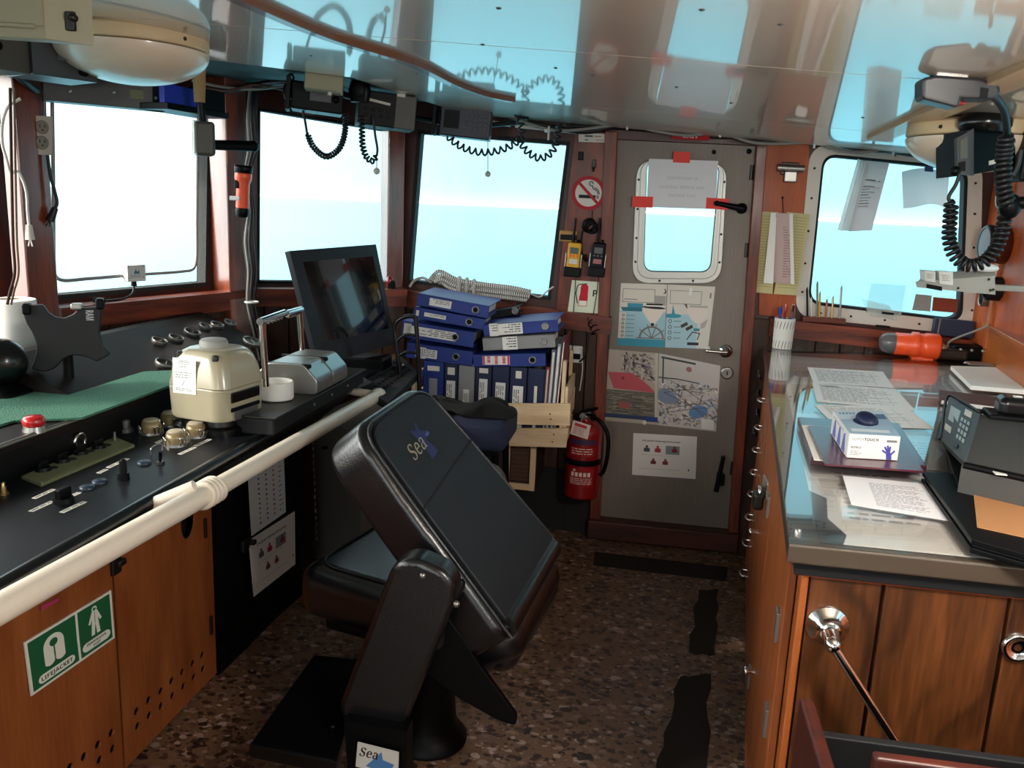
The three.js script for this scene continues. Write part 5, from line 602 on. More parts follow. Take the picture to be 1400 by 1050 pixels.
// ---------- corner by window three: monitor, shelf, crate of binders ----------
{
  const o = V(-1.225, 1.22, -2.862), n = V(-1.089, 1.231, -3.206).sub(o).cross(V(-1.15, .934, -2.865).sub(o)).normalize().negate(); const Q = (x, y, w = 0) => onPlane(x, y, o.clone().addScaledVector(n, w), n);
  const g = thing('monitor', 'large black flat monitor leaning back beside the engine control, window mirrored in its screen', 'monitor', V(-1.05, .86, -3.0)); const f = (pts, w) => pts.map(([x, y]) => Q(x, y, w));
  wpart(g, 'case', slab(f([[396, 343], [514, 334], [541, 470], [436, 500]], .0), .025), phy(0x22252a, .4));
  const bz = (pts) => wpart(g, 'bezel', slab(f(pts, .008), .008), phy(0x1c1f24, .35)); bz([[396, 343], [514, 334], [510, 350], [414, 358]]); bz([[396, 343], [414, 358], [445, 468], [436, 500]]); bz([[510, 350], [514, 334], [541, 470], [533, 450]]); bz([[441, 468], [533, 449], [541, 470], [436, 500]]);
  wpart(g, 'screen', slab(f([[414, 357], [510, 349], [534, 451], [443, 470]], .004), .002), M.screen); wpart(g, 'stand', T(box(.16, .10, .12, .01), [-1.07, .80, -3.12]), M.black); wpart(g, 'foot', T(box(.24, .02, .26, .008), [-1.09, .755, -3.12]), M.black);
}
{ const P = [[480, 520], [548, 488], [572, 510], [530, 552]].map(([x, y]) => onY(x, y, .80)); const g = thing('keyboard_tray', 'dark grey keyboard on a tray under the monitor', 'keyboard', P[0]); wpart(g, 'tray', T(ext(P.map((p) => [p.x, -p.z]), .02, .004).rotateX(-Math.PI / 2), [0, .78, 0]), M.darkGrey); const keys = []; for (let i = 0; i < 11; i++) for (let j = 0; j < 4; j++) { const a = P[0].clone().lerp(P[1], (i + .7) / 12.4), b = P[3].clone().lerp(P[2], (i + .7) / 12.4), c = a.lerp(b, (j + .8) / 5.4); keys.push(T(box(.014, .006, .016, .003, 1), [c.x, .807, c.z], [0, .5, 0])); } wpart(g, 'keys', merge(keys), M.black).userData.kind = 'stuff'; }
{ const g = thing('side_cabinet', 'grey steel cabinet on the floor behind the helm chair, below the keyboard', 'cabinet', [-1.1, 0, -3.1]); wpart(g, 'body', T(ext([[-1.27, 3.06], [-1.0, 2.84], [-.93, 3.21], [-1.2, 3.43]], .60, .004).rotateX(-Math.PI / 2), [0, .004, 0]), phy(0x6c6a64, .5)); const a = V(-1.27, .3, -3.06), b = V(-1.0, .3, -2.84), q = (t, y) => a.clone().lerp(b, t).setY(y).add(V(.004, 0, .005)); wpart(g, 'door', slab([q(.06, .57), q(.94, .57), q(.94, .04), q(.06, .04)], .006), phy(0x74726c, .5)); const k = q(.3, .5); wpart(g, 'vent', T(box(.05, .012, .006, .002), k, [0, .68, 0]), M.black); }
{ // bent tube rack
  const g = thing('tube_rack', 'black bent tube rack with three rungs in front of the blue binders', 'rack', onZ(560, 560, -3.02)); const Z = (x, y, d = 0) => onZ(x, y, -3.05 + d); wpart(g, 'upright', tube([Z(552, 556), Z(548, 520), Z(542, 470), Z(540, 446), Z(546, 437), Z(562, 432), Z(568, 434)], .0085, 40, 10), M.blackGloss); wpart(g, 'upright', tube([Z(568, 433), Z(571, 470), Z(573, 520), Z(576, 570)], .0085, 30, 10), M.blackGloss); for (const [a, b] of [[462, 458], [484, 482]]) wpart(g, 'rung', tube([Z(543, a + 4), Z(553, b), Z(571, b + 1)], .006, 16, 8), M.blackGloss); wpart(g, 'bolt', T(flat(new THREE.SphereGeometry(.006, 10, 8)), Z(551, 499, .01)), M.satin);
}
const CZ = -3.23; // front of the crate
const zx = (x, y) => onZ(x, y, CZ);
{
  const g = thing('wooden_crate', 'pale pine slatted crate full of binders standing under window three', 'crate', [-.57, .47, -3.4]);
  const slat = (pts, t = .012) => wpart(g, 'slat', muv(slab(pts.map(([x, y]) => zx(x, y)), t), 'x'), M.pine); slat([[560, 552], [780, 552], [779, 582], [560, 577]]); slat([[560, 586], [777, 586], [774, 612], [560, 606]]);
  const r = zx(776, 552).x, l = zx(560, 552).x, yt = zx(776, 495).y, yb = zx(776, 611).y, ym = zx(700, 552).y; for (const x of [l + .008, r - .008]) { for (const [a, b] of [[ym, ym - .085], [ym - .10, yb]]) wpart(g, 'side_slat', muv(T(box(.012, a - b, .30, .002), [x, (a + b) / 2, CZ - .165]), 'z'), M.pine); wpart(g, 'side_slat', muv(T(box(.012, .075, .30, .002), [x, ym + .045, CZ - .165]), 'z'), M.pine); for (const z of [CZ - .03, CZ - .30]) wpart(g, 'post', muv(T(box(.014, (x < -.57 ? ym : yt) - yb, .035, .002), [x - Math.sign(x + .57) * .014, ((x < -.57 ? ym : yt) + yb) / 2, z]), 'y'), M.pine); }
  wpart(g, 'base_board', muv(T(box(r - l, .010, .31, .002), [(l + r) / 2, yb + .006, CZ - .165]), 'x'), M.pine); wpart(g, 'back_slat', muv(T(box(r - l, .1, .012, .002), [(l + r) / 2, ym - .03, CZ - .32]), 'x'), M.pine);
  for (const [x, y] of [[752, 566], [753, 573], [757, 594], [755, 604], [620, 567]]) { const p = zx(x, y); wpart(g, 'nail', T(flat(new THREE.SphereGeometry(.003, 8, 6)), p), M.darkMetal); }
  const s = thing('wall_locker', 'small pine framed locker with brown front under the crate', 'locker', [-.62, .25, -3.45]); const ly = (x, y) => onZ(x, y, -3.3); const xl = -.86, xr = ly(732, 640).x, y1 = yb - .004, y0 = ly(732, 672).y, xa0 = ly(693, 640).x; wpart(s, 'case', T(box(xr - xl, y1 - y0, .3, .003), [(xl + xr) / 2, (y0 + y1) / 2, -3.46]), std(0x2a1e17, .7)); for (const [x, w] of [[xr - .012, .024], [xa0, .02]]) wpart(s, 'frame_strip', muv(T(box(w, y1 - y0, .014, .002), [x, (y0 + y1) / 2, -3.306]), 'y'), M.pine); for (const y of [y0 + .014, y1 - .012]) wpart(s, 'frame_strip', muv(T(box(xr - xa0, .026, .013, .002), [(xr + xa0) / 2, y, -3.306]), 'x'), M.pine); const xa = ly(697, 640).x, xb = ly(722, 640).x; wpart(s, 'brown_panel', T(box(xb - xa, (y1 - y0) * .78, .006, .002), [(xa + xb) / 2, (y0 + y1) / 2 + .012, -3.309]), std(0x4a3226, .6)); for (let i = 0; i < 7; i++) wpart(s, 'louvre', T(box(xb - xa - .01, .008, .006, .002), [(xa + xb) / 2, y0 + .045 + i * .019, -3.305]), std(0x5a3e30, .6));
}
// binders
{
  const yb = zx(700, 606).y + .012, yT = zx(690, 503).y;
  const labels = [0, 1, 2, 3].map((k) => print(128, 256, (c, w, h) => { c.fillStyle = '#e4e2de'; c.fillRect(0, 0, w, h); for (let i = 0; i < 3 + k % 2; i++) { c.save(); c.translate(24 + i * 26, 20); c.rotate(Math.PI / 2); textLines(c, 0, 0, 210 - (i * 37 + k * 20) % 70, 1, 26, '#444'); c.restore(); } }));
  const lblH = [0, 1, 2].map((k) => print(256, 64, (c, w, h) => { c.fillStyle = k === 2 ? '#f0e4e4' : '#e6e4e0'; c.fillRect(0, 0, w, h); if (k === 2) { c.strokeStyle = '#c03040'; c.lineWidth = 4; c.strokeRect(3, 3, w - 6, h - 6); } textLines(c, 14, 10, 225, 3, 18, k === 2 ? '#c04a52' : '#44464e'); }));
  // standing with spine outwards; origin at the spine's foot
  function binder(w, h, d, col, lab, opt = {}) {
    const g = new THREE.Group(); const cov = merge([T(box(w, h, .004, .0015, 1), [0, h / 2, -.002]), T(box(.004, h, d, .0015, 1), [-w / 2 + .002, h / 2, -d / 2]), T(box(.004, h, d, .0015, 1), [w / 2 - .002, h / 2, -d / 2])]); part(g, 'cover', cov, col); part(g, 'pages', T(box(w - .014, h - .03, d - .02, .001, 1), [0, h / 2 - .004, -d / 2]), M.paper);
    if (opt.ring !== undefined) part(g, 'finger_ring', T(flat(new THREE.TorusGeometry(.0125, .003, 8, 24)), [0, opt.ring * h, .001]), M.satin), part(g, 'finger_hole', T(cyl(.0115, .0115, .002, 20), null, [Math.PI / 2, 0, 0]), opt.pale ? M.binderGrey : M.black, [0, opt.ring * h, .0005]);
    for (const [cy, lw, lh, mt] of lab) part(g, 'label', slab([V(-lw / 2, cy * h + lh / 2, .0012), V(lw / 2, cy * h + lh / 2, .0012), V(lw / 2, cy * h - lh / 2, .0012), V(-lw / 2, cy * h - lh / 2, .0012)].map((p) => p.add(V(opt.lx || 0, 0, 0))), .0008), mt);
    return g;
  }
  const put = (g, label, pos, rz, ry = 0) => { g.name = named('ring_binder'); g.position.copy(pos); g.rotation.set(0, ry, rz, 'YXZ'); tag(g, label, 'binder', 'ring binders in and on the crate'); scene.add(g); };
  const st = [[577, 606, M.blue, [[.42, .034, .2, M.binderGreyL = std(0x8d9096, .7)], [.9, .05, .02, M.label]], 'standing blue binder with a grey spine label at the forward end of the crate'], [606, 625, M.navy, [[.44, .036, .18, labels[0]], [.88, .03, .03, M.label]], 'standing dark blue binder between the grey labelled blue one and the grey one'], [625, 648, M.binderGrey, [[.3, .024, .2, labels[1]]], 'standing pale grey binder in the crate'], [648, 671, M.navy, [[.5, .034, .18, labels[2]], [.92, .036, .02, M.label]], 'standing navy binder just aft of the grey one'], [671, 695, M.navy, [[.5, .04, .16, labels[3]]], 'standing navy binder with a broad ragged label, under the middle of the red lettered binder'], [695, 719, M.navy, [[.42, .042, .19, labels[0]], [.9, .024, .03, M.label]], 'standing navy binder with two labels, third navy one from the grey binder'], [719, 743, M.navy, [[.42, .012, .2, M.label]], 'standing navy binder with one thin label strip, next to the folders']];
  for (const [a, b, m, lab, label] of st) { const x0 = onZ(a, 560, CZ - .03).x, x1 = onZ(b, 560, CZ - .03).x; put(binder(x1 - x0 - .002, yT - yb, .27, m, lab), label, V((x0 + x1) / 2, yb, CZ - .03), 0); }
  // lying: built standing, then turned so that the spine runs along the crate
  const lie = (x0, y0, x1, y1, t, z, m, lab, label, opt) => { const a = onZ(x0, y0, z), b = onZ(x1, y1, z), L = a.distanceTo(b), ang = Math.atan2(b.y - a.y, b.x - a.x); put(binder(t, L, .27, m, lab, opt), label, V(a.x, a.y, z), ang - Math.PI / 2); };
  const lz = CZ - .02; // centre line of each spine from its left to its right end
  lie(556, 478, 646, 491, .063, lz, M.blue, [[.24, .045, .03, lblH[0]], [.3, .035, .09, labels[1]]], 'lying blue binder, lowest of the forward stack', { ring: .75, lx: .004 }); lie(549, 449, 648, 465, .066, lz, M.blue, [[.42, .036, .2, labels[3]], [.08, .05, .03, M.label]], 'lying blue binder with a long white label, second from the bottom of the forward stack', { ring: .74 });
  lie(566, 427, 663, 444, .046, lz - .01, M.blue, [[.3, .016, .09, labels[2]], [.05, .022, .012, M.label]], 'lying blue binder with a short label, second from the top of the forward stack', { ring: .78 }); lie(570, 409, 668, 427, .05, lz - .01, M.blue, [[.33, .03, .09, labels[0]]], 'lying blue binder topmost on the forward stack', { ring: .82 });
  lie(647, 493, 746, 492, .052, lz, M.blue, [[.32, .036, .11, lblH[2]]], 'lying blue binder with a red lettered label across the navy binders', { ring: .82 }); lie(660, 471, 759, 466, .052, lz, M.binderGrey, [[.38, .052, .06, labels[1]]], 'lying grey binder in the aft stack', { ring: .84, pale: 1 }); lie(661, 452, 763, 445, .047, lz, M.blue, [[.14, .05, .035, labels[0]], [.36, .044, .1, labels[3]]], 'lying blue binder topmost on the aft stack', { ring: .83, pale: 1 });
  lie(672, 432, 710, 424, .03, CZ - .22, M.darkGrey, [], 'dark grey binder lying behind the two stacks under the window sill', { ring: .85, pale: 1 });
  const fold = (x0, x1, y0, m, label, k) => { const a = onZ(x0, y0, CZ - .05), b = onZ(x1, y0, CZ - .05); const g = thing('paper_folder', label, 'folder', [(a.x + b.x) / 2, yb, CZ - .18], 'folders at the aft end of the crate', [0, 0, rad(-1.5 - k)]); part(g, 'cover', T(box(b.x - a.x, a.y - yb, .25, .002), [0, (a.y - yb) / 2, 0]), m); part(g, 'sheets', T(box((b.x - a.x) * .5, a.y - yb - .02, .255, .001), [0, (a.y - yb) / 2, .001]), M.paper); };
  fold(744, 749, 502, std(0xa83a40, .6), 'red card folder standing next to the last navy binder', 0); fold(750, 756, 478, std(0x5f6f80, .5), 'slate blue folder standing in the middle of the folders', .4); fold(757, 762, 470, std(0x9fb0bf, .4), 'pale blue plastic folder standing among the folders', .8); fold(763, 766, 464, std(0x7c2026, .5), 'dark red folder standing against the crate end', 1.2);
}
{ // extinguisher
  const Z = -3.5, b = onZ(794, 677, Z), t = onZ(799, 578, Z), r = .076, h = t.y - b.y; const g = thing('fire_extinguisher', 'red fire extinguisher with a paper tag strapped to the wall beside the door', 'fire extinguisher', [b.x, b.y, Z]);
  part(g, 'cylinder', lathe([[0, 0], [r * .9, 0], [r, .012], [r, h * .86], [r * .92, h * .94], [r * .6, h], [.022, h + .012], [.022, h + .02]], 40), M.redDark); part(g, 'valve', lathe([[.02, h + .018], [.024, h + .03], [.02, h + .05], [0, h + .052]], 20), M.satin); part(g, 'trigger', merge([bar(V(-.02, h + .05, .01), V(.05, h + .075, .03), .007), bar(V(-.02, h + .04, .01), V(.045, h + .045, .04), .006)]), M.black); part(g, 'gauge', T(cyl(.014, .014, .01, 20), [-.01, h + .035, .024], [Math.PI / 2, 0, 0]), M.satin);
  part(g, 'hose', tube([[.02, h + .03, .0], [.06, h + .02, .02], [.098, h - .03, .03], [.105, h - .12, .035], [.092, h - .2, .03], [.08, h - .22, .02]], .009, 40, 10), M.black); part(g, 'strap', lathe([[r + .001, h * .47], [r + .004, h * .475], [r + .004, h * .545], [r + .001, h * .55]], 40), M.black);
  const band = (y0, y1, m, n) => { const k = flat(new THREE.CylinderGeometry(r + .0012, r + .0012, (y1 - y0) * h, 24, 1, true, -.75, 1.5)); part(g, n, k.translate(0, (y0 + y1) / 2 * h, 0), m); }; band(.6, .72, print(256, 96, (c, w, h2) => { c.fillStyle = '#9c1119'; c.fillRect(0, 0, w, h2); textLines(c, 20, 8, 210, 3, 26, '#e3d3cd', 1); }), 'label'); band(.76, .83, std(0x3a2c50, .5), 'band'); band(.2, .44, print(256, 200, (c, w, h2) => { c.fillStyle = '#9c1119'; c.fillRect(0, 0, w, h2); c.fillStyle = '#e8dcd6'; for (let i = 0; i < 5; i++) c.fillRect(30 + i * 40, 45, 28, 46); textLines(c, 20, 110, 215, 4, 20, '#e3d3cd', 1); c.beginPath(); c.arc(60, 22, 14, 0, 7); c.fill(); }), 'label');
  const tg = part(g, 'tag', slab([V(-.045, h + .03, .085), V(.03, h + .015, .095), V(.02, h - .045, .1), V(-.055, h - .03, .09)], .001), print(160, 128, (c, w, h2) => { c.fillStyle = '#dccfc8'; c.fillRect(0, 0, w, h2); c.fillStyle = '#b8413c'; c.fillRect(20, 16, 110, 28); textLines(c, 16, 56, 120, 4, 16, '#a55'); })); part(g, 'tag_string', bar(V(-.01, h + .04, .02), V(-.012, h + .02, .092), .0012, .0012, 6), M.white);
}
{ // stool with navy pad and black cloth
  const Z = -2.86, a = onZ(604, 572, Z), b = onZ(692, 580, Z), c = onZ(640, 615, Z); const x0 = b.x - .36, x1 = b.x; const g = thing('padded_stool', 'navy cushioned stool standing between the helm chair and the crate', 'stool', [(x0 + x1) / 2, 0, Z - .14]); const yt = onZ(690, 578, Z).y, w = .36;
  part(g, 'cushion', T(box(w, .115, .30, .03, 4), [0, yt - .058, 0]), M.navyCloth); part(g, 'seat_plate', T(box(w - .05, .016, .26, .004), [0, yt - .124, 0]), M.black); for (const [sx, sz] of [[1, 1], [-1, 1], [1, -1], [-1, -1]]) part(g, 'leg', bar(V(sx * (w / 2 - .04), yt - .13, sz * .11), V(sx * (w / 2 - .02), .0, sz * .13), .013, .011), M.black); part(g, 'stretcher', merge([bar(V(-w / 2 + .03, .22, .12), V(w / 2 - .03, .22, .12), .009), bar(V(-w / 2 + .03, .22, -.12), V(w / 2 - .03, .22, -.12), .009)]), M.black);
  const q = onZ(636, 565, Z); const cl = flat(new THREE.SphereGeometry(1, 40, 24)); const p = cl.attributes.position; for (let i = 0; i < p.count; i++) { const X = p.getX(i), Y = p.getY(i), Zz = p.getZ(i); const k = 1 + .25 * Math.sin(X * 5 + Zz * 3) * Math.cos(Zz * 6 + Y * 2); p.setXYZ(i, X * .15 * k, Math.max(-.004, Y * .035 * (1.1 + .7 * Math.sin(X * 4))) + (X < 0 ? .03 * -X : 0), Zz * .075 * k); } cl.computeVertexNormals(); single('black_cloth', 'rumpled black cloth lying on the navy stool cushion', 'cloth', cl, std(0x121311, .95), [q.x + .02, yt + .006, Z - .10]);
}
// ---------- helm chair ----------
{
  const B = V(-.5, 0, -2.05), g = thing('helm_chair', 'black vinyl helm chair on a pedestal with its back folded forward', 'chair', B);
  const bm = V(-.425, .715, -2.02), n = V(.735, .66, .165).normalize(), r = V(.15, .1, -.985).addScaledVector(n, -V(.15, .1, -.985).dot(n)).normalize(), u = n.clone().cross(r).normalize(); const MB = new THREE.Matrix4().makeBasis(r, u, n).setPosition(bm);
  // padded shell: outline in the plane of the back, swollen over its depth
  const outline = [[-.245, -.30], [.245, -.30], [.222, .05], [.195, .30], [-.195, .30], [-.222, .05]];
  const shell = (k, r0) => rpoly(outline.map(([x, y]) => [x * k, y * (k * .5 + .5)]), r0);
  const back = ext(shell(.93, [.03, .03, .05, .07, .07, .05]), .085, .022, [], 10); back.translate(0, 0, -.115); smooth(back, 50); wpart(g, 'backrest', muv(back.applyMatrix4(MB)), M.leather);
  const inset = ext(shell(.86, [.02, .02, .05, .06, .06, .05]), .006, .004, [], 10); inset.translate(0, -.0, -.007); wpart(g, 'back_panel', muv(inset.applyMatrix4(MB)), M.vinyl);
  const L = (x, y, z = .006) => V(x, y, z).applyMatrix4(MB); wpart(g, 'seam', bar(L(-.195, .055, .003), L(.195, .095, .003), .0035, .0035, 8), M.seam);
  const pip = []; const pp = rpoly(outline.map(([x, y]) => [x * .945, y * .975]), [.03, .03, .05, .07, .07, .05]).getPoints(10).map((p) => L(p.x, p.y, -.006)); wpart(g, 'piping', tube(pp, .0045, 120, 8, true), M.leather);
  wpart(g, 'logo', slab([L(-.11, .23, .0035), L(.05, .245, .0035), L(.055, .125, .0035), L(-.105, .11, .0035)], .0006), new THREE.MeshStandardMaterial({ roughness: .6, transparent: true, map: canvasTex(320, 256, (c) => { c.fillStyle = '#26315c'; c.beginPath(); c.moveTo(150, 30); c.lineTo(200, 60); c.lineTo(250, 20); c.lineTo(240, 80); c.lineTo(300, 110); c.lineTo(230, 130); c.lineTo(250, 230); c.lineTo(150, 235); c.lineTo(170, 150); c.closePath(); c.fill(); c.fillStyle = '#4a5590'; c.fillRect(250, 112, 44, 18); c.fillStyle = '#a0957a'; c.font = 'italic 118px serif'; c.fillText('Sea', 10, 165); }) }));
  const low = box(.42, .14, .20, .06, 6); low.translate(0, -.31, -.115); wpart(g, 'lower_bolster', muv(low.applyMatrix4(MB)), M.leather); { const c = L(0, -.275, -.06); wpart(g, 'lumbar_pad', muv(T(box(.13, .15, .38, .05, 6), [c.x + .005, c.y - .075, c.z], [0, -.15, -.35])), M.leather); } const roll = bar(L(-.21, -.285, -.02), L(.21, -.285, -.02), .03, .03, 18); wpart(g, 'bolster_roll', roll, M.leather);
  // seat cushion
  const yaw = rad(-14.5), sc = V(-.565, .458, -2.045); const seat = box(.44, .15, .47, .055, 6); wpart(g, 'seat', muv(T(seat, sc, [0, yaw, rad(-2)])), M.leather); const sp = rrect(.36, .40, .06).getPoints(8).map((p) => V(p.x, .076, p.y).applyEuler(new THREE.Euler(0, yaw, rad(-2))).add(sc)); wpart(g, 'seat_seam', tube(sp, .003, 90, 6, true), M.seam); wpart(g, 'seat_pan', T(box(.36, .03, .38, .008), [sc.x + .02, sc.y - .09, sc.z], [0, yaw, 0]), M.black);
  // folded-down armrest on the near side
  const Z = -1.70, aT = onZ(582, 790, Z), aB = onZ(506, 985, Z), d = aB.clone().sub(aT), len = d.length(), ang = Math.atan2(d.x, -d.y); const arm = ext(rrect(.132, len + .05, .05), .05, .014, [], 10); wpart(g, 'armrest', muv(T(smooth(arm, 50), [(aT.x + aB.x) / 2, (aT.y + aB.y) / 2, Z - .05], [0, 0, ang])), M.leather);
  const arm2 = ext(rrect(.115, len + .02, .05), .05, .012, [], 8); wpart(g, 'armrest', muv(T(smooth(arm2, 50), [aT.x - .05, (aT.y + aB.y) / 2 + .05, -2.36], [0, 0, ang])), M.leather);
  const hv = onZ(592, 795, Z - .03); wpart(g, 'hinge', merge([T(box(.10, .045, .06, .012), [hv.x, hv.y, hv.z]), bar(V(hv.x + .04, hv.y - .03, hv.z + .03), V(hv.x + .05, hv.y - .03, hv.z - .12), .018)]), M.blackGloss); for (const [x, y] of [[578, 787], [624, 826]]) { const p = onZ(x, y, Z + .012); wpart(g, 'bolt', T(flat(new THREE.SphereGeometry(.008, 12, 8)), p), M.satin); }
  // side bracket blade
  const bl = [[560, 800], [610, 838], [632, 868], [655, 905], [706, 975], [705, 986], [680, 978], [628, 948], [585, 915], [552, 880], [545, 830]].map(([x, y]) => { const p = onZ(x, y, -1.80); return [p.x, p.y]; }); wpart(g, 'side_bracket', T(ext(rpoly(bl, .008), .012, .003), [0, 0, -1.80]), M.black);
  // pedestal, footrest, maker's plate
  wpart(g, 'pedestal', merge([T(lathe([[.105, 0], [.105, .012], [.09, .03], [.075, .06], [.07, .12], [.065, .30], [.08, .33], [0, .33]], 36), [B.x - .01, 0, B.z + .03])]), M.black); wpart(g, 'swivel_box', T(box(.2, .10, .2, .012), [B.x - .03, .345, B.z + .02], [0, yaw, 0]), M.black);
  const fq = [[345, 1018], [458, 1042], [496, 905], [430, 898]].map(([x, y]) => onY(x, y, .2)); wpart(g, 'footrest', T(ext(fq.map((p) => [p.x, -p.z]), .028, .005).rotateX(-Math.PI / 2), [0, .172, 0]), M.blackGloss.clone()); wpart(g, 'footrest_arm', merge([bar(fq[2].clone().lerp(fq[3], .4).setY(.18), V(B.x - .05, .24, B.z + .02), .016), bar(fq[1].clone().lerp(fq[2], .35).setY(.18), V(B.x - .04, .24, B.z + .1), .016)]), M.black); { const p = onZ(455, 998, -1.72); wpart(g, 'bolt', T(flat(new THREE.SphereGeometry(.010, 12, 8)), p), M.satin); }
  const pl = [[489, 1015], [545, 1029], [544, 1062], [486, 1048]].map(([x, y]) => onZ(x, y, -1.64)); const pm = print(256, 128, (c, w, h) => { c.fillStyle = '#cfd0cb'; c.fillRect(0, 0, w, h); c.fillStyle = '#4a7fb8'; c.beginPath(); c.moveTo(120, 50); c.lineTo(150, 20); c.lineTo(160, 60); c.lineTo(230, 70); c.lineTo(200, 128); c.lineTo(60, 112); c.closePath(); c.fill(); c.fillStyle = '#111'; c.font = 'italic bold 66px serif'; c.fillText('Sea', 12, 66); }); wpart(g, 'maker_plate', slab(pl, .003), pm); const pb = [[470, 985], [556, 1000], [556, 1075], [476, 1066]].map(([x, y]) => onZ(x, y, -1.655)); wpart(g, 'plate_holder', slab(pb, .05), M.black);
  const kn = onZ(545, 1000, -1.72); wpart(g, 'adjuster_knob', T(lathe([[.02, 0], [.022, .015], [.018, .03], [0, .031]], 18).rotateX(Math.PI / 2), kn), M.darkMetal); wpart(g, 'arm_support', merge([bar(V(aT.x + .02, aT.y - .03, Z - .05), V(B.x + .02, .36, B.z + .06), .02), bar(V(aT.x - .03, aT.y - .04, -2.33), V(B.x - .02, .36, B.z - .06), .02)]), M.black); wpart(g, 'back_hinge', bar(L(-.2, -.27, -.1), L(.2, -.27, -.1), .02), M.black);
}
// anti-slip strips stuck on the floor
{
  const st = (label, pts, jag) => { const P = []; pts.forEach((p, i) => { const q = pts[(i + 1) % pts.length]; const m = jag ? 7 : 1; for (let k = 0; k < m; k++) { const t = k / m; P.push([p[0] + (q[0] - p[0]) * t + (jag && k ? rnd(-5, 5) : 0), p[1] + (q[1] - p[1]) * t + (jag && k ? rnd(-2, 2) : 0)]); } }); const W = P.map(([x, y]) => onY(x, y, 0)); wsingle('grip_strip', label, 'grip strip', ext(W.map((p) => [p.x, -p.z]), .002, 0).rotateX(-Math.PI / 2).translate(0, .0005, 0), std(0x1d1714, .95, { bumpMap: rep(texFine, 8), bumpScale: .001 }), 'black grip strips on the floor'); };
  st('long straight black grip strip in front of the door threshold', [[813, 755], [995, 776], [993, 795], [811, 773]], 0); st('ragged black grip strip patch halfway along the drawer cabinet', [[955, 808], [982, 806], [977, 896], [942, 893]], 1); st('ragged black grip strip running out of the bottom of the picture', [[930, 926], [972, 923], [966, 1060], [896, 1060]], 1);
}
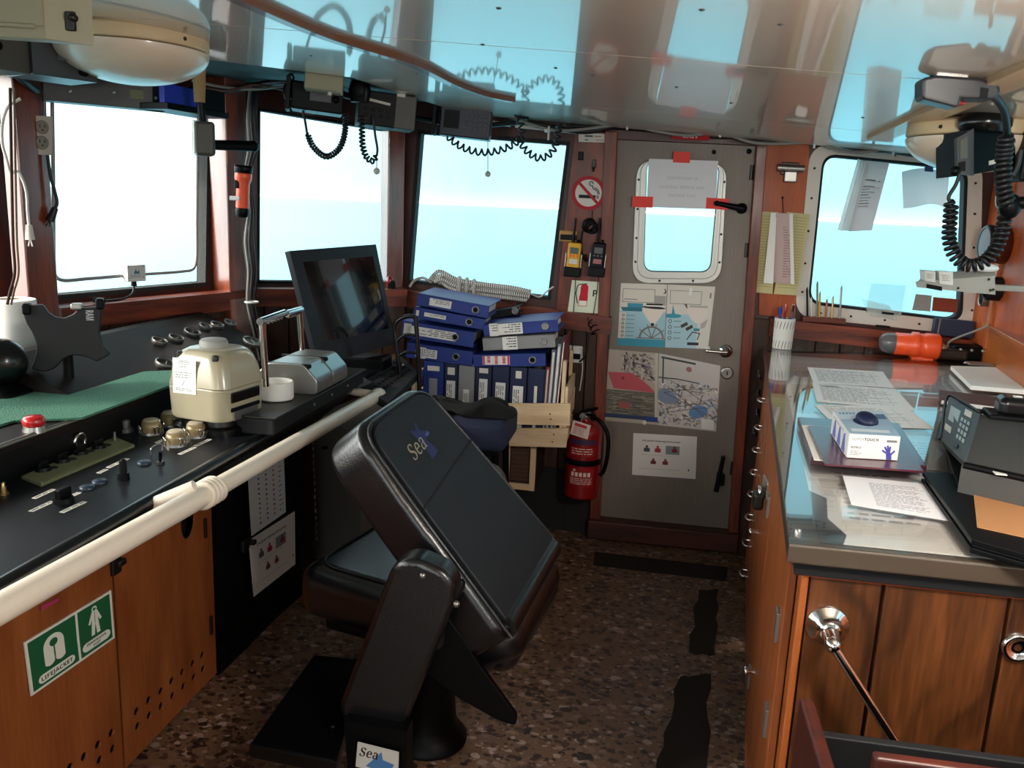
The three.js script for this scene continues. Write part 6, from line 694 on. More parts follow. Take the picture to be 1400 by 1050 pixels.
// ---------- chart table ----------
const TT = .92, tt = (x, y, h = TT + .0075) => onY(x, y, h);
const EL = (z, y) => V(.262 + (-1.381 - z) * .101, y, z); // left edge of the table top
{
  const g = thing('chart_table', 'large glass topped chart table over an oak drawer cabinet by the stern wall', 'table', [.85, 0, -2.4]);
  const poly = (k) => [[.262 + k, -1.381 - k], [.4865 + k, -3.595], [1.38, -3.595], [1.38, -1.381 - k]].map(([x, z]) => [x, -z]); const plate = (k, y0, h, b) => ext(poly(k), h, b).rotateX(-Math.PI / 2).translate(0, y0, 0);
  wpart(g, 'top_board', muv(plate(.004, TT - .034, .026, .004), 'x'), phy(0x4a4036, .35, { clearcoat: .6, clearcoatRoughness: .15 })); wpart(g, 'edge_trim', muv(plate(.018, TT - .062, .026, .002), 'x'), M.darkGrey);
  wpart(g, 'chart_sheet', slab([V(.52, TT - .0025, -3.40), V(1.36, TT - .0025, -3.40), V(1.36, TT - .0025, -1.40), V(.315, TT - .0025, -1.40)], .001), print(1024, 1024, (c, w, h) => { c.fillStyle = '#cfccc5'; c.fillRect(0, 0, w, h); c.fillStyle = '#dedcd8'; c.fillRect(20, 30, 300, 60); c.fillRect(340, 34, 420, 56); c.fillStyle = '#bdbab5'; c.fillRect(15, 120, 90, 90); c.fillStyle = '#a89a7e'; c.fillRect(15, 300, 80, 220); c.fillStyle = '#e6e4e2'; c.fillRect(110, 130, 800, 380); c.fillStyle = '#dcdad8'; c.fillRect(90, 620, 420, 330); for (let i = 0; i < 14; i++) textLines(c, 60 + (i % 3) * 210, 760 + Math.floor(i / 3) * 44, 150, 2, 14, '#8d8a84', .7); textLines(c, 120, 640, 340, 8, 13, '#97948e'); c.fillStyle = '#3a3c40'; c.beginPath(); c.moveTo(0, 880); c.lineTo(30, 900); c.lineTo(22, 960); c.lineTo(46, 1000); c.lineTo(36, 1024); c.lineTo(0, 1024); c.fill(); }));
  wpart(g, 'glass_top', plate(.0, TT + .0005, .006, .0012), phy(0xffffff, .02, { transmission: 1, thickness: 0, ior: 1.5, specularIntensity: 1 }));
  // body
  wpart(g, 'carcass', muv(ext([[.30, 1.425], [.505, 3.46], [1.36, 3.46], [1.36, 1.425]].map(([x, z]) => [x, z]), .855, 0).rotateX(-Math.PI / 2).translate(0, .002, 0), 'y'), M.wainscot);
  const fz = -1.408, F = (x, y, o = 0) => onZ(x, y, fz + o); const bx = [1105, 1209, 1385].map((x, i) => F(x, 800).x); const ys = .858;
  wpart(g, 'corner_post', muv(T(box(bx[0] - .292, ys, .03, .004), [(bx[0] + .292) / 2, ys / 2, fz - .012]), 'y'), M.cabWood);
  const pl = [[bx[0], bx[1]], [bx[1], bx[2]], [bx[2], bx[2] + .21], [bx[2] + .21, bx[2] + .42], [bx[2] + .42, 1.37]]; for (const [a, b] of pl) wpart(g, 'plank', muv(T(box(b - a - .006, ys, .018, .003), [(a + b) / 2, ys / 2, fz - .009]), 'y'), M.oak); wpart(g, 'top_rail', muv(T(box(1.07, .02, .024, .003), [.83, ys + .004, fz - .006]), 'x'), M.redWood);
  // drawer side, along the skewed left edge
  const sd = V(.101, 0, -1).normalize(), sn = V(-sd.z * -1, 0, 0); const S0 = V(.292, 0, -1.43), nS = V(-1, 0, -.101).normalize(); const side = (z0, z1, y0, y1, m, name, t = .016, gr = 'z') => { const L = (z0 - z1) / sd.z * -1 * -1, len = Math.abs((z1 - z0) / sd.z); const b = muv(box(t, y1 - y0 - .005, len - .005, .003), gr); const c = S0.clone().addScaledVector(sd, ((z0 + z1) / 2 - S0.z) / sd.z); return wpart(g, name, T(b, [c.x + nS.x * t * .45, (y0 + y1) / 2, c.z + nS.z * t * .45], [0, Math.atan2(-sd.x, -sd.z), 0]), m); };
  const pull = (d, z, y) => { const c = S0.clone().addScaledVector(sd, (z - S0.z) / sd.z).addScaledVector(nS, .016); const q = (k, o) => c.clone().addScaledVector(sd, k).addScaledVector(nS, o).setY(y); wpart(d, 'pull', tube([q(-.03, 0), q(-.03, .018), q(-.02, .024), q(.02, .024), q(.03, .018), q(.03, 0)], .0045, 24, 8), M.chrome); };
  const rows = [.855, .735, .65, .565, .48, .395, .3, .19, .06]; for (let i = 0; i + 1 < rows.length; i++) { const d = side(-3.42, -2.75, rows[i + 1], rows[i], M.cabWood, 'drawer'); pull(d, -3.07, (rows[i] + rows[i + 1]) / 2 + .005); }
  const d1 = side(-2.74, -2.12, .06, .855, M.cabWood, 'door', .016, 'y'), d2 = side(-2.11, -1.45, .06, .855, M.cabWood, 'door', .016, 'y'); for (const [d, z, y] of [[d2, -1.52, .70], [d2, -1.52, .50], [d1, -2.2, .7], [d1, -2.2, .2]]) { const c = S0.clone().addScaledVector(sd, (z - S0.z) / sd.z).addScaledVector(nS, .018); wpart(d, 'hinge', T(box(.008, .06, .035, .002), [c.x, y, c.z], [0, -.1, 0]), M.satin); }
  for (const [d, z, y] of [[d1, -2.66, .45], [d2, -2.05, .3]]) { const c = S0.clone().addScaledVector(sd, (z - S0.z) / sd.z).addScaledVector(nS, .016); wpart(d, 'knob', T(lathe([[.008, 0], [.007, .012], [.013, .018], [.011, .026], [0, .028]], 16), [c.x, y, c.z], [0, 0, Math.PI / 2]), M.chrome); }
  const c = S0.clone().addScaledVector(sd, (-2.36 - S0.z) / sd.z).addScaledVector(nS, .02); const k = thing('padlock', 'dark padlock hanging on its hasp under the chart table edge', 'padlock', [c.x, .69, c.z]); part(k, 'hasp', box(.01, .05, .09, .003), M.chrome, [0, .01, 0]); part(k, 'body', box(.03, .05, .05, .01), M.darkMetal, [-.018, -.03, 0]); part(k, 'shackle', T(flat(new THREE.TorusGeometry(.016, .004, 8, 20, Math.PI)), [-.018, -.006, 0], [0, Math.PI / 2, 0]), M.chrome); wpart(g, 'edge_bolt', T(lathe([[.006, 0], [.006, .012], [0, .014]], 12), [.276, TT + .006, -1.395]), M.satin);
  // knob and door holdback on the front
  const kb = F(1391, 885, .0); wpart(g, 'finger_pull', T(lathe([[.006, .002], [.012, .001], [.017, .006], [.022, .008], [.025, .005], [.026, 0]], 28).rotateX(Math.PI / 2), kb), M.chrome);
  const hb = thing('holdback_rod', 'chrome door holdback rod on a round flange on the oak front', 'rod', F(1131, 855)); const f = F(1131, 855, .001); const el = onZ(1139, 882, fz + .055), el2 = onZ(1141, 886, fz + .06), en = onZ(1262, 1075, fz + .09); wpart(hb, 'flange', T(lathe([[.036, 0], [.035, .006], [.025, .010], [.018, .022], [.017, .03], [0, .032]], 28).rotateX(Math.PI / 2), f), M.chrome); wpart(hb, 'elbow', merge([bar(V(f.x, f.y, f.z + .02), el, .015, .013, 16), T(flat(new THREE.SphereGeometry(.0145, 18, 12)), el)]), M.chrome); wpart(hb, 'rod', bar(el2, en, .0085, .0075, 16), M.chrome); for (const [x, y] of [[1121, 862], [1143, 850]]) { const p = F(x, y, .009); wpart(hb, 'screw', T(flat(new THREE.SphereGeometry(.005, 10, 6)), p, null), M.satin); }
}
// papers and things on the glass
{
  const sheet = (label, pts, n, draw, h = .0012) => wsingle('chart_paper', label, 'paper', slab(pts.map(([x, y]) => tt(x, y, TT + .009 + n * .0004)), .0006), print(384, 480, draw), 'papers on the chart table');
  const form = (k) => (c, w, h) => { c.fillStyle = '#fbfaf8'; c.fillRect(0, 0, w, h); c.fillStyle = '#c9c0a8'; c.fillRect(30, 24, 90, 14); textLines(c, 30, 60, 320, 22, 17, '#9a9a9c', .5); for (let i = 0; i < 6; i++) { c.fillStyle = '#b9babd'; c.fillRect(60 + i * 50, 60, 2, 380); } if (k) { c.fillStyle = '#8a8f93'; c.beginPath(); c.ellipse(80, 70, 44, 18, 0, 0, 7); c.fill(); } };
  sheet('white printed form lying flat on the glass, furthest of the row of three', [[1104, 502], [1207, 508], [1222, 530], [1112, 523]], 0, form(0)); sheet('white printed form with a grey stamp, middle of the row of three', [[1110, 523], [1225, 532], [1251, 561], [1117, 549]], 1, form(1)); sheet('white printed form behind the glove box, nearest of the row of three', [[1113, 553], [1238, 556], [1278, 586], [1142, 582]], 2, form(0)); sheet('large white sheet with columns of print between the maroon folder and the black folder', [[1152, 650], [1270, 662], [1298, 712], [1164, 690]], 0, (c, w, h) => { c.fillStyle = '#f2f2f6'; c.fillRect(0, 0, w, h); textLines(c, 110, 70, 240, 26, 14, '#8c8c96'); });
  const cf = [[1091, 580], [1226, 588], [1264, 648], [1109, 636]].map(([x, y]) => tt(x, y)); const f = thing('leather_folder', 'maroon folder with white pad sheets and a clear cover under the glove box', 'folder', cf[3]);
  wpart(f, 'base', T(ext(cf.map((p) => [p.x, -p.z]), .014, .002).rotateX(-Math.PI / 2), [0, TT + .0105, 0]), M.maroon); const pd = [[1096, 581], [1150, 584], [1150, 632], [1113, 628]].map(([x, y]) => tt(x, y, TT + .0275)); wpart(f, 'pad', slab(pd, .002), M.paper); const cv = [[1105, 582], [1224, 588], [1263, 644], [1128, 634]].map(([x, y]) => tt(x, y, TT + .034)); wpart(f, 'cover', slab(cv, .004), M.maroon2 = phy(0x55202f, .3, { clearcoat: .35, clearcoatRoughness: .1 }));
  // glove box
  const y0 = TT + .036, a = tt(1158, 625, y0), b = tt(1226, 629, y0), h = a.distanceTo(b) * .49, d = tt(1140, 563, y0 + h), c = tt(1208, 563, y0 + h); const gb = thing('glove_box', 'white box of blue nitrile gloves lying on the maroon folder', 'box', [(a.x + c.x) / 2, y0, (a.z + c.z) / 2]); const up = (p) => p.clone().setY(y0 + h), dn = (p) => p.clone().setY(y0);
  wpart(gb, 'carton', T(ext([a, b, c, d].map((p) => [p.x, -p.z]), h, .001).rotateX(-Math.PI / 2), [0, y0, 0]), M.white); const out = (p, dx, dy, dz) => p.clone().add(V(dx, dy, dz)); const nf = V(-(b.z - a.z), 0, b.x - a.x).normalize().multiplyScalar(.0018);
  wpart(gb, 'front_print', slab([up(a), up(b), dn(b), dn(a)].map((p) => p.add(nf)), .0005), print(512, 256, (x, w, hh) => { x.fillStyle = '#e9e9e6'; x.fillRect(0, 0, w, hh); x.fillStyle = '#8a8c92'; x.font = '44px sans-serif'; x.fillText('SUPER', 22, 62); x.fillStyle = '#26282e'; x.font = 'bold 44px sans-serif'; x.fillText('TOUCH', 150, 62); x.fillStyle = '#333'; x.font = 'bold 28px sans-serif'; x.fillText('NITRILE', 22, 150); textLines(x, 22, 176, 120, 3, 20, '#999'); x.fillStyle = '#777'; x.fillRect(380, 40, 105, 24); x.strokeStyle = '#4a4aa0'; x.lineCap = 'round'; x.lineWidth = 20; for (const [p, q] of [[352, 160], [372, 122], [398, 108], [424, 118]]) { x.beginPath(); x.moveTo(418, 200); x.lineTo(p, q); x.stroke(); } x.beginPath(); x.moveTo(425, 215); x.lineTo(470, 160); x.stroke(); x.lineWidth = 56; x.beginPath(); x.moveTo(418, 200); x.lineTo(425, 252); x.stroke(); }));
  wpart(gb, 'top_print', slab([up(d), up(c), up(b), up(a)].map((p) => p.add(V(0, .0018, 0))), .0005), print(384, 512, (x, w, hh) => { x.fillStyle = '#9fb9cf'; x.fillRect(0, 0, w, hh); x.fillStyle = '#c3d4e2'; x.beginPath(); x.moveTo(0, 200); x.lineTo(w, 120); x.lineTo(w, 0); x.lineTo(0, 0); x.fill(); x.fillStyle = '#6f93b3'; for (let i = 0; i < 5; i++) x.fillRect(30 + i * 26, 30, 18, 40); x.fillStyle = '#51708f'; x.fillRect(300, 70, 70, 110); x.fillStyle = '#d7e1ea'; x.fillRect(30, 400, 300, 60); x.fillStyle = '#16224a'; x.beginPath(); x.ellipse(195, 230, 92, 100, 0, 0, 7); x.fill(); })); const ns = V(-(a.z - d.z), 0, a.x - d.x).normalize().multiplyScalar(.0018); wpart(gb, 'side_print', slab([up(d), up(a), dn(a), dn(d)].map((p) => p.add(ns)), .0005), print(512, 256, (x, w, hh) => { x.fillStyle = '#e4e4e4'; x.fillRect(0, 0, w, hh); x.fillStyle = '#6c72b4'; for (const k of [60, 210, 350]) { x.beginPath(); x.moveTo(k, 250); x.lineTo(k + 30, 60); x.lineTo(k + 70, 40); x.lineTo(k + 100, 250); x.fill(); } textLines(x, 30, 30, 400, 2, 16, '#888'); }));
  const gl = a.clone().add(b).add(c).add(d).multiplyScalar(.25).setY(y0 + h + .008); wpart(gb, 'glove', T(flat(new THREE.SphereGeometry(1, 24, 14)), gl, [.2, .3, 0], [.022, .016, .03]), phy(0x10183c, .5));
}
{ // life light and its lead
  const p = tt(1236, 486, TT + .007), L = .30, R = .052; const g = thing('rescue_light', 'orange rescue light with clear dome lying at the back of the chart table', 'light', [p.x, TT + .007 + R, p.z + .05], null, [0, rad(-4), rad(-1)]); const lx = (pr) => lathe(pr.map(([r, t]) => [r, t]), 32).rotateZ(-Math.PI / 2);
  part(g, 'body', lx([[0, -.055], [R * .84, -.055], [R * .84, .0], [R, .005], [R, .028], [R * .92, .032], [R * .92, .05], [R, .055], [R, .10], [R * .86, .108], [0, .108]]), M.orange); part(g, 'dome', lx([[0, -.115], [R * .45, -.112], [R * .7, -.10], [R * .78, -.085], [R * .78, -.056]]), phy(0x8b8b90, .1, { transmission: .5, thickness: .02, roughness: .15 })); part(g, 'lamp_core', lx([[0, -.095], [.018, -.09], [.018, -.056]]), M.midGrey); part(g, 'end_fitting', lx([[.02, .108], [.022, .118], [.014, .124], [.014, .138], [0, .14]]), M.chrome); part(g, 'foot', box(.08, .012, .05, .004), M.orange, [.05, -R + .004, 0]);
  const e = g.localToWorld(V(.14, 0, 0)); wsingle('lead_wire', 'thin grey lead running from the rescue light up to the stern wall', 'wire', tube([e, onZ(1300, 466, -3.42), onZ(1345, 448, -3.38), onZ(1352, 444, -3.36)], .004, 30, 8), M.cableGrey);
}
{ // pens, acrylic holder, stickers
  const p = tt(1066, 474, TT + .008); const g = thing('pen_cup', 'white patterned cup full of pens at the back corner of the chart table', 'cup', [p.x + .002, TT + .0075, p.z + .045]); const cm = print(256, 256, (c, w, h) => { c.fillStyle = '#e3e0da'; c.fillRect(0, 0, w, h); c.strokeStyle = '#55524e'; c.lineWidth = 6; for (let i = 0; i < 6; i++) for (let j = 0; j < 6; j++) { c.beginPath(); c.moveTo(i * 44 + 10, j * 44 + 30); c.lineTo(i * 44 + 26, j * 44 + 14); c.stroke(); } }); cm.map.repeat.set(3, 1.6); const h = .125; part(g, 'cup_wall', lathe([[0, 0], [.036, 0], [.038, .004], [.041, h], [.038, h], [.035, .006], [0, .006]], 32), cm);
  const pc = [M.redDark, M.blue, M.cable, M.blueBox, M.red, M.midGrey, M.navy, M.white]; for (let i = 0; i < 9; i++) { const a = i * 2.4, r = .02 + .006 * (i % 2); const b0 = V(Math.cos(a) * r * .5, .01, Math.sin(a) * r * .5), t0 = V(Math.cos(a) * r * 1.35, h + .025 + .012 * (i % 3), Math.sin(a) * r * 1.35); const pp = part(g, 'pen', bar(b0, t0, .0045, .004), pc[i % 8]); part(pp, 'cap', bar(t0.clone().lerp(b0, .15), t0.clone().lerp(b0, -.03), .0055, .005), pc[(i + 2) % 8]); }
  const W = (x, y, w = .05) => onZ(x, y, -3.65 + w); const names = ['tall thin dark', 'short white', 'tallest slim grey', 'wooden yellow', 'short yellow', 'tall wooden', 'slim steel grey']; [[1105, 396, 434, M.darkGrey], [1110, 410, 434, M.white], [1118, 388, 434, M.cableGrey], [1121, 402, 436, M.yellow], [1130, 412, 437, M.amber], [1138, 408, 437, M.brass], [1149, 394, 437, M.satin]].forEach(([x, y0, y1, m], i) => { const a = W(x - 1, y1), b = W(x + (i - 3) * .5, y0, .045); wsingle('pencil', names[i] + ' pencil standing in the rack on the aft window ledge', 'pencil', merge([bar(a, b, .0042, .0042, 8), bar(b, b.clone().add(V(0, .012, 0)), .0042, .0008, 8)]), m, 'pencils in the ledge rack'); });
  const rk = W(1126, 436, .045), g2 = thing('pencil_rack', 'narrow wooden pencil rack on the ledge of the aft window', 'rack', rk); wpart(g2, 'block', muv(T(box(.17, .022, .03, .003), [rk.x, rk.y - .004, rk.z]), 'x'), M.mahogany);
  const ac = thing('acrylic_holder', 'clear acrylic sheet holder leaning on the aft window', 'holder', W(1212, 440, .06)); wpart(ac, 'back_sheet', slab([W(1191, 387, .03), W(1239, 390, .03), W(1232, 432, .06), W(1184, 427, .06)], .003), M.acrylic); wpart(ac, 'front_sheet', slab([W(1177, 408, .07), W(1216, 418, .07), W(1226, 438, .07), W(1190, 432, .07)], .003), M.acrylic); wpart(ac, 'black_clip', slab([W(1206, 426, .075), W(1222, 428, .075), W(1222, 431, .075), W(1206, 429, .075)], .01), M.black); wpart(ac, 'black_clip', slab([W(1198, 444, .08), W(1217, 446, .08), W(1217, 449, .08), W(1198, 447, .08)], .01), M.black);
  wsingle('window_card', 'brown card stuck low on the aft window glass', 'card', slab([W(1276, 406, -.015), W(1310, 409, -.015), W(1308, 428, -.015), W(1274, 425, -.015)], .001), M.brownSticker); wsingle('window_card', 'light grey card stuck beside the brown one on the aft window', 'card', slab([W(1252, 402, -.015), W(1274, 404, -.015), W(1272, 426, -.015), W(1247, 424, -.015)], .001), std(0xb0b2ad, .7));
  const bb = W(1300, 450, .075); const bx = thing('blue_booklet', 'dark blue booklet box standing on the ledge under the window corner', 'booklet', bb); wpart(bx, 'cover', slab([W(1280, 435, .07), W(1333, 440, .07), W(1331, 462, .07), W(1276, 457, .07)], .03), std(0x232f4a, .6)); wpart(bx, 'band', slab([W(1285, 436, .072), W(1287, 436, .072), W(1283, 457, .072), W(1281, 457, .072)], .001), M.cableGrey);
}
{ // hanging papers in the aft window
  const W = (x, y, w = .02) => onZ(x, y, -3.65 + w); const g = thing('hanging_list', 'sheaf of narrow printed pages hung crooked at the left of the aft window', 'paper', W(1176, 318)); const tx = printT(160, 420, (c, w, h) => { c.fillStyle = '#efe4e2'; c.fillRect(0, 0, w, h); c.fillStyle = '#777'; c.fillRect(26, 110, 70, 8); c.fillRect(120, 112, 6, 8); for (let i = 0; i < 8; i++) { c.fillStyle = i % 3 ? '#a39c9c' : '#7d7878'; c.fillRect(20, 150 + i * 17, rnd(40, 95), 6); } });
  for (let i = 0; i < 4; i++) { const e = i === 3 ? 31 : 7; wpart(g, 'page', slab([W(1173 + i * 4, 217 + i, .02 + i * .012), W(1173 + e + i * 4, 221 + i * .6, .02 + i * .012), W(1146 + e + i * 5, 316 - i * .4, .025 + i * .016), W(1145 + i * 5, 314 + i * .8, .025 + i * .016)], .0008), i === 3 ? tx : M.paperThin); }; const c = W(1190, 218, .06); wpart(g, 'pin', T(flat(new THREE.SphereGeometry(.006, 10, 8)), c), M.darkMetal);
  const b = thing('hanging_booklet', 'open white booklet held by a blue clip at the top of the aft window', 'booklet', W(1264, 285)); const leaf = (w0, k) => { const pts = [], N = 14; for (let i = 0; i <= N; i++) { const t = i / N, x = 1233 + t * 65, bow = Math.sin(t * Math.PI); pts.push([W(x, 235 - bow * 7 + t * 4 + k, w0 + bow * .03), W(x - (t - .3) * 6, 285 - bow * 5 + Math.sin(t * 6.28) * 2 + k, w0 + bow * .035)]); } const pos = [], uv = []; for (const s of [0, .0012]) for (let i = 0; i < N; i++) { const [a, c2] = pts[i], [d, e] = pts[i + 1]; const q = [a, c2, e, a, e, d].map((p) => p.clone().add(V(0, 0, -s))); for (const p of q) { pos.push(p.x, p.y, p.z); uv.push(0, 0); } } const gg = new THREE.BufferGeometry(); gg.setAttribute('position', new THREE.Float32BufferAttribute(pos, 3)); gg.setAttribute('uv', new THREE.Float32BufferAttribute(uv, 2)); gg.computeVertexNormals(); return gg; }; wpart(b, 'page', leaf(.03, 0), phy(0xf6ecea, 1, { transmission: .8, thickness: 0 }));  wpart(b, 'clip', slab([W(1265, 227, .07), W(1276, 228, .07), W(1276, 235, .07), W(1265, 234, .07)], .012), std(0x27548c, .5)); wpart(b, 'string', bar(W(1269, 218, .03), W(1270, 228, .065), .0012, .0012, 6), M.cableGrey);
  // booklets on the orange panel
  const k = thing('wall_booklet', 'yellow ruled booklet fanned open around pink pages on the orange panel', 'booklet', W(1066, 400, .03)); const cov = print(256, 320, (c, w, h) => { c.fillStyle = '#cfc38e'; c.fillRect(0, 0, w, h); for (let i = 0; i < 26; i++) { c.fillStyle = '#b5a870'; c.fillRect(20, 16 + i * 11, 216, 3); } }); const pp = print(128, 320, (c, w, h) => { c.fillStyle = '#cbb0ac'; c.fillRect(0, 0, w, h); textLines(c, 60, 60, 60, 20, 12, '#a07f80', .5); });
  wpart(k, 'cover', slab([W(1039, 289, .03), W(1064, 290, .03), W(1056, 402, .035), W(1026, 399, .035)], .002), cov); wpart(k, 'cover', slab([W(1076, 290, .03), W(1107, 293, .03), W(1090, 404, .04), W(1058, 402, .04)], .002), cov); wpart(k, 'leaf', slab([W(1054, 291, .045), W(1062, 291, .045), W(1057, 388, .075), W(1044, 387, .075)], .001), M.paper); wpart(k, 'leaf', slab([W(1061, 291, .046), W(1080, 292, .046), W(1084, 388, .06), W(1056, 386, .06)], .001), pp); wpart(k, 'leaf', slab([W(1079, 292, .048), W(1084, 292, .048), W(1086, 389, .08), W(1081, 388, .08)], .001), M.paper); const ln = W(1070, 270, .02); wpart(k, 'hanger', bar(ln, W(1071, 291, .04), .0016, .0016, 6), M.darkMetal); wpart(k, 'hanger_pin', T(flat(new THREE.SphereGeometry(.005, 8, 6)), ln), M.darkMetal);
  const h = W(1080, 234, .035), hs = thing('door_hook', 'grey metal hook catch screwed to the orange panel beside the door', 'hook', h); wpart(hs, 'plate', T(box(.07, .05, .012, .004), [h.x, h.y + .01, h.z - .016]), M.darkMetal); wpart(hs, 'barrel', bar(V(h.x - .05, h.y + .012, h.z), V(h.x + .055, h.y + .01, h.z), .016, .014, 16), M.satin); wpart(hs, 'keeper', T(box(.05, .045, .03, .006), [h.x + .004, h.y - .022, h.z]), M.satin);
  [[1038, 511, 'highest'], [1037, 537, 'second from the top'], [1036, 563, 'third from the top'], [1031, 588, 'lowest']].forEach(([x, y, w]) => { const p = W(x, y, .02); wsingle('coat_hook', 'small chrome hook on the panel aft of the door, ' + w, 'hook', merge([T(box(.014, .03, .006, .002), p), tube([[p.x, p.y - .006, p.z], [p.x + .004, p.y - .02, p.z + .014], [p.x + .006, p.y - .012, p.z + .024]], .0032, 14, 8)]), M.chrome, 'chrome hooks aft of the door'); });
}
{ // black radio in the stern corner, its coiled cords and the stalk microphone
  const Z = -2.3; const at = (x, y, z = Z) => onZ(x, y, z); const fl = [[1306, 190], [1329, 176], [1329, 240], [1307, 238]].map(([x, y]) => at(x, y)); const g = thing('vhf_radio', 'black radio with grey front panel hung from the ceiling in the stern corner', 'radio', at(1345, 240)); const back = fl[1].clone().sub(fl[0]).cross(V(0, 1, 0)).normalize().negate();
  wpart(g, 'body', slab([at(1327, 177), at(1388, 170, Z - .05), at(1388, 228, Z - .05), at(1327, 239)], .12), M.black); wpart(g, 'front_panel', slab(fl.map((p) => p.add(V(0, 0, .012))), .02), phy(0x3a3d42, .45)); wpart(g, 'display', slab([[1313, 192], [1323, 187], [1323, 216], [1313, 217]].map(([x, y]) => at(x, y, Z + .015)), .002), std(0x55584e, .3)); wpart(g, 'latch', slab([[1311, 222], [1320, 220], [1320, 234], [1311, 234]].map(([x, y]) => at(x, y, Z + .016)), .006), M.black); wpart(g, 'knob', T(flat(new THREE.SphereGeometry(.013, 14, 10)), at(1306, 234, Z + .01)), M.black); wpart(g, 'label', slab([[1352, 220], [1364, 217], [1364, 223], [1352, 226]].map(([x, y]) => at(x, y, Z + .012)), .001), M.label); const b = at(1346, 170, Z - .04); wpart(g, 'mount', merge([T(lathe([[.05, -.02], [.062, -.005], [.062, .012], [.045, .03], [.03, .03], [.03, .05], [0, .05]], 28), b)]), M.blackGloss);
  const side = at(1392, 205, Z - .1); wpart(g, 'rear_bracket', T(box(.03, .16, .16, .006), side), M.black);
  const m = onCeil(1297, 104), mg = thing('overhead_microphone', 'black wedge microphone on a ceiling bracket ahead of the stern corner radio', 'microphone', m); const MZ = m.z, mp = (x, y) => { const p = at(x, y, MZ); return [p.x, p.y]; }; const prof = ext(rpoly([[1259, 113], [1275, 110], [1330, 114], [1354, 121], [1356, 128], [1350, 134], [1304, 133], [1303, 138], [1301, 145], [1259, 134]].map(([x, y]) => mp(x, y)), .003), .045, .006); wpart(mg, 'body', prof.translate(0, 0, MZ - .02), phy(0x2a2b2e, .35)); wpart(mg, 'grip', slab([at(1341, 119, MZ + .032), at(1352, 121, MZ + .032), at(1350, 134, MZ + .032), at(1339, 134, MZ + .032)], .06), M.black); wpart(mg, 'bracket', merge([T(box(.045, .02, .04, .003), at(1297, 106, MZ)), bar(at(1279, 99, MZ), at(1316, 100, MZ), .006), T(flat(new THREE.SphereGeometry(.009, 10, 8)), at(1278, 99, MZ)), T(flat(new THREE.SphereGeometry(.009, 10, 8)), at(1316, 100, MZ))]), M.darkMetal); wpart(mg, 'mount_plate', T(box(.06, .02, .05, .003), m), M.satin); wpart(mg, 'red_tip', T(flat(new THREE.SphereGeometry(.012, 12, 8)), at(1308, 141, MZ + .01), null, [1.4, .5, .8]), M.redDark);
  wsingle('microphone_lead', 'smooth black lead arching from the overhead microphone to the thick coil', 'cord', tube([at(1353, 127, MZ), at(1365, 138, -1.95), at(1373, 152, -2.0), at(1376, 170, -2.05), at(1377, 184, -2.08)], .008, 30, 10), M.cable);
  const c1 = thing('coiled_cord', 'thick black coiled cord running straight down beside the stern corner radio', 'cord', at(1372, 260, -2.1)); wpart(c1, 'coil', coil([at(1377, 182, -2.08), at(1373, 210, -2.1), at(1371, 240, -2.1), at(1374, 268, -2.1), at(1379, 284, -2.1)], .013, .006, .0125, 7), M.cable);
  const c2 = thing('coiled_cord', 'black coiled cord hanging in a deep loop in front of the aft window edge', 'cord', at(1330, 365, -2.15)); const Zc = -2.15; wpart(c2, 'coil', coil([[1301, 274], [1299, 300], [1298, 328], [1306, 350], [1324, 363], [1345, 358], [1361, 340], [1370, 315], [1376, 285]].map(([x, y]) => at(x, y, Zc)), .0125, .0048, .0125, 7), M.cable); wpart(c2, 'lead', tube([at(1312, 238, Zc), at(1307, 252, Zc), at(1297, 270, Zc), at(1299, 277, Zc)], .0045, 24, 8), M.cable);
  const hd = thing('handset_hook', 'black hook clump where the coiled cords meet at the stern wall', 'hook', at(1382, 282, -2.12)); wpart(hd, 'clump', merge([T(flat(new THREE.SphereGeometry(.024, 16, 12)), at(1381, 282, -2.12), null, [1, 1.2, 1]), bar(at(1384, 278, -2.12), at(1420, 276, -2.1), .015, .013)]), M.black); wpart(hd, 'wire', tube([at(1384, 240, -2.2), at(1392, 225, -2.2), at(1396, 205, -2.2)], .006, 20, 8), M.cable);
}
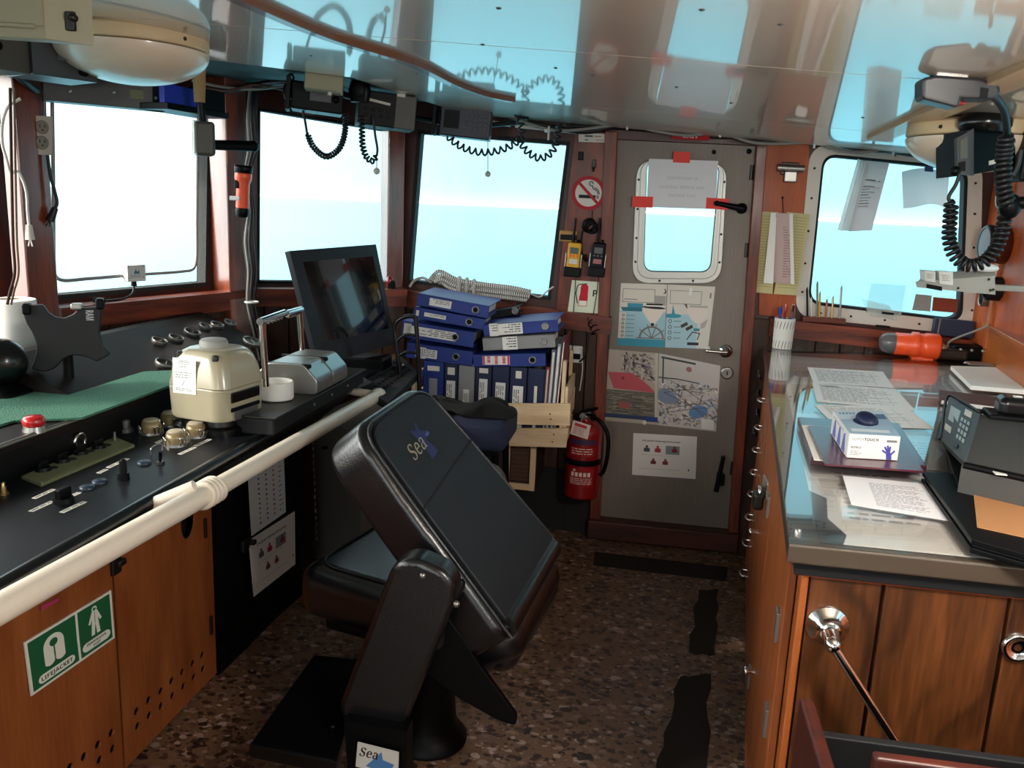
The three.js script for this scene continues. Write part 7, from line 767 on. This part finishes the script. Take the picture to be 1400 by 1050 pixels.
{ // swing arm tray in front of the window
  const Z = -2.7, at = (x, y, d = 0) => onZ(x, y, Z + d); const g = thing('swing_tray', 'grey metal tray on a swing arm reaching from the stern wall across the window', 'tray', at(1310, 400)); wpart(g, 'front_plate', slab([at(1252, 385), at(1360, 377), at(1361, 403), at(1254, 393)], .004), phy(0xa8a39a, .5)); wpart(g, 'tray_top', slab([at(1268, 372, -.1), at(1358, 370, -.1), at(1361, 378, 0), at(1253, 386, 0)], .004), phy(0xb5b0a6, .5)); wpart(g, 'rear_plate', slab([at(1270, 376, -.1), at(1358, 370, -.1), at(1358, 392, -.1), at(1270, 388, -.1)], .003), phy(0x8f8a80, .5)); wpart(g, 'black_inset', slab([at(1267, 388, .003), at(1288, 392, .003), at(1288, 398, .003), at(1267, 394, .003)], .003), M.black); wpart(g, 'arm', T(box(.5, .018, .03, .003), [at(1361, 391).x + .23, at(1361, 391).y - .006, Z - .03]), phy(0x9a958b, .5)); for (const [x, y] of [[1352, 382], [1354, 397], [1310, 394], [1358, 396]]) wpart(g, 'screw', T(flat(new THREE.SphereGeometry(.004, 8, 6)), at(x, y, .004)), M.darkMetal);
  for (const [x0, x1, y0, y1, w] of [[1264, 1279, 370, 387, 'forward'], [1284, 1303, 371, 391, 'aft']]) { const p = at((x0 + x1) / 2, y1 - 1, -.02); const o = thing('small_carton', w + ' of two small white cartons standing on the swing tray', 'carton', p); wpart(o, 'carton', slab([at(x0, y0, .006), at(x1, y0 + 1, .006), at(x1, y1 - 1, .006), at(x0 + 1, y1 - 3, .006)], .05), M.white); wpart(o, 'print', slab([at(x0 + 2, y0 + 3, .0075), at(x1 - 2, y0 + 4, .0075), at(x1 - 2, y1 - 5, .0075), at(x0 + 3, y1 - 6, .0075)], .0005), M.cartonP ??= print(64, 64, (c, w2, h) => { c.fillStyle = '#e4e1da'; c.fillRect(0, 0, w2, h); textLines(c, 6, 10, 50, 4, 13, '#a5846a'); })); }
  const t = at(1348, 370, -.05); single('paper_scrap', 'crumpled scrap of white paper at the root of the swing tray', 'paper', T(flat(new THREE.IcosahedronGeometry(.026, 1)), [0, .008, 0], null, [1.4, .5, .8]), M.paper, [t.x, t.y, t.z]);
}
{ // gauges on the stern wall board, locker, tools
  const X = (x, y, w = 1.288) => onX(x, y, w); [[1357, 270, .045, .02, M.satin, 'highest round gauge with bright bezel on the stern gauge board'], [1356, 335, .05, .03, M.satin, 'bright bezelled gauge left of the large dark one on the stern gauge board'], [1366, 395, .045, .05, M.darkGrey, 'lowest dark gauge behind the swing tray'], [1348, 408, .03, .03, M.satin, 'small silver cup below the swing tray']].forEach(([x, y, r, d, m, l]) => { const p = X(x, y); const g = thing('wall_gauge', l, 'gauge', [1.29, p.y, Math.max(p.z, -3.5)], 'gauges on the stern board', [0, 0, Math.PI / 2]); part(g, 'bezel', lathe([[r * .85, d * .9], [r * .92, d], [r, d * .9], [r, 0], [r * .85, 0], [r * .85, d * .9]], 32), m); part(g, 'dial', lathe([[r * .86, d * .6], [0, d * .6]], 24), M.darkGrey); });
  const p = X(1374, 335); const g = thing('wall_gauge', 'large dark cylindrical gauge in the middle of the stern gauge board', 'gauge', [1.29, p.y, Math.min(p.z, -3.05)], 'gauges on the stern board', [0, 0, Math.PI / 2]); part(g, 'can', lathe([[0, .075], [.055, .075], [.065, .07], [.07, .06], [.07, 0], [0, 0]], 36), phy(0x5c2a20, .35)); part(g, 'bezel', lathe([[.058, .076], [.066, .078], [.072, .07], [.072, .055], [.068, .055]], 36), M.darkMetal);
  const a = onY(1345, 440, 1.08), b = onY(1400, 470, 1.08); const lk = thing('amber_locker', 'amber varnished wooden locker at the stern end of the chart table', 'locker', [1.33, TT + .008, -3.1]); const d = b.clone().sub(a).normalize(), e = a.clone().addScaledVector(d, .72); const pts = [[a.x, -a.z], [e.x, -e.z], [1.37, -e.z], [1.37, -a.z]]; wpart(lk, 'case', muv(T(ext(pts, 1.08 - TT - .02, .002).rotateX(-Math.PI / 2), [0, TT + .009, 0]), 'z'), M.amber); wpart(lk, 'lid', muv(T(ext([[a.x - .008, -a.z + .008], [e.x - .008, -e.z - .008], [1.37, -e.z - .008], [1.37, -a.z + .008]], .014, .002).rotateX(-Math.PI / 2), [0, 1.066, 0]), 'z'), M.amber);
  const q = tt(1330, 488), tl = thing('camera_gear', 'heap of black camera gear with metal buttons behind the clipboard', 'gear', [q.x - .02, TT + .008, q.z + .1]); part(tl, 'body', box(.16, .06, .09, .014), M.black, [-.03, .03, 0]); part(tl, 'lens_barrel', T(lathe([[.03, 0], [.034, .01], [.034, .06], [.03, .065], [0, .06]], 24).rotateX(Math.PI / 2), [.06, .035, .02]), M.blackGloss); part(tl, 'button', T(flat(new THREE.SphereGeometry(.010, 12, 8)), [.085, .085, .05]), M.alu); part(tl, 'gold_ring', T(flat(new THREE.TorusGeometry(.016, .005, 8, 20)), [.085, .055, .06]), M.brass); part(tl, 'strap', tube([[.08, .06, -.02], [.13, .07, .0], [.15, .04, .04], [.14, .01, .06]], .007, 24, 8), M.midGrey); part(tl, 'pouch', box(.12, .045, .08, .016), phy(0x2a2018, .5), [-.11, .024, .02]); for (const x of [-.08, -.04, .0]) part(tl, 'stud', T(flat(new THREE.SphereGeometry(.007, 10, 8)), [x, .045, .046]), M.satin);
  const cb = [[1296, 503], [1400, 506], [1425, 543], [1330, 535]].map(([x, y]) => tt(x, y)); const cl = thing('clipboard', 'clipboard with a thick white paper stack at the back right of the table', 'clipboard', cb[3]); wpart(cl, 'board', T(ext(cb.map((p) => [p.x, -p.z]), .004, .001).rotateX(-Math.PI / 2), [0, TT + .009, 0]), std(0x6a4e3c, .6)); const ps = [[1300, 500], [1398, 503], [1421, 535], [1328, 527]].map(([x, y]) => tt(x, y, TT + .03)); wpart(cl, 'paper_stack', slab(ps, .014), M.paper); const ck = tt(1340, 498, TT + .034); wpart(cl, 'clip', merge([T(box(.09, .008, .04, .004), ck), T(cyl(.045, .05, .006, 24), [ck.x, ck.y, ck.z - .02], null, [1, 1, .5])]), M.satin);
}
{ // fax machine, black folder, envelope, loose book
  const T1 = TT + .085, A = [[1340, 568], [1440, 585], [1440, 663], [1318, 636]].map(([x, y]) => onY(x, y, T1)); const g = thing('fax_machine', 'dark grey fax machine with keypad and black handset on the chart table', 'fax machine', [A[0].x + .1, TT + .008, (A[0].z + A[3].z) / 2]); wpart(g, 'body', T(ext(A.map((p) => [p.x, -p.z]), .076, .004).rotateX(-Math.PI / 2), [0, TT + .008, 0]), phy(0x454543, .6, { specularIntensity: .5 })); const PL = [onY(1297, 544, T1 - .045), A[0].clone(), A[3].clone(), onY(1285, 604, T1 - .045)].map((p) => p.add(V(0, .006, 0))); wpart(g, 'control_panel', slab(PL, .02), phy(0x3c3e41, .55)); const bl = (u, v, o = .001) => { const t = PL[0].clone().lerp(PL[1], u), b = PL[3].clone().lerp(PL[2], u); const p = t.lerp(b, v); const n = PL[1].clone().sub(PL[0]).cross(PL[3].clone().sub(PL[0])).normalize().negate(); return p.addScaledVector(n, o); }; const q = (u0, v0, u1, v1, name, m, o) => wpart(g, name, slab([bl(u0, v0, o), bl(u1, v0, o), bl(u1, v1, o), bl(u0, v1, o)], .002), m); q(.16, .22, .5, .55, 'display', std(0x8a8a80, .3), .003); for (let i = 0; i < 3; i++) for (let j = 0; j < 4; j++) q(.58 + i * .1, .34 + j * .12, .64 + i * .1, .41 + j * .12, 'key', M.alu, .004); q(.62, .1, .82, .24, 'label', M.label, .003); q(.1, .66, .34, .78, 'label', M.label, .003); q(.6, .86, .7, .93, 'key', M.black, .005);
  const r0 = PL[0].clone(), r1 = PL[1].clone(); wpart(g, 'panel_rim', tube([PL[3], r0, r0.clone().lerp(r1, .5).add(V(0, .004, 0)), r1], .004, 24, 8), M.black); const lo = [PL[0], PL[3], A[3], A[0]].map((p) => [p.x, -p.z]); wpart(g, 'panel_base', T(ext([[PL[0].x + .012, -PL[0].z], [A[0].x, -A[0].z], [A[3].x, -A[3].z], [PL[3].x + .012, -PL[3].z]].reverse(), .022, .002).rotateX(-Math.PI / 2), [0, TT + .009, 0]), M.darkGrey);
  const h0 = onY(1372, 575, T1), hs = box(.24, .05, .07, .018, 4); wpart(g, 'handset', T(hs, [h0.x + .11, T1 + .03, h0.z - .015], [0, -.14, 0]), M.blackGloss); wpart(g, 'handset_cradle', T(box(.26, .018, .09, .006), [h0.x + .10, T1 + .006, h0.z - .015], [0, -.14, 0]), M.black); wpart(g, 'white_mark', T(box(.018, .003, .012, .001), [h0.x + .03, T1 + .056, h0.z - .02]), M.white); const lb = onY(1366, 646, T1 + .002); wpart(g, 'label', T(box(.02, .002, .03, .0005), lb, [0, -.1, 0]), M.label); wpart(g, 'front_edge', bar(A[3], A[2], .007, .007), M.black);
  const tr = thing('paper_tray', 'clear grey plastic tray flap under the fax control panel', 'tray', onY(1290, 640, TT + .01)); wpart(tr, 'flap', slab([onY(1272, 600, TT + .035), onY(1296, 612, TT + .035), onY(1312, 646, TT + .012), onY(1268, 640, TT + .012)], .003), phy(0x8e8d88, .25, { transmission: .4, thickness: 0 }));
  const y1 = TT + .03, B = [[1263, 646], [1485, 664], [1480, 780], [1330, 738]].map(([x, y]) => onY(x, y, y1)); const bf = thing('black_folder', 'large black hard folder lying at the front of the chart table', 'folder', [B[0].x + .1, TT + .008, B[3].z]); const bp = B.map((p) => [p.x, -p.z]); wpart(bf, 'lower_cover', T(ext(bp, .005, .002).rotateX(-Math.PI / 2), [0, TT + .010, 0]), M.black); wpart(bf, 'upper_cover', T(ext(bp, .006, .002).rotateX(-Math.PI / 2), [0, y1 - .006, 0]), M.black); const ctr = B.reduce((a, b) => a.clone().add(b), V(0, 0, 0)).multiplyScalar(.25); wpart(bf, 'inner', T(ext(B.map((p) => p.clone().lerp(ctr, .03)).map((p) => [p.x, -p.z]), .012, 0).rotateX(-Math.PI / 2), [0, TT + .012, 0]), M.darkGrey);
  wsingle('brown_envelope', 'tan brown envelope lying on the black folder', 'envelope', slab([[1329, 654], [1480, 668], [1482, 752], [1336, 720]].map(([x, y]) => onY(x, y, y1 + .004)), .0015), phy(0xa8764a, .8));
  const rb = tt(1322, 560), bk = thing('book', 'brown book lying behind the fax control panel', 'book', [rb.x + .05, TT + .009, rb.z - .08], null, [0, -.3, 0]); part(bk, 'cover', box(.2, .016, .16, .003), std(0x5c3a34, .6), [0, .009, 0]); part(bk, 'pages', box(.19, .011, .162, .001), M.paper, [.003, .009, .001]);
}
{ // wooden tray with papers at the bottom edge, nearest the camera
  const Z = -1.12, at = (x, y, d = 0) => onZ(x, y, Z + d); const a = at(1121, 1012), y = a.y; const g = thing('wooden_bin', 'dark bin with brown wooden edges and papers at the bottom of the picture', 'bin', [a.x + .2, 0, Z]); const x0 = a.x, x1 = x0 + .55; wpart(g, 'side_board', muv(T(box(.022, y, .26, .008), [x0, y / 2, Z + .02]), 'y'), M.mahoganyDark); wpart(g, 'side_board', muv(T(box(.022, y, .26, .008), [x1, y / 2, Z + .02]), 'y'), M.mahoganyDark); wpart(g, 'back_board', T(box(x1 - x0 - .022, y - .02, .016, .003), [(x0 + x1) / 2, y / 2 - .01, Z - .05]), M.darkGrey); const f0 = onZ(1194, 1030, Z + .12); wpart(g, 'front_board', muv(T(box(x1 - f0.x, f0.y, .018, .005), [(x1 + f0.x) / 2, f0.y / 2, Z + .12]), 'x'), M.mahoganyDark); wpart(g, 'bottom_board', T(box(x1 - x0, .02, .24, .003), [(x0 + x1) / 2, .011, Z + .02]), M.dark); const p0 = onZ(1192, 1046, Z + .08); single('loose_papers', 'white loose papers sticking up in the wooden bin', 'paper', T(box(.18, .2, .012, .002), null, [-.25, .08, 0]), M.paper, [p0.x + .10, p0.y - .1, Z + .08]);
}
renderer.render(scene, camera);
